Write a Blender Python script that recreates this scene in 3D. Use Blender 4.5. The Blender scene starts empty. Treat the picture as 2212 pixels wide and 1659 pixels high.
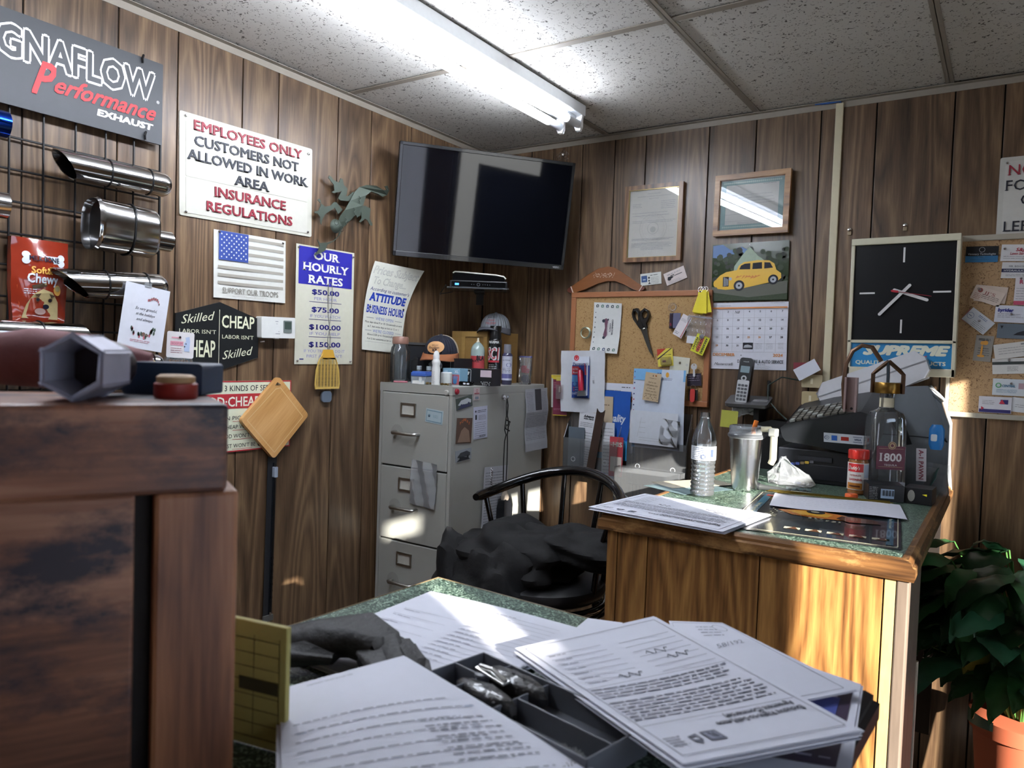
import bpy, math, random
from mathutils import Vector, Matrix
from mathutils.geometry import tessellate_polygon
R = math.radians
PI = math.pi
rnd = random.Random(7)
sc = bpy.context.scene
COL = sc.collection

# ------------------------------------------------------------------ camera, sky, sun, exposure
CAM = Vector((2.0298, -2.7997, 1.4845))
CR = Vector((0.83292, 0.552324, 0.034383)); CU = Vector((-0.049817, 0.012956, 0.998674)); CF = Vector((-0.551146, 0.833529, -0.038306))
FPX = 1618.06
cd = bpy.data.cameras.new('camera'); co = bpy.data.objects.new('camera', cd); COL.objects.link(co)
co.matrix_world = Matrix(((CR.x, CU.x, -CF.x, CAM.x), (CR.y, CU.y, -CF.y, CAM.y), (CR.z, CU.z, -CF.z, CAM.z), (0, 0, 0, 1)))
cd.sensor_width = 36; cd.lens = FPX / 2212 * 36; cd.clip_start = .02
cd.dof.use_dof = True; cd.dof.focus_distance = 2.3; cd.dof.aperture_fstop = 8.0
sc.camera = co
w = bpy.data.worlds.new('sky'); sc.world = w; w.use_nodes = True
bg = w.node_tree.nodes['Background']; bg.inputs[0].default_value = (.62, .78, 1, 1); bg.inputs[1].default_value = 3.2
sd = bpy.data.lights.new('sun', 'SUN'); sd.energy = 17; sd.angle = R(.6); sd.color = (1, .94, .85)
so = bpy.data.objects.new('sun', sd); COL.objects.link(so)
so.rotation_euler = Vector((.85, -.53, .30)).to_track_quat('Z', 'Y').to_euler()
sc.view_settings.view_transform = 'Standard'; sc.view_settings.look = 'None'; sc.view_settings.gamma = 1
sc.view_settings.use_curve_mapping = False
sc.view_settings.exposure = 0.92

# survey of the room: where a measured sight line meets a wall or a level surface
def ray(px, py): return CF + CR * ((px - 1106) / FPX) - CU * ((py - 829.5) / FPX)
def LW(px, py, off=0):
    d = ray(px, py); p = CAM + d * ((off - CAM.x) / d.x); return (p.y, p.z)
def BW(px, py, y=0):
    d = ray(px, py); p = CAM + d * ((y - CAM.y) / d.y); return (p.x, p.z)
def HZ(px, py, z):
    d = ray(px, py); p = CAM + d * ((z - CAM.z) / d.z); return (p.x, p.y)

# ------------------------------------------------------------------ materials
def lin(h):
    h = h.lstrip('#'); o = []
    for i in (0, 2, 4):
        v = int(h[i:i + 2], 16) / 255; o.append(v / 12.92 if v <= .04045 else ((v + .055) / 1.055) ** 2.4)
    return (*o, 1)
MC = {}
def mt(h, rough=.5, metal=0., bump=0., scale=60., var=.06, trans=0., emit=0., ior=1.45, alpha=1., coat=0., stretch=None, sheen=0., transl=0.):
    key = (h, rough, metal, bump, scale, var, trans, emit, ior, alpha, coat, stretch, sheen, transl)
    if key in MC: return MC[key]
    m = bpy.data.materials.new('m_' + h.strip('#')); m.use_nodes = True; nt = m.node_tree; N = nt.nodes; K = nt.links
    b = N['Principled BSDF']; b.inputs['Roughness'].default_value = rough; b.inputs['Metallic'].default_value = metal
    b.inputs['IOR'].default_value = ior; b.inputs['Transmission Weight'].default_value = trans; b.inputs['Alpha'].default_value = alpha
    b.inputs['Coat Weight'].default_value = coat; b.inputs['Sheen Weight'].default_value = sheen
    tc = N.new('ShaderNodeTexCoord'); mp = N.new('ShaderNodeMapping'); nz = N.new('ShaderNodeTexNoise')
    mp.inputs['Scale'].default_value = stretch or (1, 1, 1)
    nz.inputs['Scale'].default_value = scale; nz.inputs['Detail'].default_value = 4
    K.new(tc.outputs['Object'], mp.inputs[0]); K.new(mp.outputs[0], nz.inputs[0])
    c = lin(h); mx = N.new('ShaderNodeMix'); mx.data_type = 'RGBA'
    mx.inputs[6].default_value = tuple(min(1, v * (1 - var)) for v in c[:3]) + (1,); mx.inputs[7].default_value = tuple(min(1, v * (1 + var)) for v in c[:3]) + (1,)
    K.new(nz.outputs[0], mx.inputs[0]); K.new(mx.outputs[2], b.inputs['Base Color'])
    if bump:
        bp = N.new('ShaderNodeBump'); bp.inputs['Strength'].default_value = bump; bp.inputs['Distance'].default_value = .002
        K.new(nz.outputs[0], bp.inputs['Height']); K.new(bp.outputs[0], b.inputs['Normal'])
    if emit:
        b.inputs['Emission Color'].default_value = c; b.inputs['Emission Strength'].default_value = emit
    if transl:
        tr = N.new('ShaderNodeBsdfTranslucent'); ms = N.new('ShaderNodeMixShader'); ms.inputs[0].default_value = transl
        K.new(mx.outputs[2], tr.inputs[0]); K.new(b.outputs[0], ms.inputs[1]); K.new(tr.outputs[0], ms.inputs[2]); K.new(ms.outputs[0], N['Material Output'].inputs[0])
    MC[key] = m; return m
def glassy(name, tint=(1, 1, 1, 1), rough=0.02, mixw=.85, ior=1.45):
    # thin clear sheet: mostly see-through with a fresnel gloss
    if name in MC: return MC[name]
    m = bpy.data.materials.new(name); m.use_nodes = True; nt = m.node_tree; N = nt.nodes; K = nt.links
    N.remove(N['Principled BSDF'])
    t = N.new('ShaderNodeBsdfTransparent'); t.inputs[0].default_value = tint
    g = N.new('ShaderNodeBsdfGlossy'); g.inputs['Roughness'].default_value = rough
    d = N.new('ShaderNodeBsdfDiffuse'); d.inputs[0].default_value = (.8, .85, .9, 1)
    f = N.new('ShaderNodeFresnel'); f.inputs[0].default_value = ior
    a = N.new('ShaderNodeMixShader'); b2 = N.new('ShaderNodeMixShader'); a.inputs[0].default_value = 1 - mixw
    K.new(t.outputs[0], a.inputs[1]); K.new(d.outputs[0], a.inputs[2])
    K.new(f.outputs[0], b2.inputs[0]); K.new(a.outputs[0], b2.inputs[1]); K.new(g.outputs[0], b2.inputs[2]); K.new(b2.outputs[0], N['Material Output'].inputs[0])
    MC[name] = m; return m
def woodmat(name, dark, mid, light, rough=.42, zs=.09, xs=1.0, rings=9, wear=0., wearcol='#c8a878', coat=.12, axis='z', fine=.52):
    m = bpy.data.materials.new(name); m.use_nodes = True; nt = m.node_tree; N = nt.nodes; K = nt.links; b = N['Principled BSDF']
    b.inputs['Roughness'].default_value = rough; b.inputs['Coat Weight'].default_value = coat; b.inputs['Coat Roughness'].default_value = .25
    tc = N.new('ShaderNodeTexCoord'); oi = N.new('ShaderNodeObjectInfo'); ad = N.new('ShaderNodeVectorMath'); ad.operation = 'ADD'
    cb = N.new('ShaderNodeCombineXYZ'); ml = N.new('ShaderNodeMath'); ml.operation = 'MULTIPLY'; ml.inputs[1].default_value = 37
    K.new(oi.outputs['Random'], ml.inputs[0])
    for i in range(3): K.new(ml.outputs[0], cb.inputs[i])
    K.new(tc.outputs['Object'], ad.inputs[0]); K.new(cb.outputs[0], ad.inputs[1])
    mp = N.new('ShaderNodeMapping'); K.new(ad.outputs[0], mp.inputs[0])
    sv = {'z': (xs, xs, zs), 'x': (zs, xs, xs), 'y': (xs, zs, xs)}[axis]
    mp.inputs['Scale'].default_value = sv
    n1 = N.new('ShaderNodeTexNoise'); n1.inputs['Scale'].default_value = 7; n1.inputs['Detail'].default_value = 1.5; n1.inputs['Roughness'].default_value = .4; n1.inputs['Distortion'].default_value = .3
    K.new(mp.outputs[0], n1.inputs[0])
    mr = N.new('ShaderNodeMath'); mr.operation = 'MULTIPLY'; mr.inputs[1].default_value = rings; K.new(n1.outputs[0], mr.inputs[0])
    fr = N.new('ShaderNodeMath'); fr.operation = 'PINGPONG'; fr.inputs[1].default_value = .5; K.new(mr.outputs[0], fr.inputs[0]); f2 = N.new('ShaderNodeMath'); f2.operation = 'MULTIPLY'; f2.inputs[1].default_value = 2; K.new(fr.outputs[0], f2.inputs[0]); fr = f2
    n2 = N.new('ShaderNodeTexNoise'); n2.inputs['Scale'].default_value = 190; n2.inputs['Detail'].default_value = 3
    mp2 = N.new('ShaderNodeMapping'); mp2.inputs['Scale'].default_value = tuple(1 if v == xs else .06 for v in sv); K.new(ad.outputs[0], mp2.inputs[0]); K.new(mp2.outputs[0], n2.inputs[0])
    n3 = N.new('ShaderNodeTexNoise'); n3.inputs['Scale'].default_value = 18; K.new(mp.outputs[0], n3.inputs[0])
    m1 = N.new('ShaderNodeMix'); m1.inputs[0].default_value = fine; K.new(fr.outputs[0], m1.inputs[2]); K.new(n2.outputs[0], m1.inputs[3])
    m2 = N.new('ShaderNodeMix'); m2.inputs[0].default_value = .35; K.new(m1.outputs[0], m2.inputs[2]); K.new(n3.outputs[0], m2.inputs[3])
    cr = N.new('ShaderNodeValToRGB'); e = cr.color_ramp.elements; e[0].position = .26; e[0].color = lin(dark); e[1].position = .74; e[1].color = lin(light)
    x = e.new(.48); x.color = lin(mid); K.new(m2.outputs[0], cr.inputs[0])
    vr = N.new('ShaderNodeMath'); vr.operation = 'MULTIPLY_ADD'; vr.inputs[1].default_value = .35; vr.inputs[2].default_value = .82; K.new(oi.outputs['Random'], vr.inputs[0])
    mu = N.new('ShaderNodeVectorMath'); mu.operation = 'SCALE'; K.new(cr.outputs[0], mu.inputs[0]); K.new(vr.outputs[0], mu.inputs['Scale'])
    out = mu.outputs[0]
    if wear:
        n4 = N.new('ShaderNodeTexNoise'); n4.inputs['Scale'].default_value = 11; n4.inputs['Detail'].default_value = 7; n4.inputs['Roughness'].default_value = .7
        mp4 = N.new('ShaderNodeMapping'); mp4.inputs['Scale'].default_value = tuple(.5 if v == zs else 1 for v in sv)
        K.new(tc.outputs['Object'], mp4.inputs[0]); K.new(mp4.outputs[0], n4.inputs[0])
        r4 = N.new('ShaderNodeMapRange'); r4.inputs[1].default_value = .60 - wear * .14; r4.inputs[2].default_value = .70 - wear * .1; K.new(n4.outputs[0], r4.inputs[0])
        mw = N.new('ShaderNodeMix'); mw.data_type = 'RGBA'; mw.inputs[7].default_value = lin(wearcol); K.new(r4.outputs[0], mw.inputs[0]); K.new(out, mw.inputs[6]); out = mw.outputs[2]
    K.new(out, b.inputs['Base Color'])
    bp = N.new('ShaderNodeBump'); bp.inputs['Strength'].default_value = .12; bp.inputs['Distance'].default_value = .002; K.new(m1.outputs[0], bp.inputs['Height']); K.new(bp.outputs[0], b.inputs['Normal'])
    return m
def specks(name, base, spot, scale=90, lo=.60, hi=.66, rough=.8, bump=.5, stretch=(1, 1, 1), detail=2, dist=1.5):
    m = bpy.data.materials.new(name); m.use_nodes = True; nt = m.node_tree; N = nt.nodes; K = nt.links; b = N['Principled BSDF']; b.inputs['Roughness'].default_value = rough
    tc = N.new('ShaderNodeTexCoord'); mp = N.new('ShaderNodeMapping'); mp.inputs['Scale'].default_value = stretch; K.new(tc.outputs['Object'], mp.inputs[0])
    n = N.new('ShaderNodeTexNoise'); n.inputs['Scale'].default_value = scale; n.inputs['Detail'].default_value = detail; n.inputs['Distortion'].default_value = dist; K.new(mp.outputs[0], n.inputs[0])
    r = N.new('ShaderNodeMapRange'); r.inputs[1].default_value = lo; r.inputs[2].default_value = hi; K.new(n.outputs[0], r.inputs[0])
    n5 = N.new('ShaderNodeTexNoise'); n5.inputs['Scale'].default_value = 3; n5.inputs['Detail'].default_value = 5; K.new(tc.outputs['Object'], n5.inputs[0])
    mv = N.new('ShaderNodeMix'); mv.data_type = 'RGBA'; c = lin(base); mv.inputs[6].default_value = tuple(v * .9 for v in c[:3]) + (1,); mv.inputs[7].default_value = tuple(min(1, v * 1.08) for v in c[:3]) + (1,); K.new(n5.outputs[0], mv.inputs[0])
    mx = N.new('ShaderNodeMix'); mx.data_type = 'RGBA'; mx.inputs[7].default_value = lin(spot); K.new(mv.outputs[2], mx.inputs[6]); K.new(r.outputs[0], mx.inputs[0]); K.new(mx.outputs[2], b.inputs['Base Color'])
    if bump:
        bp = N.new('ShaderNodeBump'); bp.inputs['Strength'].default_value = bump; bp.inputs['Distance'].default_value = .003; bp.invert = True; K.new(r.outputs[0], bp.inputs['Height']); K.new(bp.outputs[0], b.inputs['Normal'])
    return m
PANEL = woodmat('panelling', '#3c2c1e', '#5f4935', '#836a4e', rings=13, fine=.6)
PANEL2 = woodmat('desk panelling', '#4a2e16', '#7f5830', '#ab8048', rings=15, zs=.14, fine=.64)
EDGE = woodmat('worn desk edging', '#24150b', '#5d3e22', '#93683c', zs=.08, axis='x', wear=.55, wearcol='#b08755')
EDGEY = woodmat('worn desk edging y', '#24150b', '#5d3e22', '#93683c', zs=.08, axis='y', wear=.4, wearcol='#b08755')
CHERRY = woodmat('dark worn wood', '#4a2c20', '#87573f', '#b58468', zs=.25, rings=5, axis='x', rough=.5, wear=1.0, wearcol='#2a222c')
CHERRYZ = woodmat('reddish worn wood', '#5c3320', '#94603f', '#bd8a64', zs=.15, rings=5, rough=.5)
OAK = woodmat('oak frame', '#5d3f20', '#94693c', '#b98d59', zs=.1, axis='x'); OAKZ = woodmat('oak frame z', '#5d3f20', '#94693c', '#b98d59', zs=.1)
WALN = woodmat('walnut frame', '#3a2616', '#6a4a2f', '#8a6644', zs=.1)
BEECH = woodmat('beech board', '#9a6c38', '#bd8c52', '#d0a169', zs=.25, rings=3)
TILE = specks('fissured tile', '#c9c6c0', '#55504a', scale=85, lo=.615, hi=.65, stretch=(1, 1.0, 1))
CORK = specks('cork', '#a8875a', '#7d5a33', scale=160, lo=.56, hi=.66, bump=.3)
CORK2 = specks('old cork', '#a98a66', '#6f5238', scale=150, lo=.56, hi=.68, bump=.3)
LAMI = specks('green laminate', '#1c342b', '#9db5a2', scale=120, lo=.50, hi=.62, rough=.28, bump=0, detail=6, dist=2.5)
TBAR = mt('#8f877c', .55); STEEL = mt('#c8c8c8', .13, 1, var=.03); CHROME = mt('#d8d8dc', .08, 1, var=.02); BRUSH = mt('#b9b9b6', .28, 1, bump=.1, scale=40, stretch=(1, 1, 30))
BLK = mt('#0e0e10', .4); BLKG = mt('#0a0b0d', .12); BLKM = mt('#121212', .6); WHT = mt('#e2e2de', .55); PAPER = mt('#c9cbd6', .7, var=.03); CREAM = mt('#d9d5c0', .55)
CAB = mt('#9fa09a', .38, .1, var=.05, scale=9, bump=.03); INK = mt('#20222a', .7); GREY = mt('#8f9096', .7); RED = mt('#a3202c', .5); NAVY = mt('#232a66', .5); PINTXT = mt('#777a80', .7)
BLUE = mt('#2b2fa0', .45); DG = mt('#3b3d40', .5); YEL = mt('#d9c824', .45); TERRA = mt('#a9583a', .75, var=.15, scale=8)

# ------------------------------------------------------------------ mesh building
TXC = {}
def textmesh(s, b=0., sh=0.):
    k = (s, b, sh)
    if k not in TXC:
        cu = bpy.data.curves.new('t', 'FONT'); cu.body = s; cu.size = 1; cu.offset = b; cu.shear = sh; cu.resolution_u = 2
        o = bpy.data.objects.new('t', cu); me = bpy.data.meshes.new_from_object(o)
        TXC[k] = ([(v.co.x, v.co.y) for v in me.vertices], [tuple(p.vertices) for p in me.polygons])
        bpy.data.meshes.remove(me); bpy.data.objects.remove(o); bpy.data.curves.remove(cu)
    return TXC[k]
class G:
    def __init__(s): s.v = []; s.f = []; s.m = []; s.k = 0
    def add(s, vs, fs):
        n = len(s.v); s.v += [tuple(p) for p in vs]; s.f += [tuple(i + n for i in f) for f in fs]; s.m += [s.k] * len(fs); return s
    def mat(s, k): s.k = k; return s
    def box(s, x0, x1, y0, y1, z0, z1):
        return s.add([(x, y, z) for z in (z0, z1) for y in (y0, y1) for x in (x0, x1)], [(0, 2, 3, 1), (4, 5, 7, 6), (0, 1, 5, 4), (2, 6, 7, 3), (0, 4, 6, 2), (1, 3, 7, 5)])
    def cb(s, c, d): return s.box(c[0] - d[0] / 2, c[0] + d[0] / 2, c[1] - d[1] / 2, c[1] + d[1] / 2, c[2] - d[2] / 2, c[2] + d[2] / 2)
    def prism(s, pts, y0, y1, hole=None):
        # outline in X/Z, thick along Y
        n = len(pts); A = [(x, y0, z) for x, z in pts]; B = [(x, y1, z) for x, z in pts]
        loops = [[Vector((x, z, 0)) for x, z in pts]]; allp = list(pts)
        if hole: loops.append([Vector((x, z, 0)) for x, z in hole]); allp += list(hole)
        A = [(x, y0, z) for x, z in allp]; B = [(x, y1, z) for x, z in allp]; N = len(allp)
        tr = tessellate_polygon(loops)
        fs = [tuple(t) for t in tr] + [tuple(N + i for i in reversed(t)) for t in tr]
        fs += [(i, (i + 1) % n, N + (i + 1) % n, N + i) for i in range(n)]
        if hole:
            h = len(hole); fs += [(n + i, n + (i + 1) % h, N + n + (i + 1) % h, N + n + i) for i in range(h)]
        return s.add(A + B, fs)
    def rbox(s, cx, cz, w, h, y0, y1, r=.004, n=4): return s.prism(rrect(cx, cz, w, h, r, n), y0, y1)
    def lathe(s, prof, n=24, o=(0, 0, 0), sx=1, sy=1, cap=True):
        vs = []; fs = []
        for r, z in prof:
            for i in range(n): a = 2 * PI * i / n; vs.append((o[0] + r * math.cos(a) * sx, o[1] + r * math.sin(a) * sy, o[2] + z))
        for j in range(len(prof) - 1):
            for i in range(n): k = (i + 1) % n; fs.append((j * n + i, j * n + k, (j + 1) * n + k, (j + 1) * n + i))
        if cap:
            if prof[0][0] > 1e-5: fs.append(tuple(reversed(range(n))))
            if prof[-1][0] > 1e-5: fs.append(tuple((len(prof) - 1) * n + i for i in range(n)))
        return s.add(vs, fs)
    def tube(s, pts, r, n=8, closed=False, cap=True):
        P = [Vector(p) for p in pts]; L = len(P); vs = []; fs = []; up = None
        for i, p in enumerate(P):
            a = P[(i - 1) % L] if closed or i else P[0]; b = P[(i + 1) % L] if closed or i < L - 1 else P[-1]
            t = (b - a).normalized()
            if up is None: up = Vector((0, 0, 1)) if abs(t.z) < .9 else Vector((1, 0, 0))
            u = (up - t * up.dot(t)).normalized(); up = u; v = t.cross(u); rr = r[i] if isinstance(r, (list, tuple)) else r
            for j in range(n): q = 2 * PI * j / n; vs.append(p + (u * math.cos(q) + v * math.sin(q)) * rr)
        for i in range(L if closed else L - 1):
            k = (i + 1) % L
            for j in range(n): l = (j + 1) % n; fs.append((i * n + j, i * n + l, k * n + l, k * n + j))
        if cap and not closed: fs += [tuple(reversed(range(n))), tuple((L - 1) * n + j for j in range(n))]
        return s.add(vs, fs)
    def surf(s, fn, nu, nv):
        vs = [fn(i / nu, j / nv) for j in range(nv + 1) for i in range(nu + 1)]
        return s.add(vs, [(j * (nu + 1) + i, j * (nu + 1) + i + 1, (j + 1) * (nu + 1) + i + 1, (j + 1) * (nu + 1) + i) for j in range(nv) for i in range(nu)])
    def slab(s, w, h, t=.0006, nx=8, nz=8, cx=0, cz=0):
        # a thin closed sheet, front at y=0, back at y=t, subdivided so it can bend
        n0 = len(s.v); s.surf(lambda u, v: (cx + (u - .5) * w, 0, cz + (v - .5) * h), nx, nz); s.surf(lambda u, v: (cx + (.5 - u) * w, t, cz + (v - .5) * h), nx, nz)
        a = nx + 1; m = a * (nz + 1); I = lambda i, j: n0 + j * a + i; J = lambda i, j: n0 + m + j * a + (nx - i)
        fs = []
        for i in range(nx): fs += [(I(i, 0), J(i, 0), J(i + 1, 0), I(i + 1, 0)), (I(i, nz), I(i + 1, nz), J(i + 1, nz), J(i, nz))]
        for j in range(nz): fs += [(I(0, j), I(0, j + 1), J(0, j + 1), J(0, j)), (I(nx, j), J(nx, j), J(nx, j + 1), I(nx, j + 1))]
        s.f += fs; s.m += [s.k] * len(fs); return s
    def rect(s, cx, cz, w, h, y=-.0008, a=0):
        c, q = math.cos(a), math.sin(a)
        return s.add([(cx + x * c - z * q, y, cz + x * q + z * c) for x, z in ((-w / 2, -h / 2), (w / 2, -h / 2), (w / 2, h / 2), (-w / 2, h / 2))], [(0, 1, 2, 3)])
    def poly(s, pts, y=-.0008):
        tr = tessellate_polygon([[Vector((x, z, 0)) for x, z in pts]]); return s.add([(x, y, z) for x, z in pts], [tuple(t) for t in tr])
    def disc(s, cx, cz, r, y=-.001, n=16, rz=None): return s.poly([(cx + r * math.cos(2 * PI * i / n), cz + (rz or r) * math.sin(2 * PI * i / n)) for i in range(n)], y)
    def ring(s, cx, cz, r, r2, y=-.001, n=20):
        vs = []; [vs.extend([(cx + r * math.cos(a), y, cz + r * math.sin(a)), (cx + r2 * math.cos(a), y, cz + r2 * math.sin(a))]) for a in [2 * PI * i / n for i in range(n)]]
        return s.add(vs, [(2 * i, 2 * ((i + 1) % n), 2 * ((i + 1) % n) + 1, 2 * i + 1) for i in range(n)])
    def txt(s, t, cx, cz, h, w=None, y=-.0008, b=.01, sh=0., al='C', a=0., serif=False, th=0.):
        # lettering of cap height h centred on (cx, cz); w squeezes it to a width
        vs, fs = textmesh(t, 0, sh)
        if not vs: return s
        x0 = min(v[0] for v in vs); x1 = max(v[0] for v in vs); caps = .70
        bold = b * .75 if b >= .014 else 0
        if bold:
            OF = [(p, q) for p in (-1, 1) for q in (-1, 1)] + ([(1.3, 0), (-1.3, 0), (0, 1.3), (0, -1.3)] if b > .04 else [])
            n_ = len(vs); v2 = []; f2 = []
            for i, (p, q) in enumerate(OF): v2 += [(x + p * bold, z + q * bold) for x, z in vs]; f2 += [tuple(j + i * n_ for j in f) for f in fs]
            vs, fs = v2, f2
        k = h / caps; kx = (w / (x1 - x0)) if w else k; ox = {'C': (x0 + x1) / 2, 'L': x0, 'R': x1}[al]
        c, q = math.cos(a), math.sin(a)
        F = lambda X, Z: (cx + X * c - Z * q, cz + X * q + Z * c)
        P = [F((x - ox) * kx, z * k - h / 2) for x, z in vs]
        if th:
            n = len(P); yo = [y - (i // n_) * .00007 for i in range(n)] if bold else [y] * n
            s.add([(x, q_, z) for (x, z), q_ in zip(P, yo)], fs); s.add([(x, q_ + th, z) for (x, z), q_ in zip(P, yo)], [tuple(reversed(f)) for f in fs])
            cnt = {}
            for f in fs:
                for i in range(len(f)): e = (f[i], f[(i + 1) % len(f)]); cnt[e] = 1
            ed = [e for e in cnt if (e[1], e[0]) not in cnt]; base = len(s.v) - 2 * n
            s.f += [(base + a_, base + b_, base + n + b_, base + n + a_) for a_, b_ in ed]; s.m += [s.k] * len(ed)
        elif bold:
            for i in range(len(OF)): s.add([(x, y - i * .00007, z) for x, z in P[i * n_:(i + 1) * n_]], fs[:len(fs) // len(OF)])
        else: s.add([(x, y, z) for x, z in P], fs)
        if serif:
            ex = .055; hs = .045
            for lev, up in ((0, 1), (caps + .03, -1)):
                zs = [v[1] for v in vs]; tgt = min(zs, key=lambda z: abs(z - lev + (b if up < 0 else 0) * 0))
                E = []
                for f in fs:
                    for i in range(len(f)):
                        p, r_ = vs[f[i]], vs[f[(i + 1) % len(f)]]
                        if abs(p[1] - r_[1]) < .004 and abs(p[1] - lev) < .035 and abs(p[0] - r_[0]) > .03: E.append((min(p[0], r_[0]), max(p[0], r_[0]), p[1]))
                for a0, a1, zz in E:
                    if a1 - a0 > .3: a1 = a0 + .1
                    qd = [F((X - ox) * kx, (zz + dz) * k - h / 2) for X, dz in ((a0 - ex, 0), (a1 + ex, 0), (a1 + ex, up * hs), (a0 - ex, up * hs))]
                    if up < 0: qd.reverse()
                    s.add([(x, y - .0006, z) for x, z in qd], [(0, 1, 2, 3)])
        return s
    def lines(s, x0, x1, z, n, dz, h=.0016, y=-.0008, fill=.9, word=.014, ragged=.12, seed=None):
        r_ = random.Random(seed if seed is not None else int((x0 * 7919 + z * 104729) * 1000) & 65535)
        for i in range(n):
            x = x0; e = x1 - (x1 - x0) * ragged * r_.random()
            while x < e:
                l = word * (.35 + r_.random()); l = min(l, e - x)
                if l > h * .5: s.rect(x + l / 2, z - i * dz, l, h * (.75 + .4 * r_.random()), y)
                x += l + h * (.8 + .5 * r_.random()) / fill
        return s
    def warp(s, fn, i0=0): s.v[i0:] = [tuple(fn(*p)) for p in s.v[i0:]]; return s
    def xf(s, M, i0=0): s.v[i0:] = [tuple(M @ Vector(p)) for p in s.v[i0:]]; return s
    def ob(s, name, mats, parent=None, smooth=False, bevel=0, sub=0):
        me = bpy.data.meshes.new(name); me.from_pydata(s.v, [], s.f)
        mats = mats if isinstance(mats, (list, tuple)) else [mats]
        for m in mats: me.materials.append(m)
        me.polygons.foreach_set('material_index', s.m)
        if smooth: me.polygons.foreach_set('use_smooth', [True] * len(s.f))
        me.update(); o = bpy.data.objects.new(name, me); COL.objects.link(o)
        if parent: o.parent = parent
        if bevel:
            b = o.modifiers.new('b', 'BEVEL'); b.width = bevel; b.segments = 2; b.limit_method = 'ANGLE'; b.angle_limit = R(50)
        if smooth and not sub:
            e = o.modifiers.new('e', 'EDGE_SPLIT'); e.split_angle = R(38)
        if sub: e = o.modifiers.new('s', 'SUBSURF'); e.levels = sub; e.render_levels = sub
        return o
def rrect(cx, cz, w, h, r, n=4):
    p = []
    for i, (sx, sz) in enumerate(((1, 1), (-1, 1), (-1, -1), (1, -1))):
        for j in range(n + 1): a = PI / 2 * (i + j / n); p.append((cx + sx * (w / 2 - r) + r * math.cos(a), cz + sz * (h / 2 - r) + r * math.sin(a)))
    return p
def thing(name, label, cat, loc=(0, 0, 0), rot=(0, 0, 0), group=None, kind=None):
    o = bpy.data.objects.new(name, None); o.empty_display_size = .02; COL.objects.link(o); o.location = loc; o.rotation_euler = rot
    return tag(o, label, cat, group, kind)
def tag(o, label=None, cat=None, group=None, kind=None):
    if label: o['label'] = label
    if cat: o['category'] = cat
    if group: o['group'] = group
    if kind: o['kind'] = kind
    return o
def put(o, loc, rot=(0, 0, 0)): o.location = loc; o.rotation_euler = rot; return o
def lab(o, s): o['label'] = s; return o
def qd(f, tl, tr, bl, br, off=0):
    # centre, size and tilt of a flat rectangle measured on a wall
    P = [f(*p, off) for p in (tl, tr, bl, br)]
    c = [sum(p[i] for p in P) / 4 for i in (0, 1)]
    d = lambda a, b: math.hypot(a[0] - b[0], a[1] - b[1])
    w_ = (d(P[0], P[1]) + d(P[2], P[3])) / 2; h_ = (d(P[0], P[2]) + d(P[1], P[3])) / 2
    return c, w_, h_, -math.atan2(P[1][1] - P[0][1] + P[3][1] - P[2][1], P[1][0] - P[0][0] + P[3][0] - P[2][0])
def onL(c, off=0, tilt=0): return (off, c[0], c[1]), (0, tilt, PI / 2)
def onB(c, off=0, tilt=0): return (c[0], -off, c[1]), (0, tilt, 0)
FLAT = -PI / 2
ZC = 2.40; ZF = .10

# ------------------------------------------------------------------ room shell
def struct(o, label=None): o['kind'] = 'structure'; return o
XR, YF = 3.30, -4.2
wl = struct(G().box(-.02, -.006, YF, 0.02, ZF, ZC + .09).ob('wall_left', mt('#14100c', .8)))
wb = struct(G().box(-.02, XR, .006, .02, ZF, ZC + .09).ob('wall_back', mt('#14100c', .8)))
gl = [-.31, -.519, -.741, -.908, -1.168, -1.306, -1.524, -1.697, -1.93, -2.14, -2.28, -2.5, -2.74, -2.9, -3.1, -3.36, -3.6, -3.8, -4.0, YF]
gb = [.243, .353, .495, .645, .781, 1.039, 1.216, 1.44, 1.617, 1.845, 1.979, 2.2, 2.34, 2.58, 2.75, 3.0, XR]
a = -.002; gw = .0022
for g in [-.1] + gl:
    G().box(-.006, 0, g + gw, a - gw, ZF, ZC - .002).ob('plank', PANEL, wl, bevel=.0012); a = g
a = .002
for g in gb:
    G().box(a + gw, g - gw, 0, .006, ZF, ZC - .002).ob('plank', PANEL, wb, bevel=.0012); a = g
fl = struct(G().box(-.02, XR + .1, YF, .02, ZF - .03, ZF).ob('floor', mt('#6b5d50', .6, scale=20, var=.2)))
cl = struct(G().box(-.02, XR + .1, YF, .02, ZC + .05, ZC + .08).ob('ceiling', mt('#777068', .8)))
# suspended ceiling: 2 x 4 ft tiles in a grid of bars
gx = [0] + [.6096 * k for k in range(1, 6)] + [XR]; gy = [0, -.868, -2.087, -3.306, YF]
for i in range(len(gx) - 1):
    for j in range(len(gy) - 1):
        x0, x1, y1, y0 = gx[i] + .009, gx[i + 1] - .009, gy[j] - .009, gy[j + 1] + .009
        o = G().box(-(x1 - x0) / 2, (x1 - x0) / 2, -(y1 - y0) / 2, (y1 - y0) / 2, 0, .014).ob('ceiling_tile', TILE, cl); o.location = ((x0 + x1) / 2, (y0 + y1) / 2, ZC + .004 + .002 * ((i * 3 + j) % 2))
for x in gx[1:-1]: G().box(x - .012, x + .012, YF, 0, ZC, ZC + .003).box(x - .001, x + .001, YF, 0, ZC, ZC + .03).ob('ceiling_bar', TBAR, cl)
for y in gy[1:-1]: G().box(0, XR, y - .012, y + .012, ZC + .0005, ZC + .0035).ob('ceiling_bar', TBAR, cl)
struct(G().box(0, .022, YF, 0, ZC - .002, ZC).box(0, .0018, YF, 0, ZC - .022, ZC).ob('trim_1', TBAR))
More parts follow.
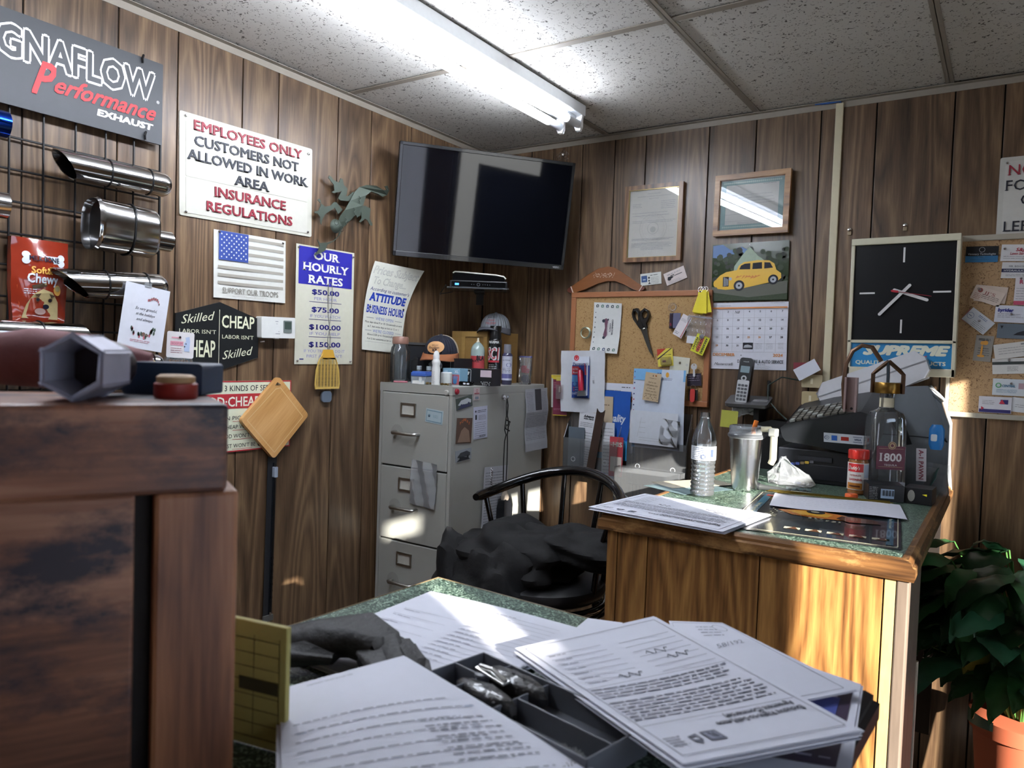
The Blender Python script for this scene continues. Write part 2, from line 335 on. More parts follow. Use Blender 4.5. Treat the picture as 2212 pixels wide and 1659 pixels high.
struct(G().box(0, XR, -.022, 0, ZC - .0025, ZC - .0005).box(0, XR, -.0018, 0, ZC - .022, ZC).ob('trim_2', TBAR))
# wall behind the camera, and the window wall to the right (both outside the frame)
struct(G().box(-.02, XR + .1, YF - .05, YF, ZF, ZC + .09).ob('wall_front', mt('#6b5138', .6)))
W1 = (-2.26, -.85, .55, 2.0); W2 = (-3.25, -2.50, .6, 2.02)
g = G()
def wall_right():
    ys = [YF, W2[0], W2[1], W1[0], W1[1], .02]
    for i in range(5):
        if i == 1: g.box(XR, XR + .1, ys[1], ys[2], ZF, W2[2]).box(XR, XR + .1, ys[1], ys[2], W2[3], ZC + .09)
        elif i == 3: g.box(XR, XR + .1, ys[3], ys[4], ZF, W1[2]).box(XR, XR + .1, ys[3], ys[4], W1[3], ZC + .09)
        else: g.box(XR, XR + .1, ys[i], ys[i + 1], ZF, ZC + .09)
wall_right(); struct(g.ob('wall_right', mt('#8a6a48', .6)))
for n, (y0, y1, z0, z1) in enumerate((W1, W2)):
    o = struct(G().box(XR + .045, XR + .05, y0, y1, z0, z1).ob('window_%d' % (n + 1), glassy('window glass', mixw=1)))
    f = G(); t = .035
    f.box(XR + .02, XR + .07, y0, y0 + t, z0, z1).box(XR + .02, XR + .07, y1 - t, y1, z0, z1).box(XR + .02, XR + .07, y0, y1, z0, z0 + t).box(XR + .02, XR + .07, y0, y1, z1 - t, z1)
    f.ob('window_frame', mt('#5a4a3a', .5), o)
# unseen sheets added inside both windows to block and shape the sunlight
for y0, y1, z0, z1, c_, s_ in ((-3.22, -3.16, .63, 2.0, '#d8dce6', 'added narrow pale sun blocker at the outer edge of the far side window'), (-3.16, -3.085, 1.84, 2.0, '#d8dce6', 'added small pale sun blocker above the gap in the far side window'), (-3.165, -3.095, .63, 1.745, '#d8dce6', 'added tall pale sun blocker ending below a gap in the far side window'), (-3.095, -2.70, .63, 2.0, '#d8dce6', 'widest added pale sun blocker in the far side window'), (-2.70, -2.60, .63, 1.90, '#d8dce6', 'added pale sun blocker beside the widest one in the far side window'), (-2.60, -2.49, .63, 2.0, '#d8dce6', 'added pale sun blocker at the inner edge of the far side window'), (-2.02, -1.47, .58, 1.76, '#1b1c20', 'added large dark sun blocker low in the near side window'), (-1.47, -1.03, .98, 1.97, '#1b1c20', 'added tall dark sun blocker high in the near side window')):
    tag(G().box(XR + .005, XR + .007, y0, y1, z0, z1).ob('window_notice', mt(c_, .7, transl=.65 if c_[1] == 'd' else 0)), s_, 'notice')
# ground outside
struct(G().box(XR + .2, 30, -25, 15, -.12, -.1).ob('ground_outside', mt('#9b968c', .9)))

# ------------------------------------------------------------------ ceiling light
t = thing('ceiling_light', 'white fluorescent strip light with two bare tubes under the ceiling', 'light', (.65, -1.59, 2.4))
WM = mt('#dfe3e8', .35)
G().box(-.054, .054, -1.22, 1.22, -.04, -.001).box(-.03, .03, -1.20, 1.20, -.05, -.04).ob('housing', WM, t, bevel=.003)
for sx in (-1, 1):
    for e in (-1, 1):
        G().prism([(sx * .037 - .014, -.04), (sx * .037 + .014, -.04), (sx * .037 + .014, -.082), (sx * .037 + .008, -.094), (sx * .037 - .008, -.094), (sx * .037 - .014, -.082)], .1 * 0 + 1.20 * e - .006, 1.20 * e + .006).ob('lamp_socket', mt('#e8e8e8', .4), t, bevel=.002)
    tb = G().tube([(sx * .037, y, -.072) for y in (-1.11, 1.11)], .0145, 20).ob('tube', mt('#eef4ff', .3, emit=26), t, smooth=True)
    for e in (-1, 1): G().tube([(sx * .037, e * 1.11, -.072), (sx * .037, e * 1.194, -.072)], .0142, 20).ob('tube_cap', mt('#cfd3d8', .4), t, smooth=True)

def tacks(parent, pts, m=None, r=.0045):
    for x, z in pts:
        G().lathe([(0, .004), (r * .6, .0035), (r, .0012), (r, 0), (0, 0)], 14).xf(Matrix.Rotation(PI / 2, 4, 'X')).ob('tack', m or CHROME, parent, smooth=True)
        parent.children[-1].location = (x, -.0022, z)

# ------------------------------------------------------------------ left wall: black wire grid with exhaust tips
gt = thing('wire_grid_panel', 'black wire display grid with exhaust tips fixed to it on the left wall', 'display rack', (0.012, -1.584, 1.25), (0, 0, PI / 2))
for k in range(0, 14): G().tube([(-.0762 * k, -.004, 0), (-.0762 * k, -.004, .98)], .0028 if k else .004, 6).ob('wire', BLK, gt)
for k in range(0, 13): G().tube([(-1.0, 0, .03 + .0762 * k), (0.002, 0, .03 + .0762 * k)], .0028, 6).ob('wire', BLK, gt)

c, W_, H_, tl = qd(LW, (-60, -4), (352, 137), (-60, 210), (345, 310), .03)
c[0] = -1.588 - .32; c[1] = 2.147
t = thing('shop_sign', 'grey exhaust brand sign with outlined white letters and red script', 'sign', *onL(c, .03, 0))
G().rbox(0, 0, .64, .222, 0, .004, .003).ob('sign_board', DG, t)
WT = mt('#e9e9e9', .5)
g = G(); g.mat(0).txt('MAGNAFLOW', .292, .040, .070, .49, al='R', b=.085, y=-.0006); g.mat(1).txt('MAGNAFLOW', .292, .040, .070, .49, al='R', b=.03, y=-.0012); g.mat(0).txt('®', .306, .003, .008, y=-.001)
g.ob('lettering', [WT, DG], t)
g = G(); REDG = mt('#c4262c', .5)
g.txt('P', .012, -.026, .080, .052, y=-.002, b=.03, sh=.45).txt('erformance', .168, -.030, .042, .262, y=-.002, b=.025, sh=.5)
g.ob('red_script', REDG, t)
g = G().txt('EXHAUST', .217, -.070, .016, .150, b=.05, y=-.001, sh=.1); g.ob('lettering', WT, t)
for x, z in ((.26, .105), (.27, -.098), (-.26, .105), (-.26, -.098)): G().tube([(x, -.003, z - .01), (x - .004, -.007, z), (x + .002, -.003, z + .012)], .003, 6).ob('cable_tie', BLK, t)

def tip(label, L0, L1, z0, z1, r, cut=0., x=.075, flat=1., inner=True, m=None, ties=(.45, .82), round_end=True):
    # exhaust tip lying along the wall from y=L0 (mouth) to y=L1
    ln = math.hypot(L1 - L0, z1 - z0); an = math.atan2(z1 - z0, L1 - L0)
    t = thing('exhaust_tip', label, 'exhaust tip', (x, L0, z0), (0, -an, PI / 2), 'exhaust tips on the wire grid')
    n = 40; g = G(); vs = []; fs = []
    prof = [(r, 0.), (r, ln - r * .6), (r * .97, ln - r * .3), (r * .80, ln)] if round_end else [(r, 0), (r, ln)]
    for j, (rr, l) in enumerate(prof):
        for i in range(n):
            q = 2 * PI * i / n; sh = cut * (1 - math.cos(q)) * r if j == 0 else 0
            vs.append((l + sh, rr * flat * math.sin(q), -rr * math.cos(q) * -1))
    for j, (rr, l) in enumerate([(r * .8 if round_end else r * .9, ln), (r * .93, r * .3), (r * .93, .001)]):
        for i in range(n):
            q = 2 * PI * i / n; sh = cut * (1 - math.cos(q)) * r if j == 2 else (cut * r * 1.6 if j == 1 else 0)
            vs.append((l + sh, rr * flat * math.sin(q), rr * math.cos(q)))
    m_ = len(prof) + 3
    for j in range(m_): fs += [(j * n + i, ((j + 1) % m_) * n + i, ((j + 1) % m_) * n + (i + 1) % n, j * n + (i + 1) % n) for i in range(n)]
    g.add(vs, fs).ob('tip_shell', m or STEEL, t, smooth=True)
    for f in ties:
        if f * ln < cut * r * 2 + .004 and False: continue
        G().tube([(ln * f + .004 * math.sin(a * 1.0), (r + .0012) * flat * math.sin(a), (r + .0012) * math.cos(a)) for a in [2 * PI * i / 28 for i in range(28)]], .0018, 6, closed=True).ob('cable_tie', BLK, t)
    return t
tip('chrome slash-cut exhaust tip, highest one under the grey brand sign', -1.893, -1.60, 1.915, 1.917, .033, cut=.75)
tip('chrome slash-cut exhaust tip behind the white holiday card', -1.895, -1.607, 1.624, 1.638, .036, cut=1.2)
tip('chrome straight exhaust tip lying just below the red treat bag', -1.796, -2.10, 1.497, 1.499, .029, cut=.5, ties=(.42,))
tip('chrome exhaust tip half hidden behind the foreground pipe, lowest at left', -1.68, -2.1, 1.434, 1.436, .028, ties=(.5,))
tip('chrome exhaust tip under the holiday card beside the yellow marker', -1.672, -1.612, 1.430, 1.428, .026, ties=(.6,))
tip('blue-tinted exhaust tip cut by the left edge of the photo, upper one', -1.995, -2.2, 1.975, 1.975, .03, m=mt('#1a3fa8', .15, 1), ties=())
tip('chrome exhaust tip end cut by the left edge of the photo, above the treat bag', -1.995, -2.2, 1.79, 1.79, .03, ties=())
# big oval tip with a small inlet
t = thing('exhaust_tip', 'large oval polished exhaust tip with a small inlet pipe, centre of the grid', 'exhaust tip', (.085, -1.80, 1.78), (0, .02, PI / 2), 'exhaust tips on the wire grid')
def ov(y, w_, h_, n=36): return [(y, .5 * h_ * .75 * math.copysign(abs(math.sin(q)) ** .75, math.sin(q)), .5 * h_ * math.copysign(abs(math.cos(q)) ** .75, math.cos(q))) for q in [2 * PI * i / n for i in range(n)]]
vs = ov(.02, 0, .118) + ov(-.008, 0, .128) + ov(.000, 0, .135) + ov(.008, 0, .130) + ov(.145, 0, .130) + ov(.153, 0, .12) + ov(.155, 0, .05) + ov(.155, 0, .02); n = 36
g = G().add(vs, [(j * n + i, j * n + (i + 1) % n, (j + 1) * n + (i + 1) % n, (j + 1) * n + i) for j in range(7) for i in range(n)])
g.add(ov(.012, 0, .12), [tuple(range(n))]); g.m[-1] = 1; g.ob('tip_shell', [STEEL, BLK], t, smooth=True)
G().tube([(.15, 0, -.012), (.205, 0, -.012)], .028, 28).ob('inlet_pipe', STEEL, t, smooth=True)
G().tube([(.085 + .003 * math.sin(q), p[1] * 1.02, p[2] * 1.02) for q, p in zip([i * .2 for i in range(36)], ov(.08, 0, .131))], .0018, 6, closed=True).ob('cable_tie', BLK, t)

# red treat bag
c, W_, H_, tl = qd(LW, (10, 510), (147, 524), (38, 700), (147, 708), .04)
t = thing('treat_bag', 'glossy red bag of dog treats with a puppy picture, hung on the grid', 'bag', *onL(c, .036, tl + .02))
bagw = lambda x, y, z: (x * (1 - .10 * max(0, -z / .1)) , y - .012 * (1 - (x / (W_ / 2 + .001)) ** 2) * (1 - (z / (H_ / 2 + .001)) ** 2) * 1.6 - .0018 * math.sin(x * 90 + z * 50) - .001 * math.sin(z * 140), z)
RB = mt('#8f2f1c', .16, var=.15, scale=20, coat=.6); OR = mt('#b04c26', .16, coat=.6)
G().slab(W_, H_, .02, 14, 16).warp(bagw).ob('bag_body', RB, t, smooth=True)
g = G()
g.mat(0).poly([(-W_ * .42, -.01), (W_ * .2, .045), (W_ * .40, .03), (W_ * .40, -.09), (-W_ * .36, -.09)], -.0008)
g.mat(1).poly(rrect(.004, .058, .078, .018, .006), -.0016)
for sx in (-1, 1):
    for q in (-1, 1): g.mat(1).disc(.004 + sx * .040, .058 + q * .007, .0085, -.0017)
g.mat(2).txt('MILK-BONE', .004, .058, .012, .068, y=-.0024, b=.03)
g.mat(3).txt('Soft&', -.002, .030, .016, .046, y=-.002, b=.03); g.mat(1).txt('Chewy', .0, .010, .022, .068, y=-.0022, b=.03)
g.mat(4).poly([(-.045, -.088), (-.036, -.055), (-.022, -.030), (0, -.015), (.022, -.022), (.038, -.045), (.045, -.088)], -.002)
g.mat(5).disc(-.012, -.042, .005, -.0026); g.mat(5).disc(.018, -.042, .005, -.0026); g.mat(2).disc(-.012, -.042, .003, -.003); g.mat(2).disc(.018, -.042, .003, -.003); g.mat(2).disc(.010, -.058, .008, -.003, rz=.006)
g.mat(6).disc(-.004, -.070, .014, -.0028, rz=.008); g.mat(5).poly([(-.02, -.03), (-.004, -.026), (-.01, -.036)], -.0027); g.mat(5).poly([(.03, -.03), (.014, -.026), (.02, -.036)], -.0027)
g.mat(5).rect(-.008, -.008, .032, .009, -.0021, .3); g.mat(4).rect(-.006, -.006, .026, .004, -.0024, .3)
g.mat(3).disc(.034, -.016, .010, -.0022, rz=.013); g.mat(4).disc(.034, -.012, .007, -.0026, rz=.007)
g.mat(1).lines(-.042, -.012, -.018, 3, .005, .0016, word=.008, y=-.002)
g.warp(bagw).ob('printed_artwork', [OR, mt('#dfe3ea', .25), mt('#15192e', .3), mt('#e8b055', .3), mt('#b9a777', .4, var=.2, scale=80), mt('#4a3a28', .4), mt('#9b7f78', .4)], t)

# holiday card
c, W_, H_, tl = qd(LW, (275, 610), (373, 628), (252, 742), (345, 764), .12)
t = thing('greeting_card', 'white holiday card with floral print taped over a chrome tip', 'card', *onL(c, .118, tl))
G().box(-W_ / 2, W_ / 2, 0, .0008, -H_ / 2, H_ / 2).ob('card', mt('#c6c8d0', .6), t)
g = G()
for i, s_ in enumerate(('So very grateful,', 'at the holidays', 'and always.')): g.mat(0).txt(s_, .002, .022 - i * .014, .0075, .060 - .007 * i, sh=.4, b=0)
g.mat(1); rr = random.Random(3)
for k in range(22):
    a = PI * 1.05 + k * .05 * PI; x, z = .028 * math.cos(a), -.030 + .018 * math.sin(a)
    g.mat(1 + (k % 3 == 1)).disc(x + rr.uniform(-.006, .006), z + rr.uniform(-.006, .006), .0028, -.0009, 6, .0055)
for k in range(12): g.mat(2 + (k % 2)).disc(.004 + k * .0028, .052 - (k - 5) ** 2 * .0001 * 2 + rr.uniform(-.004, .004), .0018, -.0009, 6, .004)
g.mat(3).disc(.004, -.044, .005); g.mat(3).disc(.014, -.046, .0035); g.mat(2).lines(-.03, .025, -.062, 2, .004, .0012)
g.ob('printed_artwork', [INK, mt('#4a5a4e', .6), mt('#a85a66', .6), mt('#6b5348', .6)], t)
G().rect(-.002, H_ / 2 + .002, .02, .012, -.001, .05).ob('tape', glassy('tape', mixw=.75), t)

# treat bag with header card
c, W_, H_, tl = qd(LW, (360, 716), (419, 718), (360, 772), (419, 775), .06)
t = thing('treat_bag', 'small clear bag of treats with a pink poodle header card', 'bag', *onL(c, .06, tl + .03))
G().prism(rrect(0, 0, W_, H_, .006), 0, .0008).ob('header_card', mt('#d3cfcf', .55), t)
g = G(); g.mat(0).rect(-.012, .004, .040, .012).rect(-.014, .020, .030, .004).mat(1).poly([(.012, -.018), (.010, .004), (.016, .012), (.014, .022), (.026, .025), (.029, .012), (.028, -.018)]).mat(2).disc(.016, .004, .0018, -.0014).disc(.012, -.004, .002, -.0014)
g.mat(3).lines(-.030, .006, -.010, 3, .006, .0014).txt('WOOF EM', -.012, .004, .006, .034, y=-.0012)
g.ob('printed_artwork', [mt('#d79aa8', .5), mt('#a9b8d2', .5), INK, mt('#9a5e6c', .5)], t)
tacks(t, [(-.004, .022)], BLK, .003)
bg_ = G().slab(W_ * .92, .075, .012, 8, 8, cz=-H_ / 2 - .036).warp(lambda x, y, z: (x * (1 + .1 * math.sin(z * 90)), y - .003 * math.sin(x * 160) , z)).ob('clear_bag', glassy('bag film', mixw=.88), t, smooth=True)
for k in range(7):
    x = -.026 + k * .0085; G().tube([(x, .006, -H_ / 2 - .005), (x + .002, .004, -H_ / 2 - .03), (x - .001, .007, -H_ / 2 - .065)], .0032, 6).ob('treat_stick', mt('#8d5a30', .6, var=.3, scale=300), t)
# yellow marker on the grid
c = LW(308, 778, .1); t = thing('marker_pen', 'yellow plastic marker lying across the grid under the holiday card', 'pen', *onL(c, .1, .12))
G().tube([(-.03, 0, 0), (.022, 0, 0)], .0055, 10).ob('barrel', mt('#d8a815', .4), t, smooth=True); G().tube([(.022, 0, 0), (.036, 0, 0)], [.005, .0032], 10).ob('cap', mt('#e8c032', .35), t, smooth=True)

# ------------------------------------------------------------------ signs on the left wall
c, W_, H_, tl = qd(LW, (388, 236), (674, 325), (384, 466), (670, 510))
t = thing('notice_sign', 'white plastic sign, red and black serif letters, EMPLOYEES ONLY', 'sign', *onL(c, .004, tl))
G().rbox(0, 0, W_, H_, 0, .003, .006).ob('sign_board', mt('#bbb9ac', .42), t, bevel=.001)
g = G().rbox(-.0, .046, W_ - .04, .16, -.0012, 0, .003).rbox(0, -.088, W_ - .04, .104, -.0012, 0, .003); g.ob('letter_panel', mt('#c0beb3', .38), t, bevel=.0006)
RL = mt('#8c2434', .45); KL = mt('#232631', .45)
for s_, z, wd, m_, x in (('EMPLOYEES ONLY', .119, .40, RL, -.002), ('CUSTOMERS NOT', .075, .385, KL, -.008), ('ALLOWED IN WORK', .031, .445, KL, .0), ('AREA', -.014, .125, KL, .0), ('INSURANCE', -.062, .265, RL, .0), ('REGULATIONS', -.109, .32, RL, -.0)):
    G().txt(s_, x, z, .029, wd, y=-.0045, b=.016, serif=True, th=.003).ob('lettering', m_, t)
tacks(t, [(-.228, .138), (.228, .128), (-.228, -.138), (.228, -.135)])
c, W_, H_, tl = qd(LW, (460, 496), (615, 520), (459, 641), (614, 656))
t = thing('flag_poster', 'white poster of a stars and stripes flag, SUPPORT OUR TROOPS', 'poster', *onL(c, .0035, tl))
G().slab(W_, H_, .0008, 10, 10).warp(lambda x, y, z: (x, y - .0012 * (1 + math.sin(x * 22 + z * 10)), z)).ob('sheet', mt('#cdcdc6', .5), t)
g = G()
for i in range(7):
    x0 = -.122 if i > 3 else -.014; g.mat(0).rect((x0 + .125) / 2, .088 - i * .024, .125 - x0, .009, -.0032)
g.mat(1).rect(-.066, .058, .106, .088, -.0034)
g.mat(2)
for r_ in range(9):
    for k in range(6 - r_ % 2):
        cx, cz = -.110 + (k + .5 * (r_ % 2)) * .0176, .093 - r_ * .0087; g.poly([(cx + (.0036 if q % 2 == 0 else .0015) * math.sin(q * PI / 5), cz + (.0036 if q % 2 == 0 else .0015) * math.cos(q * PI / 5)) for q in range(10)], -.0038)
g.mat(3).txt('SUPPORT OUR TROOPS', 0, -.078, .017, .21, y=-.0034, b=.02).lines(-.07, .07, -.094, 1, .003, .001, y=-.0034)
g.ob('printed_artwork', [mt('#9c978c', .5), mt('#31478f', .5), mt('#e6e6e6', .5), mt('#858279', .5)], t)
tacks(t, [(-.118, .097), (.122, .093)])
# hourly rates
c, W_, H_, tl = qd(LW, (638, 527), (766, 546), (635, 785), (757, 788))
t = thing('rate_poster', 'tall white and blue poster headed OUR HOURLY RATES', 'poster', *onL(c, .0035, tl))
G().slab(W_, H_, .0008, 8, 14).ob('sheet', mt('#c4c2b0', .48), t)
g = G().mat(0).rect(0, .135, W_ - .022, .128, -.0008); BT = mt('#26246f', .5)
for s_, z, wd in (('OUR', .174, .115), ('HOURLY', .133, .205), ('RATES', .091, .155)): g.mat(1).txt(s_, 0, z, .027, wd, b=.03, serif=True, y=-.0014)
for i, (p_, q_) in enumerate((('$50.00', 'PER HOUR'), ('$75.00', 'IF YOU WATCH'), ('$100.00', 'IF YOU HELP'), ('$150.00', 'IF YOU TRIED TO DO IT'))):
    z = .048 - i * .061; g.mat(2).txt(p_, -.0, z, .017, .125 if i < 2 else .145, b=.03, serif=True); g.mat(3).txt(q_, 0, z - .023, .0105, .105 if i == 0 else (.19 if i == 3 else .14), b=.0)
    if i < 3: g.mat(2).rect(0, z - .035, .15, .0016)
g.mat(3).txt('FIRST AND CAN’T', 0, -.176, .0105, .165).mat(2).rect(-.105, -.187, .018, .004)
g.ob('printed_artwork', [mt('#2c2a97', .45), mt('#e4e4da', .5), BT, mt('#8b89b8', .5)], t)
tacks(t, [(-.126, .192), (.126, .188), (-.124, -.193), (.122, -.194)])
# curled prices poster
c, W_, H_, tl = qd(LW, (797, 566), (893, 588), (775, 752), (862, 762))
t = thing('price_poster', 'curling off-white poster beginning Prices Subject To Change', 'poster', *onL(c, .006, 0))
H_ = .335; W_ = .232
def curl(x, y, z):
    u = z / H_; k = 1.25 * (u - .05) ** 2
    return (x * (1 + .12 * u) + .055 * (u + .5) ** 2 - .020, y - .075 * max(0, u + .12) ** 2 * (1.0 + x * 4) - .03 * max(0, x * 4) * max(0, u), z - .05 * x)
G().slab(W_, H_, .0008, 14, 22).warp(curl).ob('sheet', mt('#d2d2c6', .42), t, smooth=True)
g = G(); BB = mt('#2743a8', .45)
g.mat(0).txt('Prices Subject', 0, .138, .028, .215, b=.02, sh=.15, y=-.001).txt('To Change...', -.012, .099, .026, .165, b=.02, sh=.15, y=-.001)
g.mat(4).txt('Prices Subject', 0, .138, .0268, .214, b=-.004, sh=.15, y=-.0014).txt('To Change...', -.012, .099, .0248, .164, b=-.004, sh=.15, y=-.0014)
g.mat(1).txt('According to customer’s', 0, .066, .013, .205, b=.01, sh=.2).mat(2).txt('ATTITUDE', 0, .036, .029, .19, b=.05, serif=True).txt('BUSINESS HOURS', 0, -.010, .029, .205, b=.03, serif=True)
g.mat(3).txt('WE’RE OPEN', 0, -.044, .011, .10, serif=True).txt('WE’RE CLOSED', 0, -.092, .011, .12, serif=True).mat(1).rect(-.08, -.044, .04, .001).rect(.08, -.044, .04, .001).rect(-.085, -.092, .035, .001).rect(.085, -.092, .035, .001)
g.mat(5)
for i, s_ in enumerate(('Most days about 9 or 10. Occasionally as early', 'as 7, but some days as late as 12 or 1.', '', 'About 5:30 or 6. Occasionally about', '4 or 5, but sometimes as late as 11 or 12.')):
    if s_: g.txt(s_, 0, -.060 - i * .0155, .0075, .21 if i == 0 else .18, b=.01)
g.mat(0).rect(0, -.134, .2, .0008)
g.warp(curl).ob('printed_artwork', [mt('#9b9b9c', .5), mt('#27306e', .5), BB, mt('#7f8fc2', .5), mt('#c9c9bf', .5), INK], t)
tacks(t, [(-.094, .000), (.092, .002)], BLK, .004)
# black hexagonal sign
c = LW(468, 727); t = thing('hexagonal_sign', 'black hexagonal sign, cream script Skilled and CHEAP lettering', 'sign', *onL((c[0], c[1]), .006, 0))
G().prism([(.148, .062), (.005, .105), (-.142, .062), (-.142, -.062), (.003, -.105), (.148, -.062)], 0, .003).ob('sign_board', mt('#17191b', .4), t, bevel=.001)
g = G().rect(.004, .0, .0018, .165)
g.txt('Skilled', -.068, .055, .026, .115, sh=.4, a=.16, b=.01).txt('LABOR ISN’T', -.068, .013, .012, .122, b=.01).txt('CHEAP', -.062, -.038, .05, .105, b=.02)
g.txt('CHEAP', .072, .048, .038, .118, b=.02).txt('LABOR ISN’T', .072, .001, .012, .115, b=.01).txt('Skilled', .072, -.048, .026, .115, sh=.4, a=.16, b=.01)
g.ob('lettering', mt('#dcdcbe', .5), t)
G().tube([(.152, -.004, -.012), (.165, -.010, -.010)], .0035, 8).ob('screw', CHROME, t)
# thermostat
c, W_, H_, tl = qd(LW, (561, 684), (634, 686), (562, 729), (634, 732), .02)
t = thing('thermostat', 'white wall thermostat with a small grey screen', 'thermostat', *onL(c, .028, tl))
G().rbox(0, 0, W_, H_, 0, .028, .004).ob('housing', mt('#d5d6d2', .4), t, bevel=.003)
G().rbox(.036, .004, .034, .040, -.002, 0, .003).ob('screen_surround', mt('#6d7672', .4), t); g = G().rect(.036, .008, .027, .024, -.003).ob('screen', mt('#43504a', .15), t)
g = G().rect(-.008, .02, .012, .002).rect(-.004, -.02, .018, .002).rect(-.008, .012, .006, .0015).rect(.0, -.013, .006, .0015); g.ob('markings', GREY, t); G().rbox(-.004, -H_ / 2 - .001, .018, .004, .004, .012, .001).ob('switch', WHT, t)
# three kinds of service sign
c, W_, H_, tl = qd(LW, (395, 823), (625, 823), (395, 985), (600, 962))
c = (-1.295, 1.262); t = thing('service_sign', 'cream and red sign reading OFFER 3 KINDS OF SERVICE', 'sign', *onL(c, .004, 0))
G().box(-.20, .20, 0, .002, -.112, .112).ob('sign_board', mt('#d9dcc2', .45), t)
g = G().mat(0).rect(0, .110, .4, .004).rect(0, -.110, .4, .004).rect(-.198, 0, .004, .224).rect(.198, 0, .004, .224).rect(0, .048, .394, .046, -.0009)
g.mat(1).txt('WE OFFER 3 KINDS OF SERVICE', -.01, .089, .018, .34, b=.012); g.mat(2).txt('GOOD·CHEAP·FAST', -.005, .047, .03, .34, b=.02, y=-.0014)
for z, s_, s2 in ((-.005, 'YOU CAN PICK ON', 'LY TWO'), (-.033, 'GOOD & CHEAP WON’T', 'BE FAST'), (-.062, 'FAST & GOOD WON’T BE', 'CHEAP'), (-.093, 'CHEAP & FAST WON’T BE', 'GOOD')):
    g.mat(1).txt(s_, .06, z, .0125, .20, al='R').txt(s2, .068, z, .018, .085, al='L', b=.015).mat(0).rect(.01, z - .011, .075, .0012)
g.ob('lettering', [mt('#b3323a', .45), INK, mt('#e2e0cf', .5)], t)
# cutting board
P = [LW(*p, .02) for p in ((597, 813), (664, 910), (592, 991), (523, 893))]; c = [sum(p[i] for p in P) / 4 for i in (0, 1)]
t = thing('cutting_board', 'wooden cutting board hung cornerwise by its handle hole', 'cutting board', *onL(c, .024, .80))
bo = rrect(0, 0, .188, .200, .012, 5); hole = [(x * 1, z) for x, z in ((-.084, .083), (-.066, .086), (-.082, .068))]
G().prism(bo, 0, .016, hole=hole).ob('board', BEECH, t, bevel=.002)
g = G(); q = [(-.072, .062), (-.062, .078), (.078, .078), (.078, -.084), (-.078, -.084)]
for i in range(5):
    p1, p2 = q[i], q[(i + 1) % 5]; l = math.hypot(p2[0] - p1[0], p2[1] - p1[1]); g.rect((p1[0] + p2[0]) / 2, (p1[1] + p2[1]) / 2, l, .0028, -.0006, math.atan2(p2[1] - p1[1], p2[0] - p1[0]))
g.ob('juice_groove', mt('#d9b684', .5), t)
G().tube([(-.078, -.006, .080), (-.078, .016, .081)], .003, 8).ob('nail', BRUSH, t)
# fly swatter
c = LW(706, 800, .012); t = thing('fly_swatter', 'yellow plastic fly swatter hanging by a twisted wire handle', 'fly swatter', *onL((c[0], c[1]), .016, 0))
sw = [(-.058, -.05), (-.055, -.066), (.055, -.066), (.058, -.05), (.054, .0), (.040, .038), (.022, .060), (-.022, .060), (-.040, .038), (-.054, .0)]
inn = [(x * .92, (z + .004) * .94) for x, z in sw]; YS = mt('#c9a95c', .45)
G().prism(sw, -.002, .002, hole=inn).ob('frame', YS, t)
g = G()
for k in range(26):
    z = -.060 + k * .0042; wv = .056 if z < -.03 else .056 - .030 * max(0, (z + .02) / .08) ** 1.5; g.box(-wv * .93, wv * .93, -.001, .001, z - .0008, z + .0008)
for k in range(7):
    x = -.045 + k * .015; top = .052 - abs(x) * .5; g.box(x - .0012, x + .0012, -.0014, .0014, -.062, top)
tag(g.ob('mesh', YS, t), kind='stuff')
G().prism([(-.028, .046), (.028, .046), (.018, .072), (-.018, .072)], -.004, .004).ob('collar', mt('#c99a3a', .45), t, bevel=.002)
W2_ = []
for sx in (-1, 1): G().tube([(sx * .002, -.002, .065), (sx * .006, -.003, .11), (-sx * .001, -.003, .15), (sx * .007, -.003, .2), (sx * .010, -.003, .26), (sx * .009, -.003, .30), (0, -.003, .312)], .0013, 6).ob('wire_handle', mt('#b5b5ae', .3, 1), t)
c = LW(707, 857, .014); tag(put(G().prism(rrect(0, 0, .045, .04, .012), -.004, .004).ob('swatter_pad', mt('#6f7c8c', .5, trans=.3), None), (.008, c[0], c[1]), (0, 0, PI / 2)), 'translucent grey plastic pad behind the bottom of the yellow swatter', 'plastic pad')
# wiper blade package
P0 = LW(589, 985, .01); P1 = LW(577, 1337, .01); c = ((P0[0] + P1[0]) / 2, (P0[1] + P1[1]) / 2)
t = thing('wiper_blade', 'long packaged wiper blade hanging vertically below the cutting board', 'wiper blade', *onL(c, .012, .012))
G().rbox(0, 0, .036, P0[1] - P1[1], .002, .004, .004).ob('card_backing', mt('#25272b', .4), t)
G().box(.002, .010, -.006, .002, -.26, .25).ob('blade_rail', mt('#9fa7b0', .25, 1), t); G().box(.003, .0065, -.011, -.006, -.25, .24).ob('rubber', BLK, t)
for k in range(7): G().rbox(.0065, -.20 + k * .022, .009, .010, -.0068, -.006, .002).ob('clip', BLKG, t)
G().rbox(.006, .22, .014, .035, -.012, .0, .003).ob('connector', mt('#8e98a6', .3), t, bevel=.002)
G().rbox(0, -.27, .04, .02, -.004, .003, .003).ob('end_tab', mt('#5a5a58', .4), t)

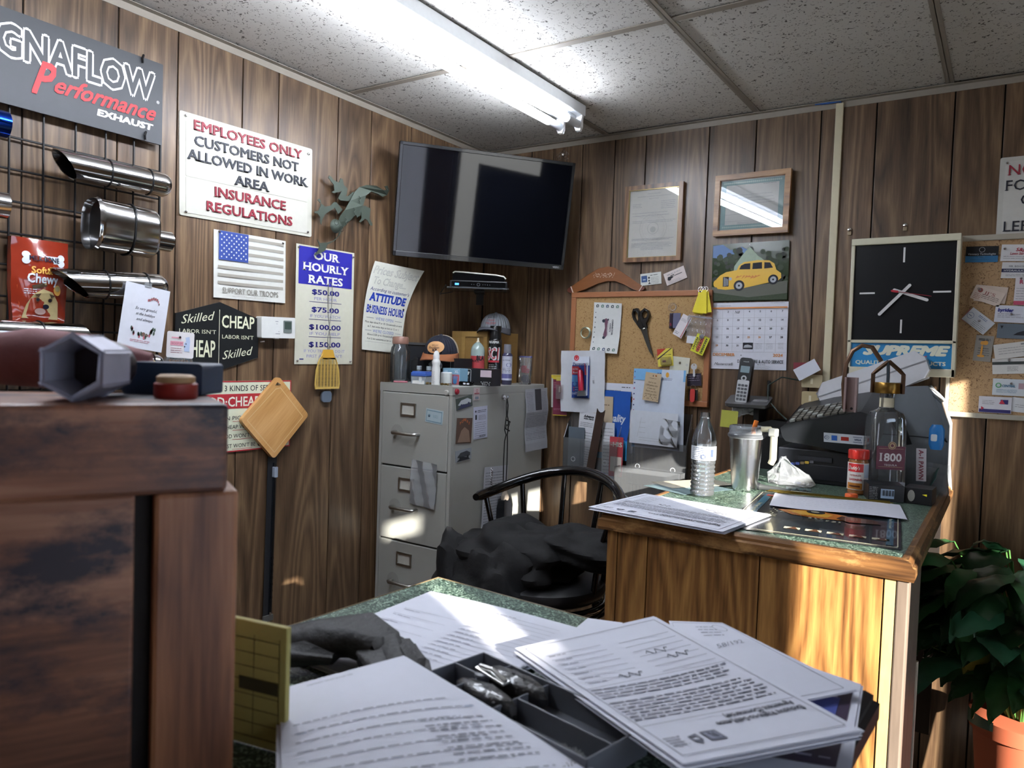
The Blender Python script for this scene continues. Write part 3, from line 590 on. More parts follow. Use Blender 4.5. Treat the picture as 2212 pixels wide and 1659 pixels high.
# ------------------------------------------------------------------ metal gecko
def gk(px, py): y, z = LW(px, py, .02); return (y, z)
KS = 8.295
gkp = lambda x, y: gk(660 + x / KS, 360 + y / KS)
oc = gkp(760, 760)
t = thing('gecko_ornament', 'green-grey sheet metal gecko climbing the wall beside the screen', 'wall ornament', *onL(oc, .022, 0))
def gp(pts): return [(a - oc[0], b - oc[1]) for a, b in (gkp(*p) for p in pts)]
GM = mt('#4a534a', .5, .35, var=.15, scale=25)
def dome(x, y, z): return (x, y - .020 * max(0, 1 - (abs(x * .62 - z * .78) / .05) ** 2), z)
body = [(625, 790), (735, 620), (840, 460), (930, 370), (1040, 335), (1190, 350), (1330, 430), (1400, 420), (1340, 360), (1400, 350), (1470, 430), (1450, 510), (1360, 545), (1220, 490), (1100, 455), (1010, 520), (960, 700), (880, 830), (740, 980), (640, 1080), (575, 1160), (420, 1120), (500, 1000), (540, 900)]
G().prism(gp(body), -.001, .001).warp(dome).ob('body', GM, t)
G().lathe([(0, .016), (.012, .014), (.022, .006), (.025, 0)], 16, cap=False).xf(Matrix.Translation(Vector((*[gp([(475, 1070)])[0][0]], -.016, gp([(475, 1070)])[0][1]))) @ Matrix.Rotation(PI / 2, 4, 'X')).ob('head', GM, t, smooth=True)
legs = {'back_left': [(735, 620), (600, 610), (555, 570), (620, 440), (480, 480), (440, 460), (490, 430), (480, 330), (380, 200), (400, 160), (440, 190), (470, 240), (570, 290), (600, 210), (640, 230), (660, 330), (725, 400), (710, 500), (690, 530), (740, 530), (830, 450), (880, 560)],
        'front_left': [(640, 780), (530, 640), (480, 640), (430, 700), (330, 720), (240, 650), (190, 600), (220, 575), (250, 610), (250, 690), (210, 790), (130, 810), (140, 830), (190, 840), (240, 900), (240, 1000), (260, 1040), (280, 940), (330, 850), (500, 740), (560, 850)],
        'front_right': [(620, 1080), (560, 1250), (480, 1330), (370, 1360), (240, 1370), (190, 1300), (200, 1330), (230, 1420), (210, 1500), (140, 1570), (150, 1600), (220, 1560), (330, 1510), (370, 1400), (500, 1330), (600, 1220), (650, 1090)],
        'back_right': [(860, 830), (910, 910), (970, 880), (980, 800), (990, 930), (945, 985), (970, 1000), (1050, 935), (1090, 960), (1140, 1050), (1180, 1060), (1180, 1020), (1130, 930), (1150, 750), (1040, 700), (960, 720)]}
for i, (n, p) in enumerate(legs.items()): G().prism(gp(p), .000 + .001 * i, .002 + .001 * i).warp(lambda x, y, z: (x, y - .006, z)).ob('leg', GM, t)
for p in ((885, 600), (790, 810), (640, 990)): q = gp([p])[0]; G().tube([(q[0] - .004, -.022, q[1] + .012), (q[0] + .004, -.024, q[1] + .004), (q[0] - .004, -.024, q[1] - .004), (q[0] + .002, -.023, q[1] - .012)], .0016, 6).ob('raised_curl', GM, t)
for p in ((430, 1010), (520, 1130)): q = gp([p])[0]; G().ring(q[0], q[1], .010, .008, -.033).ob('eye', mt('#2c312c', .5, .5), t)

# ------------------------------------------------------------------ television and shelf in the corner
t = thing('television', 'black flat-screen television mounted across the corner, switched off', 'television', (.299, -.412, 2.053), (.195, .015, .871))
w_, h_ = .696, .4225
G().box(-w_ / 2, w_ / 2, .004, .030, -h_ / 2, h_ / 2).ob('back_shell', BLKM, t, bevel=.004)
fr = G(); bz = .013
fr.box(-w_ / 2, w_ / 2, -.006, .006, h_ / 2 - bz, h_ / 2).box(-w_ / 2, w_ / 2, -.006, .006, -h_ / 2, -h_ / 2 + .020).box(-w_ / 2, -w_ / 2 + bz, -.006, .006, -h_ / 2, h_ / 2).box(w_ / 2 - bz, w_ / 2, -.006, .006, -h_ / 2, h_ / 2)
fr.ob('bezel', mt('#101216', .18, coat=.4), t, bevel=.0015)
SCR = mt('#07080d', .035, var=.0, ior=1.5)
G().box(-w_ / 2 + bz, w_ / 2 - bz, -.002, .004, -h_ / 2 + .018, h_ / 2 - bz).ob('screen', SCR, t)
G().txt('VIZIO', w_ / 2 - .034, -h_ / 2 + .009, .0065, .028, y=-.0066, b=.01).ob('brand_lettering', mt('#c9ccd2', .4), t)
G().box(-.1, .1, .03, .055, -.1, .1).box(-.02, .02, .055, .13, -.03, .03).ob('wall_mount', BLKM, t)
# ornament hanging on the television's corner
p0 = CAM + ray(1216, 338) * 2.97
t = thing('glass_ornament', 'cluster of small shiny wire rings on the top right of the television', 'ornament', (p0.x, p0.y, p0.z + .006), (0, 0, .87))
rr = random.Random(5)
for k in range(9): a = rr.uniform(0, 6); x, z = rr.uniform(-.02, .02), rr.uniform(-.014, .014); G().tube([(x + .006 * math.cos(q), .003 * math.sin(q * 2), z + .007 * math.sin(q)) for q in [i * PI / 5 for i in range(10)]], .0008, 5, closed=True).ob('wire_ring', CHROME, t)
G().lathe([(0, -.008), (.005, -.004), (.006, 0), (.004, .006), (0, .008)], 10).ob('bead', CHROME, t, smooth=True)
# corner shelf with set-top box and router
sh = (.60, 0, .583)
p = CAM + ray(1035, 617) * 3.05
ang = math.atan2(.126, .19)
t = thing('wall_shelf', 'thin glass shelf in the corner beneath the television', 'shelf', (p.x, p.y, p.z - .022), (0, 0, ang))
G().rbox(0, .02, .25, .17, 0, .006, .01).xf(Matrix.Rotation(PI / 2, 4, 'X')).ob('glass_plate', glassy('glass plate', (.75, .85, .82, 1), mixw=.92), t)
G().box(-.015, .015, .09, .11, -.05, .0).box(-.02, .02, .0, .11, -.006, -.001).ob('bracket', BLKM, t)
t = thing('set_top_box', 'black satellite box with small blue display on the corner shelf', 'set-top box', (p.x, p.y, p.z - .021), (0, 0, ang))
G().box(-.115, .115, -.06, .07, .004, .034).ob('case', mt('#141518', .3), t, bevel=.003)
G().rbox(0, .019, .215, .022, -.063, -.0595, .004).ob('front_panel', BLKG, t)
G().rect(-.086, .019, .016, .008, -.0635).ob('display', mt('#3f7fd8', .4, emit=1.5), t)
g = G().ring(.0, .019, .0065, .0052, -.0636)
for k in (-3, -2, 2, 3, 4, 5): g.disc(k * .009, .019, .0016, -.0636, 8)
g.ob('buttons', mt('#55585c', .4), t)
for sx in (-1, 1):
    G().lathe([(.008, 0), (.008, .004)], 10, (sx * .09, -.03, 0)).ob('foot', BLKM, t)
t = thing('router', 'flat black router with a bright white rim resting on the satellite box', 'router', (p.x, p.y, p.z + .014), (0, 0, ang))
pr_ = [(-.105, .0), (.10, .0), (.108, .010), (.10, .019), (.07, .024), (-.06, .032), (-.098, .033), (-.105, .028)]
G().prism(pr_, -.05, .06).ob('case', BLKG, t, bevel=.002)
G().tube([(-.104, -.052, .028), (-.096, -.052, .034), (-.06, -.052, .033), (.0, -.052, .029), (.07, -.052, .025), (.10, -.052, .020), (.108, -.052, .011)], .0028, 8).ob('white_rim', mt('#e8e6da', .3), t, smooth=True)
tag(G().tube([(*([p.x - .115, p.y - .07]), p.z), (p.x - .15, p.y - .06, p.z - .03), (p.x - .18, p.y - .03, p.z - .034), (.06, -.30, p.z - .02), (.012, -.24, p.z + .03)], .0022, 6).ob('power_cable', BLKM), 'thin dark cable looping from the satellite box to the wall', 'cable')

# ------------------------------------------------------------------ back wall: frames
def frame(label, tl, tr, bl, br, mf, bw, inner, glassrough, prints, mats, off_=.016, turn=0):
    c, W_, H_, ti = qd(BW, tl, tr, bl, br, -.012); c = c
    t = thing('picture_frame', label, 'picture frame', (c[0], -off_, c[1]), (0, ti, turn))
    q = G().prism(rrect(0, 0, W_, H_, .001, 1), -.004, .012, hole=list(reversed(rrect(0, 0, W_ - 2 * bw, H_ - 2 * bw, .0005, 1)))); q.ob('frame', mf, t, bevel=.003)
    q = G().prism(rrect(0, 0, W_ - 2 * bw + .004, H_ - 2 * bw + .004, .0005, 1), -.001, .004, hole=list(reversed(rrect(0, 0, W_ - 2 * bw - .004, H_ - 2 * bw - .004, .0005, 1)))); q.ob('inner_bead', inner, t)
    G().box(-W_ / 2 + bw, W_ / 2 - bw, .006, .008, -H_ / 2 + bw, H_ / 2 - bw).ob('document', mats[0], t)
    g = G(); prints(g, W_ - 2 * bw, H_ - 2 * bw); g.ob('print', mats[1:], t)
    G().box(-W_ / 2 + bw, W_ / 2 - bw, .0015, .0025, -H_ / 2 + bw, H_ / 2 - bw).ob('glass', glassy('frame glass', rough=.01, mixw=1), t)
def cert1(g, w_, h_):
    y = .005; g.mat(0).txt('STATE OF ARKANSAS', 0, h_ / 2 - .018, .0045, .055, y=y).txt('DEPARTMENT OF FINANCE AND ADMINISTRATION', 0, h_ / 2 - .028, .004, .14, y=y).txt('Business Permit', 0, h_ / 2 - .037, .004, .04, y=y)
    g.lines(.03, .09, .085, 5, .007, .0014, y=y).lines(-.09, -.05, .078, 3, .006, .0014, y=y).lines(-.09, .07, .042, 2, .011, .0015, y=y).lines(-.09, .1, .01, 2, .006, .0014, y=y).lines(-.09, .09, -.06, 2, .005, .0015, y=y).lines(-.09, .09, -.078, 4, .005, .0014, y=y).lines(-.05, .05, -.098, 2, .005, .0016, y=y)
    g.mat(1).ring(0, -.02, .058, .0565, y).ring(0, -.02, .047, .0462, y).ring(0, -.02, .024, .022, y); g.disc(0, -.025, .012, y)
    for k in range(30): a = k * PI / 15; g.rect(.052 * math.cos(a), -.02 + .052 * math.sin(a), .004, .0012, y, a + PI / 2)
frame('brown framed state permit letter hanging to the left of the oak one', (1353, 405), (1479, 391), (1346, 567), (1470, 563), WALN, .017, mt('#a08c5c', .3, .8), .02, cert1, [mt('#bdbcb6', .6), GREY, mt('#a9a9a4', .6)])
def cert2(g, w_, h_):
    y = .005; g.mat(0).prism(rrect(0, 0, w_ - .01, h_ - .01, .001, 1), y, y + .0004, hole=list(reversed(rrect(0, 0, w_ - .045, h_ - .042, .001, 1))))
    for k in range(60):
        a = k * .2; g.mat(2).disc(-w_ / 2 + .016 + (w_ - .032) * (k % 30) / 29, (h_ / 2 - .013) * (1 if k < 30 else -1), .0035, y - .0004, 8)
    g.mat(1).lines(.04, .09, .07, 1, .01, .002, y=y).lines(-.1, .09, .035, 2, .012, .0012, y=y).lines(-.1, -.04, .008, 4, .006, .0014, y=y).rect(0, -.035, .2, .0008, y).rect(0, -.06, .2, .0008, y).lines(-.05, .05, -.066, 2, .005, .0012, y=y).lines(.0, .09, .012, 2, .01, .0012, y=y)
frame('oak framed certificate with blue-green border above the car calendar', (1547, 382), (1711, 365), (1541, 511), (1707, 504), OAK, .019, OAK, .02, cert2, [mt('#bfc0bc', .6), mt('#7d9a9a', .6), GREY, mt('#a8bdb9', .6)], .024, -.05)

# ------------------------------------------------------------------ wall calendar
P = [BW(*q, -.004) for q in ((1543, 533), (1706, 519), (1704, 649), (1545, 656), (1701, 802), (1539, 800))]
t = thing('wall_calendar', 'wall calendar, DECEMBER 2024 page under a photo of a yellow vintage car', 'calendar', (1.217, -.004, 1.70), (0, -.012, 0))
cw = .280; CALP = mt('#cdced8', .5)
G().slab(cw, .215, .002, 6, 6, cz=.122).warp(lambda x, y, z: (x, y - .006 * math.sin((z - .014) * 9), z)).ob('picture_page', mt('#2c3a22', .2, var=.3, scale=40), t)
G().slab(cw - .002, .248, .001, 6, 8, cx=.004, cz=-.114).warp(lambda x, y, z: (x, y - .003 * math.sin((z) * 12) ** 2, z)).ob('month_page', CALP, t)
g = G(); Y = -.0075
g.mat(0).poly([(-.138, .18), (-.138, .225), (-.10, .227), (-.07, .205), (-.03, .215), (.0, .20), (-.01, .185), (-.07, .19), (-.1, .175)], Y + .001)
rr = random.Random(2)
for k in range(90):
    x, z = rr.uniform(-.132, .132), rr.uniform(.06, .205); g.mat(1 if k % 2 else 2).disc(x, z, rr.uniform(.006, .013), Y + .0008 - (k % 5) * .0001, 7)
g.mat(3).poly([(-.001, .215), (.03, .180), (.075, .145), (.06, .10), (-.06, .10), (-.055, .145), (-.03, .18)], Y)
g.mat(10).poly([(-.138, .07), (-.05, .062), (.138, .085), (.138, .04), (.0, .028), (-.138, .05)], Y)
g.mat(1).poly([(-.138, .05), (0, .028), (.138, .04), (.138, .017), (-.138, .017)], Y)
yc = Y - .0006
g.mat(4).poly([(-.125, .075), (-.122, .098), (-.108, .112), (-.085, .124), (-.045, .130), (-.038, .146), (-.02, .158), (.03, .163), (.072, .160), (.090, .148), (.098, .125), (.115, .112), (.116, .095), (.105, .086), (-.02, .062), (-.085, .058), (-.115, .062)], yc)
g.mat(5).poly([(-.036, .132), (-.030, .146), (-.016, .152), (.004, .153), (.004, .131)], yc - .0004).poly([(.012, .131), (.013, .153), (.046, .155), (.047, .131)], yc - .0004).poly([(.055, .131), (.055, .154), (.075, .152), (.086, .133)], yc - .0004)
for x, z, r_ in ((-.035, .072, .020), (.088, .090, .018)): g.mat(5).disc(x, z, r_, yc - .0006, 18); g.mat(6).disc(x, z, r_ * .62, yc - .0009, 14); g.mat(5).disc(x, z, r_ * .2, yc - .0012, 8)
for k in range(6): g.mat(6).rect(-.092 + k * .003, .088 - k * .0005, .0015, .034 - k * .002, yc - .0007)
g.mat(5).rect(-.085, .088, .022, .036, yc - .0005); g.mat(6).disc(-.068, .098, .006, yc - .001, 10); g.mat(4).disc(-.122, .082, .010, yc - .001, 10, .014)
for k in range(8): x = -.05 + k * .011; g.mat(9).poly([(x, .098 + .004 * math.sin(k * 2)), (x + .016, .105 + .004 * math.sin(k)), (x + .008, .109)], yc - .0004)
g.mat(4).rect(.008, .143, .006, .024, yc - .0008).rect(.051, .143, .006, .024, yc - .0008)
Y = -.0042
g.mat(7).rect(.004, -.010, cw - .006, .0055, Y); cx0 = -.116; dx = .0395
g.mat(8).lines(-.12, -.06, -.001, 1, .004, .0012, y=Y).lines(.08, .13, .006, 1, .004, .0012, y=Y)
for i in range(8): g.mat(8).rect(-.134 + i * dx, -.095, .0006, .155, Y)
for i in range(6): g.mat(8).rect(.004, -.016 - i * .0315, cw - .006, .0006, Y)
for d_ in range(1, 32):
    i, j = (d_ - 1) % 7, (d_ - 1) // 7
    g.mat(7 if d_ in (25, 26, 29) else (8 if i == 0 else 5))
    if d_ != 3: g.txt(str(d_), cx0 + i * dx + .003, -.024 - j * .0315, .0068, y=Y - .0003, b=.035)
g.mat(5).txt('N8', cx0 + 2 * dx - .002, -.026, .010, y=Y - .0003, sh=.3)
g.mat(5).rect(.004, -.151, .037, .024, Y).mat(6).poly([(-.012, -.158), (-.008, -.148), (.004, -.146), (.018, -.150), (.020, -.157)], Y - .0004)
g.mat(8)
for i in (1, 2): g.lines(.004 + i * dx - .014, .004 + i * dx + .014, -.143, 5, .0045, .0012, y=Y, word=.003)
g.lines(.112, .132, -.140, 5, .005, .001, y=Y)
g.mat(7).txt('DECEMBER', -.085, -.184, .0105, .082, y=Y, b=.03).txt('2024', .113, -.184, .0105, .034, y=Y, b=.03)
g.mat(5).txt('DANNY’S TIRE & AUTO SERVICE', .050, -.208, .0115, .165, y=Y, b=.02).txt('1001 E. 3rd St.', .055, -.219, .005, .03, y=Y).mat(8).lines(.02, .09, -.225, 3, .004, .001, y=Y); g.mat(5).txt('Mastercraft', -.085, -.219, .010, .072, y=Y, sh=.5, b=-.01)
g.disc(-.02, -.186, .0018, Y)
g.ob('printed_artwork', [mt('#4f6f9e', .4), mt('#27361a', .5, var=.4, scale=200), mt('#1c2416', .5, var=.4, scale=200), mt('#8fa08a', .4, var=.25, scale=60), mt('#d6a92c', .3), INK, mt('#9ea2a8', .4), mt('#d28a4e', .5), GREY, mt('#c47a28', .4), mt('#55574c', .5)], t)
tacks(t, [(0, .222)], CHROME, .003)

# ------------------------------------------------------------------ boomerang and cork board
t = thing('boomerang', 'brown wooden boomerang with carved white figures on top of the cork board', 'boomerang', (.625, -.014, 1.762), (-.12, 0, 0))
bp = lambda q: [(BW(1200 + x / 6.144, 560 + y / 6.144, -.014)[0] - .625, BW(1200 + x / 6.144, 560 + y / 6.144, -.014)[1] - 1.762) for x, y in q]
ol = [(165, 390), (230, 350), (430, 200), (560, 120), (680, 95), (760, 105), (850, 150), (1000, 250), (1190, 380), (1170, 405), (1110, 425), (1030, 400), (900, 330), (780, 290), (680, 290), (560, 320), (400, 400), (250, 450), (190, 445), (160, 420)]
G().prism(bp(ol), -.004, .004).ob('blade', mt('#7a4a26', .35, var=.2, scale=15, stretch=(1, 1, 8), coat=.3), t, bevel=.0025)
g = G()
for p_ in ([(165, 390), (205, 372), (240, 450), (190, 445), (160, 420)], [(1150, 360), (1190, 380), (1170, 405), (1120, 425), (1110, 420)]): g.mat(1).poly(bp(p_), -.0046)
for p_ in ([(200, 365), (212, 360), (248, 448), (236, 452)], [(1155, 348), (1162, 352), (1120, 428), (1110, 424)]): g.mat(0).poly(bp(p_), -.0048)
rr = random.Random(8)
for k in range(26):
    x = 500 + k * 11; z = 215 + 25 * math.sin(k * 1.7); q = bp([(x, z)])[0]; g.mat(0).rect(q[0], q[1], .006 + .005 * rr.random(), .0009, -.0046, rr.uniform(-1.4, 1.4))
for c_ in ((560, 210), (720, 200), (650, 205)): q = bp([c_])[0]; g.mat(0).ring(q[0], q[1], .0065, .0056, -.0047, 12)
g.ob('carved_figures', [mt('#d9c4b8', .5), mt('#5c2a1c', .5)], t)
t = thing('cork_board', 'cork notice board in a wooden frame left of the calendar', 'notice board', (.781, -.016, 1.535), (0, 0, 0))
bw_, bh = .606, .446
G().box(-bw_ / 2 + .01, bw_ / 2 - .01, .002, .014, -bh / 2 + .01, bh / 2 - .01).ob('cork_sheet', CORK, t)
for z in (-1, 1): G().box(-bw_ / 2, bw_ / 2, -.006, .015, z * (bh / 2 - .011) - .011, z * (bh / 2 - .011) + .011).ob('frame_rail', mt('#9c6644', .4, var=.15, scale=30, stretch=(1, 1, 12)), t, bevel=.002)
for x in (-1, 1): G().box(x * (bw_ / 2 - .011) - .011, x * (bw_ / 2 - .011) + .011, -.0055, .0145, -bh / 2 + .022, bh / 2 - .022).ob('frame_rail', mt('#9c6644', .4, var=.15, scale=30, stretch=(12, 1, 1)), t, bevel=.002)
def bcard(name, label, cat, pts, m, prints=None, mats=(), off=.02, group=None, warp=None, n=1, rad=0):
    c, W_, H_, ti = qd(BW, *pts, -off)
    t = thing(name, label, cat, *onB(c, off, ti), group=group)
    q = (G().slab(W_, H_, .0006, 6, 6) if not rad else G().prism(rrect(0, 0, W_, H_, rad), 0, .0006))
    if warp: q.warp(warp)
    q.ob('card', m, t)
    if prints:
        g = G(); prints(g, W_, H_)
        if warp: g.warp(warp)
        g.ob('print', list(mats), t)
    return t, W_, H_
def pc1(g, w_, h_): g.mat(1).poly(rrect(-w_ * .31, .002, w_ * .28, h_ * .55, .002)).mat(0).disc(-w_ * .08, h_ * .1, .004).disc(-w_ * .08, -h_ * .15, .0035).lines(-w_ * .02, w_ * .42, h_ * .3, 1, .004, .002).lines(.0, w_ * .4, h_ * .1, 5, .006, .001).poly([(-.012, -h_ * .42), (-.006, -h_ * .25), (0, -h_ * .42)]).mat(2).rect(-w_ * .31, -.001, .012, .004, -.001)
bcard('business_card', 'white business card with a small blue photo, on the wall left of the rifle card', 'card', ((1383, 592), (1428, 587), (1384, 618), (1429, 612)), mt('#c4c6c0', .5), pc1, [INK, mt('#2d4a78', .5), mt('#a9b6c8', .5)], off=.004)
def pc2(g, w_, h_): g.mat(0).rect(.0, .002, .060, .0018).rect(.016, .003, .03, .0012).poly([(-.034, -.004), (-.030, .006), (-.012, .004), (-.008, -.002), (-.018, -.004), (-.022, -.009), (-.030, -.009)]).rect(-.01, .007, .016, .003).mat(1).lines(-.03, .03, .014, 1, .004, .003).lines(-.035, .02, -.013, 3, .004, .0012)
bcard('business_card', 'tilted pinkish business card with a rifle drawing, left of the calendar', 'card', ((1433, 592), (1476, 574), (1441, 618), (1485, 599)), mt('#c8bcb8', .5), pc2, [INK, GREY], off=.004)
def pcon(g, w_, h_):
    cols = [INK, 0]
    for k in range(5):
        for s_ in (1, -1):
            x = -w_ * .36 + k * w_ * .18; z = s_ * h_ * .43; g.mat(k % 3).poly([(x - .006, z - .006), (x - .007, z + .003), (x, z + .007), (x + .006, z + .004), (x + .005, z - .005)]).mat(4).disc(x, z, .003, -.0012, 8)
    for k in range(7): g.mat(0).rect(-w_ * .42, h_ * .30 - k * h_ * .1, .004, .006 if k % 2 else .003)
    g.mat(3).poly([(-.012, .035), (-.002, .04), (.006, .03), (.002, .0), (.006, -.03), (-.004, -.045), (-.012, -.03), (-.006, 0)]).mat(0).disc(-.014, .028, .007, -.0012).disc(-.008, -.040, .006, -.0012).disc(.006, .034, .004, -.0012)
    g.mat(0).txt('CONNECTOR', .027, .004, .007, .062, a=-PI / 2, b=.03, y=-.001).txt('EXPERTS', .017, .002, .005, .035, a=-PI / 2, b=.03, y=-.001)
    for k in range(3): g.mat(3).rect(.009 - k * .0015 * 2, .0, .0007, .06 - k * .01)
t_, _, _ = bcard('product_flyer', 'white product flyer with rows of connector pictures pinned to the cork board', 'flyer', ((1285, 653), (1348, 656), (1276, 760), (1332, 764)), mt('#c9cbc9', .45), pcon, [mt('#2c3340', .5), mt('#4f6e62', .5), mt('#37446a', .5), mt('#6d4a5c', .5), mt('#b9c2bd', .5)], off=.022, warp=lambda x, y, z: (x, y - .012 * (z / .1) ** 2 * (1 if z < 0 else .4), z))
tacks(t_, [(0, .085)], CHROME, .003)
# spring ring
c = BW(1266, 719, -.022); t = thing('metal_ring', 'greenish coiled metal ring pinned at the left of the cork board', 'ring', (c[0], -.024, c[1]))
for k in range(3): G().tube([((.022 - k * .001) * math.cos(a), -.003 * k + .001 * math.sin(3 * a), (.023 - k * .001) * math.sin(a)) for a in [i * PI / 14 for i in range(28)]], .0022, 8, closed=True).ob('coil', mt('#a9b3a0', .3, .7), t, smooth=True)
# scissors
sp = lambda q, o_=(0, 0): [(BW(1200 + x / 6.144, 560 + y / 6.144, -.024)[0] - o_[0], BW(1200 + x / 6.144, 560 + y / 6.144, -.024)[1] - o_[1]) for x, y in q]
o_ = sp([(1180, 930)])[0]
t = thing('scissors', 'black-handled scissors hanging point down in the middle of the cork board', 'scissors', (o_[0], -.026, o_[1]))
G().prism(sp([(1130, 915), (1215, 900), (1225, 1000), (1300, 1300), (1245, 1220), (1190, 1080)], o_), -.001, .0012).ob('blade', mt('#5b5c58', .3, .9), t)
G().prism(sp([(1140, 905), (1190, 900), (1230, 1040), (1305, 1305), (1215, 1120)], o_), .0014, .003).ob('blade', mt('#6d6e6a', .3, .9), t)
def hnd(out, hole_): G().prism(sp(out, o_), -.005, .006, hole=sp(hole_, o_)).ob('handle', mt('#151311', .35), t, bevel=.0022)
hnd([(1090, 655), (1040, 665), (1022, 730), (1040, 800), (1090, 870), (1130, 920), (1190, 905), (1160, 850), (1125, 760), (1120, 690)], [(1075, 690), (1100, 720), (1110, 800), (1100, 845), (1060, 790), (1045, 730), (1050, 695)])
hnd([(1190, 655), (1240, 680), (1255, 740), (1235, 800), (1210, 850), (1215, 905), (1165, 915), (1140, 830), (1120, 770), (1130, 700)], [(1195, 680), (1160, 710), (1150, 760), (1175, 790), (1215, 775), (1232, 735), (1225, 695)])
G().lathe([(0, .004), (.0045, .003), (.0045, 0)], 12).xf(Matrix.Translation((0, -.002, .002)) @ Matrix.Rotation(PI / 2, 4, 'X')).ob('pivot_screw', CHROME, t)
# yellow key tags
c = BW(1517, 633, -.028); t = thing('key_tags', 'bunch of blank yellow key tags hanging at the top right corner of the cork board', 'key tags', (c[0], -.03, c[1]))
for k, (x, a, h_) in enumerate(((-.004, .10, .10), (.008, -.02, .092), (.018, -.10, .090), (.001, .2, .094), (.012, .06, .096))):
    G().prism([(-.010, .002), (-.006, .010), (.006, .010), (.010, .002), (.018, -.5 * h_ - .03), (-.018, -.5 * h_ - .03)], -.0008 * k, .0006 - .0008 * k).xf(Matrix.Translation((x, -.002 - k * .0022, .0)) @ Matrix.Rotation(a, 4, 'Y')).ob('tag', mt('#d6c62a', .4) if k % 2 else YEL, t)
for k in range(3): G().tube([(-.004 + k * .010 + .009 * math.cos(a), -.008 + .004 * math.sin(a), .013 + .010 * math.sin(a)) for a in [i * PI / 10 for i in range(20)]], .0009, 6, closed=True).ob('wire_ring', CHROME, t)
G().disc(-.003, .004, .0032, -.0135).ob('grommet', BLK, t)
# key ring with fob and stack of cards
c = BW(1453, 664, -.026); t = thing('key_ring', 'double wire key ring with a dark fob hanging on the cork board', 'key ring', (c[0], -.027, c[1]))
for r_, x in ((.0165, 0), (.011, .002)): G().tube([(x + r_ * math.cos(a), .002 * math.sin(a), r_ * math.sin(a)) for a in [i * PI / 14 for i in range(28)]], .0011, 6, closed=True).ob('wire_ring', CHROME, t)
G().box(-.010, .004, -.004, .004, -.082, -.022).ob('fob', mt('#2a1f2c', .3), t, bevel=.002); G().box(.004, .034, -.001, .001, -.080, -.022).ob('fob_card', mt('#5f5f78', .3), t)
G().txt('GT', -.003, -.066, .006, a=PI / 2, y=-.0046, b=.02).ob('lettering', mt('#b02a48', .4), t)
bcard('envelope', 'small white return envelope tucked slantwise beside the dark key fob', 'envelope', ((1477, 678), (1492, 686), (1452, 720), (1474, 733)), mt('#cfc9cc', .5), lambda g, w_, h_: g.mat(0).rect(w_ * .38, 0, w_ * .07, h_ * .95).mat(1).lines(-w_ * .4, w_ * .2, h_ * .3, 3, .004, .0014).lines(-w_ * .4, w_ * .1, -h_ * .32, 2, .006, .003), [mt('#b3524c', .5), GREY], off=.034)
c = BW(1510, 706, -.036); t = thing('zip_bag', 'clear zip bag hanging between the envelope and the calendar', 'bag', (c[0], -.038, c[1]), (0, .10, 0))
rr = random.Random(4)
G().slab(.095, .085, .003, 12, 12).warp(lambda x, y, z: (x + .002 * math.sin(z * 200), y - .003 * math.sin(x * 160 + z * 60) - .002 * math.sin(z * 210), z)).ob('bag_film', glassy('bag film', mixw=.88), t, smooth=True)
G().box(-.047, .047, -.003, .0, .034, .038).ob('zip_strip', mt('#b9b9c6', .3, trans=.6), t)
G().box(-.04, .01, -.001, .0005, -.066, -.038).ob('paper_slip', mt('#c4c4c8', .5), t)
# hunting permit
c, W_, H_, ti = qd(BW, (1512, 703), (1535, 714), (1484, 774), (1523, 785), -.034)
t = thing('permit_card', 'yellow ARKANSAS permit card with red number panel, tilted below the zip bag', 'card', (c[0], -.040, c[1]), (0, .38, 0))
G().box(-.026, .026, 0, .001, -.036, .036).ob('card', mt('#c9c832', .45), t)
g = G().mat(1).rect(0, 0, .014, .055).mat(0).txt('ARKANSAS', .016, 0, .009, .062, a=-PI / 2, b=.03, y=-.001).txt('C91101', 0, -.004, .008, .05, a=-PI / 2, b=.03, y=-.0012).txt('GUEST', -.010, .004, .0055, .045, a=-PI / 2, b=.03, y=-.001).txt('PERMIT', -.019, -.004, .006, .05, a=-PI / 2, b=.03, y=-.001).lines(-.024, .024, .034, 1, .003, .001)
g.ob('print', [INK, mt('#c05a40', .45)], t)
G().tube([(.0, -.003, .03), (.004, -.004, .036), (.002, -.003, .05)], .0015, 6).ob('clip', CHROME, t); G().lathe([(0, .004), (.009, .003), (.009, 0)], 14).xf(Matrix.Translation((-.006, -.001, .030)) @ Matrix.Rotation(PI / 2, 4, 'X')).ob('key_disc', mt('#77767c', .35, .6), t)
# yellow blister pack and tag
def pyl(g, w_, h_): g.mat(0).poly([(-w_ / 2, h_ / 2), (w_ * .1, h_ / 2), (-w_ / 2, h_ * .1)]).mat(1).poly([(-w_ / 2, -.002), (w_ * .42, h_ * .5), (w_ * .5, h_ * .5), (-w_ / 2, -.008)]).lines(-w_ * .1, w_ * .4, h_ * .14, 1, .003, .0015).mat(2).rect(-.005, -h_ * .22, .014, .008)
t_, W_, H_ = bcard('blister_pack', 'small yellow and red fuse blister pack pinned on the lower cork board', 'pack', ((1419, 754), (1452, 752), (1422, 793), (1455, 789)), mt('#cfc04a', .4), pyl, [mt('#b23b2c', .4), INK, mt('#7c4a22', .4)], off=.022)
G().rbox(.004, -H_ * .2, W_ * .7, H_ * .45, -.008, 0, .003).ob('blister', glassy('blister', (.95, .92, .5, 1), mixw=.9), t_)
t_, _, _ = bcard('paper_tag', 'blank off-white paper tag half under the yellow fuse pack', 'tag', ((1455, 770), (1493, 774), (1440, 806), (1484, 812)), mt('#c3c2b2', .55), lambda g, w_, h_: g.mat(0).ring(w_ * .38, h_ * .1, .004, .0026), [GREY], off=.0195)
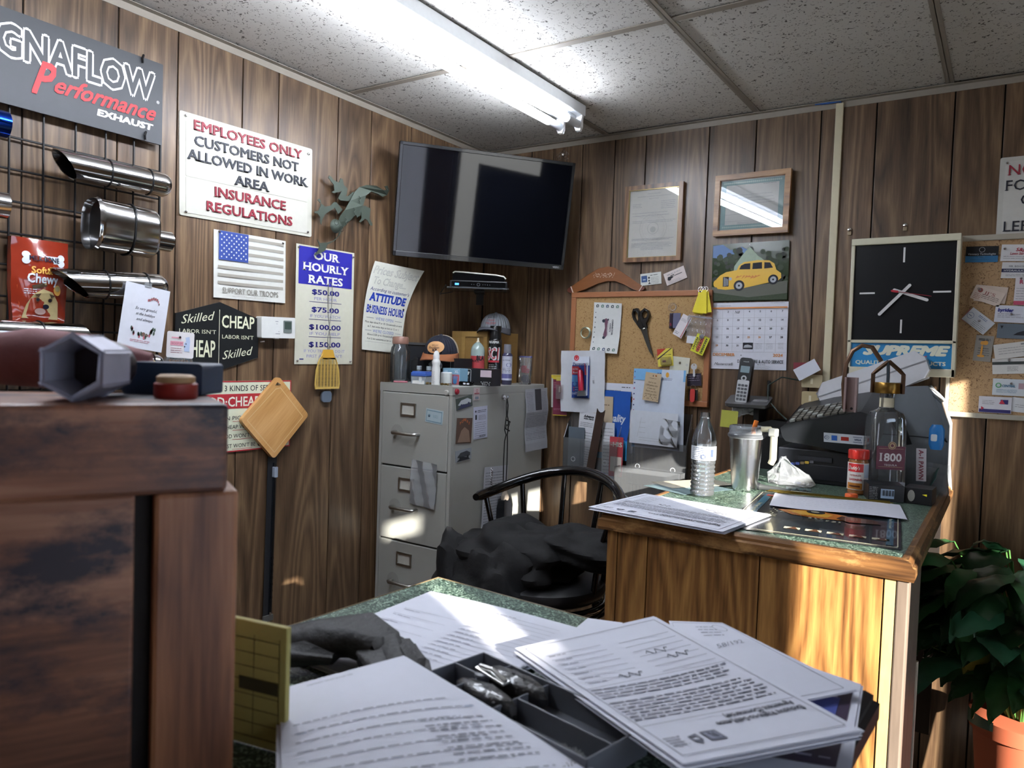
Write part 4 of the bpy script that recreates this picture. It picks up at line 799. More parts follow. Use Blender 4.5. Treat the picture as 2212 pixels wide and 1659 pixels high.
tacks(t_, [(.0, .012)], CHROME, .005)
c = BW(1500, 792, -.03); t = thing('keys', 'silver key hanging on the right rail of the cork board', 'key', (c[0], -.034, c[1]), (0, -.03, 0))
G().prism([(.012 * math.cos(a), .012 * math.sin(a)) for a in [i * PI / 10 for i in range(20)]], -.0015, .0015, hole=[(.003 * math.cos(-a), .006 + .003 * math.sin(-a)) for a in [i * PI / 4 for i in range(8)]]).ob('key_bow', mt('#c6c7ca', .3, .2), t)
G().prism([(-.0035, -.010), (.0035, -.010), (.0035, -.026), (.006, -.028), (.0035, -.031), (.005, -.034), (0, -.040), (-.0035, -.034)], -.001, .001).ob('key_blade', mt('#c6c7ca', .3, .2), t)
bcard('business_card', 'dark purple card on the lower right rail of the cork board', 'card', ((1484, 808), (1515, 806), (1484, 834), (1515, 834)), mt('#2f2836', .4), lambda g, w_, h_: g.mat(0).lines(-w_ * .4, w_ * .4, h_ * .3, 3, .008, .0016), [mt('#a99fb0', .5)], off=.024)
c = BW(1497, 852, -.03); t = thing('key_fob', 'red leather key fob on a ring below the purple card', 'key fob', (c[0], -.034, c[1]))
G().rbox(0, -.004, .018, .050, -.004, .004, .007).ob('fob', mt('#b13a36', .4), t, bevel=.002); G().tube([(.010 * math.cos(a), .001, .026 + .010 * math.sin(a)) for a in [i * PI / 8 for i in range(16)]], .0012, 6, closed=True).ob('wire_ring', CHROME, t)
G().box(-.018, .018, .005, .006, -.022, .018).ob('backing_card', BLKM, t)

# ------------------------------------------------------------------ carded goods and sleeves left of the board
c = BW(1208, 855, -.03)
for k, (dx, dz, col, lb) in enumerate(((-.016, .004, '#c3c7c2', 'pale hang card behind the maroon hang card beside the cabinet'), (0, 0, '#6f2c40', 'maroon hang card with yellow edge hanging left of the sealant envelope'))):
    t = thing('hang_card', lb, 'pack', (c[0] + dx, -.012 - .012 * k, c[1] + dz), (0, -.03, 0))
    G().box(-.034, .034, 0, .001, -.085 + .03 * (1 - k), .085).ob('card', mt(col, .45), t)
    g = G().mat(0).rect(0, .077, .068, .014)
    if k: g.rect(0, -.083, .068, .003).mat(1).lines(-.03, -.01, .055, 4, .007, .0012).lines(-.03, .01, -.055, 2, .005, .0012)
    g.ob('print', [mt('#cdb83c', .45), mt('#b9939c', .5)], t)
t = thing('blister_pack', 'small yellow and maroon bulb pack in front of the maroon hang card', 'pack', (c[0] + .010, -.037, c[1] + .028), (0, -.02, 0))
G().box(-.022, .022, 0, .001, -.052, .052).ob('card', mt('#7a3a44', .45), t); G().mat(0).rect(0, .044, .044, .016).mat(1).txt('C-Bulbs', 0, .036, .006, .034).ob('print', [mt('#c9b85a', .45), NAVY], t)
G().rbox(0, -.01, .034, .060, -.012, -.001, .003).ob('blister', glassy('blister clear', (.9, .8, .8, 1), mixw=.9), t); G().tube([(-.003, -.006, -.012), (-.003, -.006, .012)], .0022, 8).tube([(.005, -.006, -.012), (.005, -.006, .012)], .0022, 8).ob('bulb', mt('#d9d2c0', .3), t)
# sealant on white padded envelope
c, W_, H_, ti = qd(BW, (1212, 757), (1308, 758), (1212, 889), (1303, 892), -.04)
t = thing('padded_envelope', 'white plastic mailer pinned over the lower left of the cork board', 'envelope', *onB(c, .042, ti))
G().slab(W_, H_, .004, 10, 12).warp(lambda x, y, z: (x, y - .004 * math.sin(x * 40 + 1) - .002 * math.sin(z * 70 + x * 50), z)).ob('envelope', mt('#c2c5cb', .38), t, smooth=True)
G().mat(0).rect(.055, .0, .006, .012, -.006).lines(.05, .062, .02, 3, .008, .001, y=-.006).ob('print', [GREY], t)
c2 = BW(1255, 815, -.05); t = thing('sealant_pack', 'blue and red carded tube of gasket sealant on the white mailer', 'pack', (c2[0], -.054, c2[1]), (0, -.02, 0))
G().box(-.040, .040, 0, .0012, -.086, .086).ob('card', mt('#22408a', .35), t)
g = G(); g.mat(0).rect(0, .068, .080, .036).mat(1).ring(-.020, .080, .012, .007).disc(-.020, .081, .006, -.001).mat(2).txt('Permatex', 0, .055, .013, .070, b=.02, y=-.0012).mat(1).rect(-.024, .028, .032, .034, -.0012).mat(0).txt('ULTRA', -.024, .034, .008, .024, b=.02, y=-.002).txt('Red', -.024, .020, .008, .02, b=.02, y=-.002)
g.mat(3).rect(-.026, -.006, .026, .028, -.0012).disc(-.026, -.028, .008, -.0012).mat(1).disc(-.03, -.044, .003, -.0014).disc(-.03, -.054, .003, -.0014).mat(0).lines(-.024, -.010, -.042, 3, .010, .0014, y=-.0014).txt('GASKET', -.026, -.068, .008, .024, y=-.0014, b=.02)
g.ob('print', [mt('#c3cad6', .4), mt('#bb2e33', .4), NAVY, mt('#4f82b8', .4)], t)
G().tube([(.000, -.010, .040), (.002, -.010, .028)], .004, 10).tube([(.002, -.010, .028), (.004, -.011, .024), (.012, -.012, -.055)], [.009, .012, .013], 14).ob('tube', mt('#a32138', .22, coat=.5), t, smooth=True)
G().prism([(-.004, -.055), (.028, -.052), (.034, -.076), (-.008, -.078)], -.013, -.005).ob('tube_crimp', mt('#b9bcc0', .3, .8), t)
G().tube([(.022, -.008, .058), (.028, -.008, .01)], [.0015, .004], 8).ob('nozzle', mt('#b53a42', .4), t)
G().rbox(.006, -.008, .062, .140, -.018, -.001, .006).ob('blister', glassy('blister clear2', mixw=1), t)

# ------------------------------------------------------------------ clear wall pockets with papers
def pocket(label, x0, x1, z0, z1, y0, y1, lip=.6, n=1):
    t = thing('file_pocket', label, 'file holder', ((x0 + x1) / 2, -y0, z0), (0, 0, 0), 'clear acrylic file pockets on the back wall')
    w_ = x1 - x0; h_ = z1 - z0; A = glassy('acrylic', rough=.04, mixw=.93, ior=1.7)
    G().box(-w_ / 2, w_ / 2, -.003, 0, 0, h_).ob('back_plate', A, t)
    G().box(-w_ / 2, w_ / 2, -(y1 - y0), -(y1 - y0) + .003, 0, h_ * lip).ob('front_plate', A, t)
    G().box(-w_ / 2, w_ / 2, -(y1 - y0), 0, -.003, 0).ob('floor_plate', A, t)
    for s_ in (-1, 1):
        G().prism([(0, 0), (y1 - y0, 0), (y1 - y0, h_ * lip), (.004, h_)], 0, .003).xf(Matrix.Translation((s_ * w_ / 2, 0, 0)) @ Matrix.Rotation(-PI / 2, 4, 'Z')).ob('side_plate', A, t)
        for z in (.25, .8): G().tube([(s_ * (w_ / 2 + .001), -.01, h_ * z), (s_ * (w_ / 2 + .010), -.01, h_ * z + .006), (s_ * (w_ / 2 + .016), -.01, h_ * z), (s_ * (w_ / 2 + .020), -.01, h_ * z + .006)], .0014, 6).ob('hook', A, t)
    for s_ in (-1, 1): G().ring(s_ * w_ * .3, h_ * .25, .010, .008, -(y1 - y0) - .0006).ob('finger_hole', mt('#c9ced2', .2), t)
XA0, XA1 = BW(1235, 1050, -.05)[0], BW(1360, 1060, -.05)[0]
pocket('left clear acrylic file pocket, behind the black chair back', .490, .735, 1.00, 1.25, .004, .065)
pocket('right clear acrylic file pocket under the blue bordered note sheet', .775, 1.02, .99, 1.28, .004, .055)
pocket('lowest clear acrylic file pocket between cabinet and counter', .75, 1.02, .90, 1.06, .058, .11, 1)
def bp2(name, label, cat, x, z, w_, h_, y, a, m, prints=None, mats=(), lean=0, warp=None, group=None):
    t = thing(name, label, cat, (x, -y, z), (lean, a, 0), group)
    q = G().slab(w_, h_, .001, 8, 8)
    if warp: q.warp(warp)
    q.ob('sheet', m, t)
    if prints:
        g = G(); prints(g)
        if warp: g.warp(warp)
        g.ob('print', list(mats), t)
    return t
B_ = mt('#2455a8', .4)
bp2('catalogue', 'blue parts catalogue with white script behind the dark metal strip', 'catalogue', .668, 1.215, .205, .28, .030, .01, B_, lambda g: g.mat(0).txt('Quality', .040, .03, .03, .09, sh=.3, b=.03).mat(1).poly([(-.1, -.08), (.1, -.06), (.1, -.14), (-.1, -.14)]).mat(0).lines(.04, .09, -.06, 2, .008, .002), [mt('#d6dbe2', .4), mt('#3a9bd0', .4)])
bp2('form_sheet', 'white printed form standing behind the blue catalogue', 'paper', .675, 1.245, .215, .28, .018, 0, PAPER, lambda g: g.mat(0).rect(-.03, .090, .12, .004).rect(-.03, .068, .12, .004).lines(.05, .09, .125, 1, .01, .003).lines(-.09, .05, .110, 3, .009, .0014), [INK])
bp2('menu_card', 'tan leafy menu card behind the dark metal strip', 'card', .640, 1.215, .115, .23, .036, .0, mt('#b5a48c', .5), lambda g: [g.mat(0).lines(-.05, .05, .08, 1, .01, .003), g.mat(1)] + [g.disc(-.04 + .009 * k, -.03 + .02 * math.sin(k * 2.1), .010, -.001, 6) for k in range(10)], [mt('#5a4632', .5), mt('#4f5c3c', .6)])
bp2('receipt', 'white parts store receipt with black lettering leaning in the left file pocket', 'receipt', .590, 1.135, .095, .25, .046, .05, mt('#cfd1d6', .55), lambda g: g.mat(0).txt('Advance', .0, .108, .010, .05, sh=.25, b=.05).txt('Auto Parts', .0, .098, .006, .05, sh=.25, b=.05).lines(-.04, .03, .08, 3, .007, .0014).lines(-.04, .04, .04, 4, .012, .0012).lines(-.04, .04, -.02, 8, .010, .0012), [INK], warp=lambda x, y, z: (x, y - .006 * math.sin(x * 30), z))
bp2('receipt', 'second long receipt standing right of the dark metal strip', 'receipt', .690, 1.10, .055, .25, .050, -.02, mt('#cfd1d6', .55), lambda g: g.mat(0).lines(-.022, .022, .1, 14, .014, .0014), [INK])
bp2('flyer', 'red and white flyer in the left file pocket, right side', 'flyer', .728, 1.09, .06, .16, .053, 0, mt('#b04048', .45), lambda g: g.mat(0).txt('-HIS', 0, .05, .018, .05, b=.04).rect(0, -.03, .05, .06), [mt('#c9c2b8', .5)])
bp2('folder', 'grey plastic folder at the left end of the left file pocket', 'folder', .545, 1.095, .075, .20, .054, .0, mt('#59626a', .35))
t = thing('metal_strip', 'dark rusty metal bar leaning upright in the left file pocket', 'metal bar', (.645, -.075, 1.15), (-.03, .14, 0))
G().prism([(-.018, -.16), (.018, -.16), (.018, .13), (.010, .120), (0, .1165), (-.010, .120), (-.018, .13)], -.002, .002).ob('bar', mt('#4a3a32', .45, .5, var=.35, scale=14, bump=.2), t)
# blue bordered note sheet, scribbled sketch, kraft note
c, W_, H_, ti = qd(BW, (1370, 797), (1482, 799), (1365, 965), (1478, 975), -.045)
t = thing('note_sheet', 'large white sheet with blue patterned border clipped over the cork board', 'paper', *onB((c[0], c[1]), .050, 0))
wp = lambda x, y, z: (x, y - .006 * math.sin((z + .1) * 12) - .004 * math.sin(x * 25), z)
G().slab(W_, H_, .001, 8, 12).warp(wp).ob('sheet', mt('#bcc5d4', .5), t)
g = G().mat(0).rect(0, H_ / 2 - .022, W_, .044).rect(-W_ / 2 + .006, 0, .012, H_); g.mat(1)
for k in range(12): g.mat(1 + k % 2).disc(-W_ / 2 + .006, H_ / 2 - .012 - k * .022, .003, -.0014, 8)
g.mat(3).disc(.035, H_ / 2 - .02, .007, -.0014, rz=.010).mat(1).lines(.0, .06, H_ / 2 - .035, 2, .005, .0012, y=-.0014).lines(-.02, .01, H_ / 2 - .015, 2, .006, .003, y=-.0014)
g.warp(wp).ob('print', [mt('#6ea3cf', .5), NAVY, mt('#a33a5a', .5), mt('#d29a3a', .5)], t)
bp2('sketch_sheet', 'white paper with a faint pencil sketch on the blue bordered sheet', 'paper', c[0] - .01, c[1] - .075, .20, .13, .062, .01, mt('#c2c7d0', .5), lambda g: g.mat(0).lines(-.06, .06, -.05, 1, .01, .001).lines(-.06, -.03, .02, 4, .02, .001).rect(.0, -.04, .12, .0007).rect(-.06, 0, .0007, .08, a=-.2), [GREY], warp=wp)
bp2('kraft_note', 'brown kraft note with handwriting pinned on the blue bordered sheet', 'note', *BW(1409, 836, -.062), .066, .110, .066, .10, mt('#b5a184', .6), lambda g: [g.mat(0).rect(.0, .044, .003, .006), g.lines(-.014, .018, .034, 1, .005, .0012)] + [g.txt(s_, -.001, .018 - k * .0115, .0065, w2, sh=.4, b=-.02, a=-.02) for k, (s_, w2) in enumerate((('Add to me', .034), ('1,500 gallons that', .052), ('it may say', .034), ('Thank you for', .046), ('working time', .05)))] + [g.disc(-.025 + .006 * k, -.042 + .006 * math.sin(k * 1.9), .0018, -.001, 6) for k in range(10)], [mt('#4a3a2c', .6)])
tacks(bpy.data.objects[[o.name for o in COL.objects if o.name.startswith('kraft_note')][0]], [(.012, .046)], mt('#d06a20', .4), .003)
bp2('plastic_sleeve', 'crumpled clear sleeve hanging at the lower right of the note sheet', 'sleeve', *BW(1446, 935, -.07), .075, .10, .072, .12, glassy('bag film', mixw=.88), warp=lambda x, y, z: (x, y - .004 * math.sin(x * 120 + z * 60) - .003 * math.sin(z * 150), z))

# ------------------------------------------------------------------ conduit, hooks, phone jack
t = thing('cable_conduit', 'cream plastic cable conduit running down the panelled wall', 'conduit', (1.500, 0, 1.2))
G().box(-.0125, .0125, -.012, 0, 0, 1.192).ob('channel', mt('#c4bca0', .5), t, bevel=.002)
tag(G().tube([(1.500, -.006, 2.385), (1.498, -.008, 2.398), (1.48, -.012, 2.3965), (1.44, -.012, 2.3965)], .003, 6).tube([(1.504, -.006, 2.385), (1.502, -.010, 2.3985), (1.47, -.016, 2.3965), (1.42, -.018, 2.3965)], .003, 6).ob('network_cable', mt('#2e5a9e', .4)), 'blue network cables poking out of the top of the cream conduit', 'cable')
for (px, py), lb in (((1836, 497), 'left one of two small silver clip hooks above the clock'), ((1956, 487), 'right one of two small silver clip hooks above the clock')):
    c = BW(px, py); t = thing('wall_hook', lb, 'hook', (c[0], 0, c[1]), group='clip hooks above the clock')
    G().lathe([(0, .009), (.006, .008), (.007, .004), (.004, 0)], 14).xf(Matrix.Rotation(PI / 2, 4, 'X')).ob('button', CHROME, t, smooth=True); G().box(-.006, .006, -.006, 0, -.018, -.006).ob('clip', mt('#8c7d66', .4, .6), t, bevel=.001)
for (px0, py0, px1, py1), lb, m_ in (((1733, 811, 1776, 836), 'upper beige telephone jack box by the conduit', '#b8ab8a'), ((1733, 845, 1768, 876), 'lower beige telephone jack box by the conduit', '#b5a47e')):
    a_, b_ = BW(px0, py0, -.02), BW(px1, py1, -.02); t = thing('phone_jack', lb, 'phone jack', ((a_[0] + b_[0]) / 2, -.026, (a_[1] + b_[1]) / 2))
    w2, h2 = b_[0] - a_[0], abs(b_[1] - a_[1]) ; G().rbox(0, 0, w2, max(.045, h2), 0, .026, .004).ob('box', mt(m_, .5), t, bevel=.003); G().box(-.004, .004, -.001, 0, -.010, .010).ob('plug_slot', mt('#d9d2b8', .4), t)
bcard('note_card', 'blank white card standing tilted on the upper phone jack', 'card', ((1712, 800), (1758, 775), (1728, 822), (1774, 799)), PAPER, off=.045)
bcard('note_card', 'maroon card standing behind the blank white card at the phone jack', 'card', ((1714, 783), (1768, 783), (1714, 797), (1768, 797)), mt('#7d2f3c', .45), off=.036)
tag(G().tube([(1.42, -.03, 1.43), (1.36, -.05, 1.44), (1.32, -.07, 1.41), (1.325, -.09, 1.36), (1.37, -.12, 1.32), (1.42, -.2, 1.30)], .0024, 6).ob('phone_cable', mt('#253530', .5)), 'dark green cable looping from the phone jack down to the register', 'cable')

# ------------------------------------------------------------------ clock
t = thing('wall_clock', 'square black-faced clock with white hands in a cream case above a blue lettered banner', 'clock', (1.7305, -.062, 1.687), (0, -.006, 0))
cw, ch = .316, .452; CC = mt('#c9c5ae', .45)
G().box(-cw / 2, cw / 2, .004, .062, -ch / 2 + .004, ch / 2).ob('case', CC, t, bevel=.006)
q = G(); b_ = .011
q.box(-cw / 2, -cw / 2 + b_, -.010, .004, -ch / 2, ch / 2).box(cw / 2 - b_, cw / 2, -.010, .004, -ch / 2, ch / 2).box(-cw / 2, cw / 2, -.012, .004, ch / 2 - .022, ch / 2).box(-cw / 2, cw / 2, -.010, .004, -ch / 2, -ch / 2 + .026).box(-cw / 2, cw / 2, -.010, .004, -.120, -.110)
q.ob('case_frame', CC, t, bevel=.002)
G().box(-cw / 2 + b_, cw / 2 - b_, -.001, .004, -.111, ch / 2 - .02).ob('dial', mt('#101216', .3), t)
fz = .045
for x_, z_, a_, b2 in ((0, .122, .0055, .048), (0, -.110, .0055, .044), (-.105, 0, .046, .0055), (.112, 0, .050, .0055)): G().cb((x_, -.0018, fz + z_), (a_, .001, b2)).ob('hour_mark', mt('#d9d9d9', .4), t)
def hand(name, a, l1, l2, wd, y, m):
    G().rbox((l1 - l2) / 2, 0, l1 + l2, wd, y, y + .0015, wd * .48).xf(Matrix.Translation((0, 0, fz)) @ Matrix.Rotation(-a, 4, 'Y')).ob(name, m, t)
hand('hour_hand', -.345, .080, .030, .0095, -.006, mt('#cfcfcf', .4)); hand('minute_hand', PI + .83, .100, .035, .0095, -.009, mt('#cfcfcf', .4)); hand('second_hand', -.17, .085, .035, .0016, -.012, mt('#9a2a3a', .4))
G().rbox(-.022, 0, .022, .007, -.0125, -.011, .003).xf(Matrix.Translation((0, 0, fz)) @ Matrix.Rotation(.17, 4, 'Y')).ob('second_hand_tail', mt('#b02a3a', .4), t)
G().box(-cw / 2 + b_, cw / 2 - b_, -.001, .004, -.200, -.120).ob('banner', mt('#2f82b8', .35), t)
g = G().txt('SUPREME', .016, -.143, .029, .245, b=.07, sh=.3, y=-.0016).txt('QUALITY AUTO PRODUCTS', .0, -.184, .012, .262, b=.04, y=-.0016); g.ob('banner_lettering', mt('#d5d7c4', .45), t)
G().poly([(-.02, -.172), (.03, -.158), (.08, -.16), (.05, -.178)], -.0014).ob('banner_swoosh', mt('#b5485a', .4), t)

# ------------------------------------------------------------------ right-hand cork board with business cards
t = thing('cork_board', 'large cork board with pale metal frame covered in business cards, right edge', 'notice board', (2.25, -.012, 1.625))
G().box(-.375, .40, .002, .010, -.278, .278).ob('cork_sheet', CORK2, t)
AL = mt('#b0aa9c', .4, .3)
G().box(-.385, .40, -.006, .012, .270, .288).ob('frame_rail', AL, t, bevel=.002); G().box(-.385, .40, -.006, .012, -.288, -.272).ob('frame_rail', AL, t, bevel=.002); G().box(-.387, -.376, -.005, .011, -.272, .270).ob('frame_rail', AL, t, bevel=.002)
G().box(-.30, .02, -.0065, -.006, -.286, -.274).ob('rail_joint', mt('#9a968c', .4), t)
rr = random.Random(12)
def bc(label, pts, col, prints, cols, k=0):
    t_, w_, h_ = bcard('business_card', label, 'card', pts, mt(col, .5), prints, [mt(c_, .5) for c_ in cols], off=.0135 + .0015 * k, group='business cards on the right cork board')
    return t_, w_, h_
x2 = lambda p_, q_, r_, s_: (p_, q_, r_, s_)
G_, K_ = '#77787c', '#1f222c'
def tk(T_, x=0, z=0): tacks(T_[0], [(x, z)], CHROME, .0045)
bc('black and blue business card with a mountain arc, top left of the right board', ((2087, 533), (2158, 531), (2085, 567), (2155, 566)), '#16181c', lambda g, w_, h_: g.mat(1).rect(0, -h_ * .3, w_, h_ * .4).mat(0).txt('Visionary Technologies', 0, .001, .006, w_ * .85, sh=.1).ring(0, h_ * .28, .008, .007, n=16).mat(2).lines(-.03, .03, -h_ * .33, 1, .004, .0012).mat(0).lines(-.01, .012, -h_ * .18, 1, .004, .0014), ['#c9ccd2', '#2f6c98', K_])
tk(bc('white card with red script Lawn Service, top of the right board', ((2163, 529), (2225, 527), (2162, 563), (2225, 565)), '#cfcfd0', lambda g, w_, h_: g.mat(0).txt('S&J', .012, .010, .010, .022, sh=.2, b=.03).txt('Lawn Service', .012, -.002, .008, .05, sh=.2, b=.02).mat(1).lines(-.03, .04, -.011, 2, .006, .0012), ['#a12b3c', G_]), -.028, .012)
bc('white card with navy band reading HYDRAULIC', ((2164, 567), (2225, 566), (2163, 600), (2225, 602)), '#c9c9ca', lambda g, w_, h_: g.mat(0).rect(0, -.001, w_, .011).mat(1).txt('HYDRAULIC', -.004, -.001, .0055, .052, b=.02, y=-.0012).mat(2).txt('MR. BISHOP', .002, .012, .0055, .04).lines(-.025, .03, -.013, 2, .004, .001), ['#232a4e', '#c9c9ca', '#55565c'])
tk(bc('white card with pink foot cut by the right edge of the photo', ((2193, 598), (2250, 598), (2190, 659), (2250, 660)), '#cbc6ca', lambda g, w_, h_: g.mat(0).rect(0, -h_ * .42, w_, h_ * .14).txt('R', -.018, .028, .011, b=.05).mat(1).lines(-.03, .03, .008, 5, .008, .0012), ['#b04a64', G_], 2), -.02, .038)
tk(bc('rear one of two tan overlapping cards, partly covered', ((2112, 614), (2179, 622), (2101, 650), (2170, 656)), '#c0b0a4', lambda g, w_, h_: g.mat(0).txt('LJ’S', -.0, .008, .008, .028), ['#6a3a34']), -.03, .01)
tk(bc('front one of two tan overlapping cards tilted down to the right', ((2109, 615), (2170, 634), (2095, 643), (2158, 664)), '#c8b8ac', lambda g, w_, h_: g.mat(0).txt('JJ’S', .004, .008, .009, .032, b=.01).disc(-.024, .010, .007).mat(1).lines(-.015, .035, .0, 3, .005, .0014).mat(0).lines(-.036, -.016, -.002, 4, .005, .0014), ['#8a4a44', '#4f4440'], 2), -.03, .012)
bc('pink card peeking from under the tilted white map card', ((2097, 666), (2144, 697), (2074, 690), (2124, 719)), '#b0797c', None, [])
tk(bc('white card with a small round blue logo, tilted down to the right', ((2103, 663), (2149, 699), (2077, 689), (2124, 723)), '#bcc0c6', lambda g, w_, h_: g.mat(0).ring(-.028, 0, .010, .009).lines(-.034, -.022, 0, 1, .004, .002).lines(-.01, .02, .016, 2, .004, .0014).mat(1).lines(-.01, .035, -.005, 4, .005, .0012), ['#3f5488', G_], 2), .002, .002)
tk(bc('white card with bold italic navy lettering, right of the tilted logo card', ((2151, 659), (2225, 662), (2147, 695), (2225, 699)), '#c6c8d2', lambda g, w_, h_: g.mat(0).txt('byrider', -.018, .012, .010, .04, b=.05, sh=.15).mat(1).lines(-.038, .03, -.0, 3, .005, .0012), ['#2a2f7c', G_], 2), -.002, .0)
bc('dark grey-blue card with a black car picture, right side of the board', ((2155, 699), (2225, 700), (2153, 729), (2225, 734)), '#5f6a74', lambda g, w_, h_: g.mat(0).poly([(-.0, -.012), (.01, -.004), (.025, .002), (.04, .0), (.04, -.012)]).poly([(-.035, .016), (-.027, .016), (-.031, .006)]), [K_])
bc('grey card with orange funnel and cups, lower middle of the board', ((2108, 723), (2147, 727), (2102, 779), (2140, 782)), '#8e8a84', lambda g, w_, h_: g.mat(0).disc(.004, .018, .007).disc(-.004, .017, .006, -.0009).rect(-.004, -.006, .005, .03, -.001).disc(-.004, -.024, .010, -.001, rz=.004).mat(1).lines(-.016, .018, .03, 2, .004, .002).lines(-.014, .018, .0, 4, .007, .0012), ['#cf9440', K_])
bc('white card with grey writing below the dark car picture card', ((2146, 745), (2225, 736), (2149, 777), (2225, 768)), '#c6c4c0', lambda g, w_, h_: g.mat(0).lines(-.035, .04, .008, 3, .008, .0012).lines(.025, .045, .016, 1, .01, .004), [G_], 2)
tk(bc('white card with a dark green stripe, lower right of the board', ((2143, 774), (2225, 773), (2144, 809), (2225, 806)), '#c9c9c6', lambda g, w_, h_: g.mat(0).rect(0, .009, w_, .009).mat(1).lines(-.01, .02, -.003, 4, .004, .0012), ['#3a4140', G_]), -.004, .018)
tk(bc('white card with a green swirl logo and small portrait', ((2145, 818), (2225, 820), (2143, 852), (2225, 858)), '#bfc6cc', lambda g, w_, h_: g.mat(0).txt('CENTRAL', -.006, .004, .007, .034, b=.03, sh=.1).mat(1).ring(-.033, .005, .008, .005).mat(2).rect(.026, .005, .014, .018).mat(0).lines(-.038, .02, -.008, 3, .004, .001), ['#2f6a8e', '#5a9a6a', '#a98e96']), .0, .012)
bc('plain white card at the lower right edge of the board', ((2183, 858), (2235, 862), (2186, 888), (2235, 895)), '#c2c4c8', lambda g, w_, h_: g.mat(0).lines(-.02, .03, .0, 2, .006, .0014), [G_])
bc('rounded white card with a red and blue sports emblem, bottom of the board', ((2115, 855), (2186, 859), (2113, 890), (2184, 894)), '#c2c2ca', lambda g, w_, h_: g.mat(0).rect(0, -h_ * .38, w_ * .96, h_ * .2).rect(.024, .010, .020, .014).mat(1).poly([(.010, .004), (.018, .018), (.026, .004)], -.0012).poly([(-.036, -.018), (-.036, -.006), (-.028, -.012)], -.0012).mat(2).lines(-.034, .0, .012, 3, .005, .0012), ['#332f66', '#b03044', G_], 2)
# white letter sign, top right
t = thing('notice_sign', 'white sign with embossed letters NO and LEFT cut by the right edge', 'sign', (2.20, -.003, 2.025), (0, 0, 0))
G().rbox(0, 0, .448, .252, 0, .003, .006).ob('sign_board', mt('#bdbcb6', .42), t, bevel=.001); G().rbox(0, 0, .42, .225, -.0012, 0, .003).ob('letter_panel', mt('#c5c4be', .4), t)
for s_, z, x, m_ in (('NOT RESPONSIBLE', .085, -.200, RL), ('FOR VEHICLES', .038, -.205, KL), ('OR ITEMS', -.008, -.165, KL), ('LEFT', -.088, -.205, KL)): G().txt(s_, x, z, .032, None, y=-.0045, b=.004, serif=True, th=.003, al='L').ob('lettering', m_, t)
tacks(t, [(-.205, .108)])

# ------------------------------------------------------------------ filing cabinet
CZ = 1.365
t = thing('filing_cabinet', 'grey steel four-drawer filing cabinet in the corner by the left wall', 'filing cabinet', (.2075, -.375, ZF))
cx_, cy_ = .175, .315
H_ = CZ - ZF
G().box(-cx_, cx_, -cy_ + .014, cy_, .0, H_ - .03).ob('body', CAB, t, bevel=.002)
G().box(-cx_ + .014, cx_ - .014, -cy_ + .010, -cy_ + .0139, 0, H_ - .03).ob('drawer_gap_shade', BLKM, t)  # black plate behind the drawers paints the shade in their gaps
G().prism([(-cx_, H_ - .03), (cx_, H_ - .03), (cx_, H_ - .002), (cx_ - .002, H_), (-cx_ + .002, H_), (-cx_, H_ - .002)], -cy_, cy_).ob('top_panel', CAB, t, bevel=.0015)
G().box(-cx_, -cx_ + .014, -cy_, -cy_ + .014, 0, H_ - .03).ob('side_rail', CAB, t, bevel=.001); G().box(cx_ - .014, cx_, -cy_, -cy_ + .014, 0, H_ - .03).ob('side_rail', CAB, t, bevel=.001)
for k in range(4):
    z1 = H_ - .034 - k * .281; z0 = z1 - .275
    d = G().box(-cx_ + .016, cx_ - .016, -cy_ - .002, -cy_ + .012, max(z0, .02), z1).ob('drawer', CAB, t, bevel=.003)
    zl = z1 - .062; lx = -.028
    G().prism(rrect(lx, zl, .074, .050, .002), -cy_ - .007, -cy_ - .002, hole=list(reversed(rrect(lx, zl, .060, .036, .001)))).ob('label_holder', BRUSH, d, bevel=.001)
    G().rect(lx, zl, .060, .036, -cy_ - .0025).ob('label_card', mt('#b9b8b0', .6), d)
    zh = z1 - .150
    G().tube([(-.085, -cy_ - .002, zh), (-.085, -cy_ - .026, zh), (-.078, -cy_ - .031, zh), (.018, -cy_ - .031, zh), (.025, -cy_ - .026, zh), (.025, -cy_ - .002, zh)], .0065, 10).ob('handle', BRUSH, d, smooth=True)
    G().disc(-.082, zh, .03, -cy_ - .0023, 18).ob('grime', mt('#7b7a72', .6, var=.3, scale=60, alpha=.12), d)
CFR = lambda px, py: BW(px, py, -.695)
def side(px, py): y, z = LW(px, py, .3835); return (y, z)
def mag(name, label, cat, pts, col, prints=None, cols=(), front=False, off=.0, rough=.4, warp=None, group=None):
    c, W_, H2, ti = qd(BW if front else LW, *pts, -.6935 if front else .3835)
    loc = (c[0], -.6935 - off, c[1]) if front else (.3840 + off, c[0], c[1])
    t = thing(name, label, cat, loc, (0, ti, 0 if front else PI / 2), group)
    q = G().slab(W_, H2, .0006, 6, 8)
    if warp: q.warp(warp)
    q.ob('sheet', mt(col, rough), t)
    if prints:
        g = G(); prints(g, W_, H2)
        if warp: g.warp(warp)
        g.ob('print', [mt(c_, rough) for c_ in cols], t)
    return t
mag('dollar_card', 'pale blue play-money magnet tilted on the top drawer front', 'magnet', ((922, 881), (958, 889), (917, 911), (955, 918)), '#a6b8bf', lambda g, w_, h_: g.mat(0).prism(rrect(0, 0, w_ * .9, h_ * .82, .001, 1), -.001, -.0008, hole=list(reversed(rrect(0, 0, w_ * .84, h_ * .7, .001, 1)))).disc(-w_ * .28, .0, .006).mat(1).disc(-w_ * .28, -.002, .003, -.0012).mat(0).lines(-.005, .02, .004, 3, .004, .0012), ['#6d8a98', K_], True)
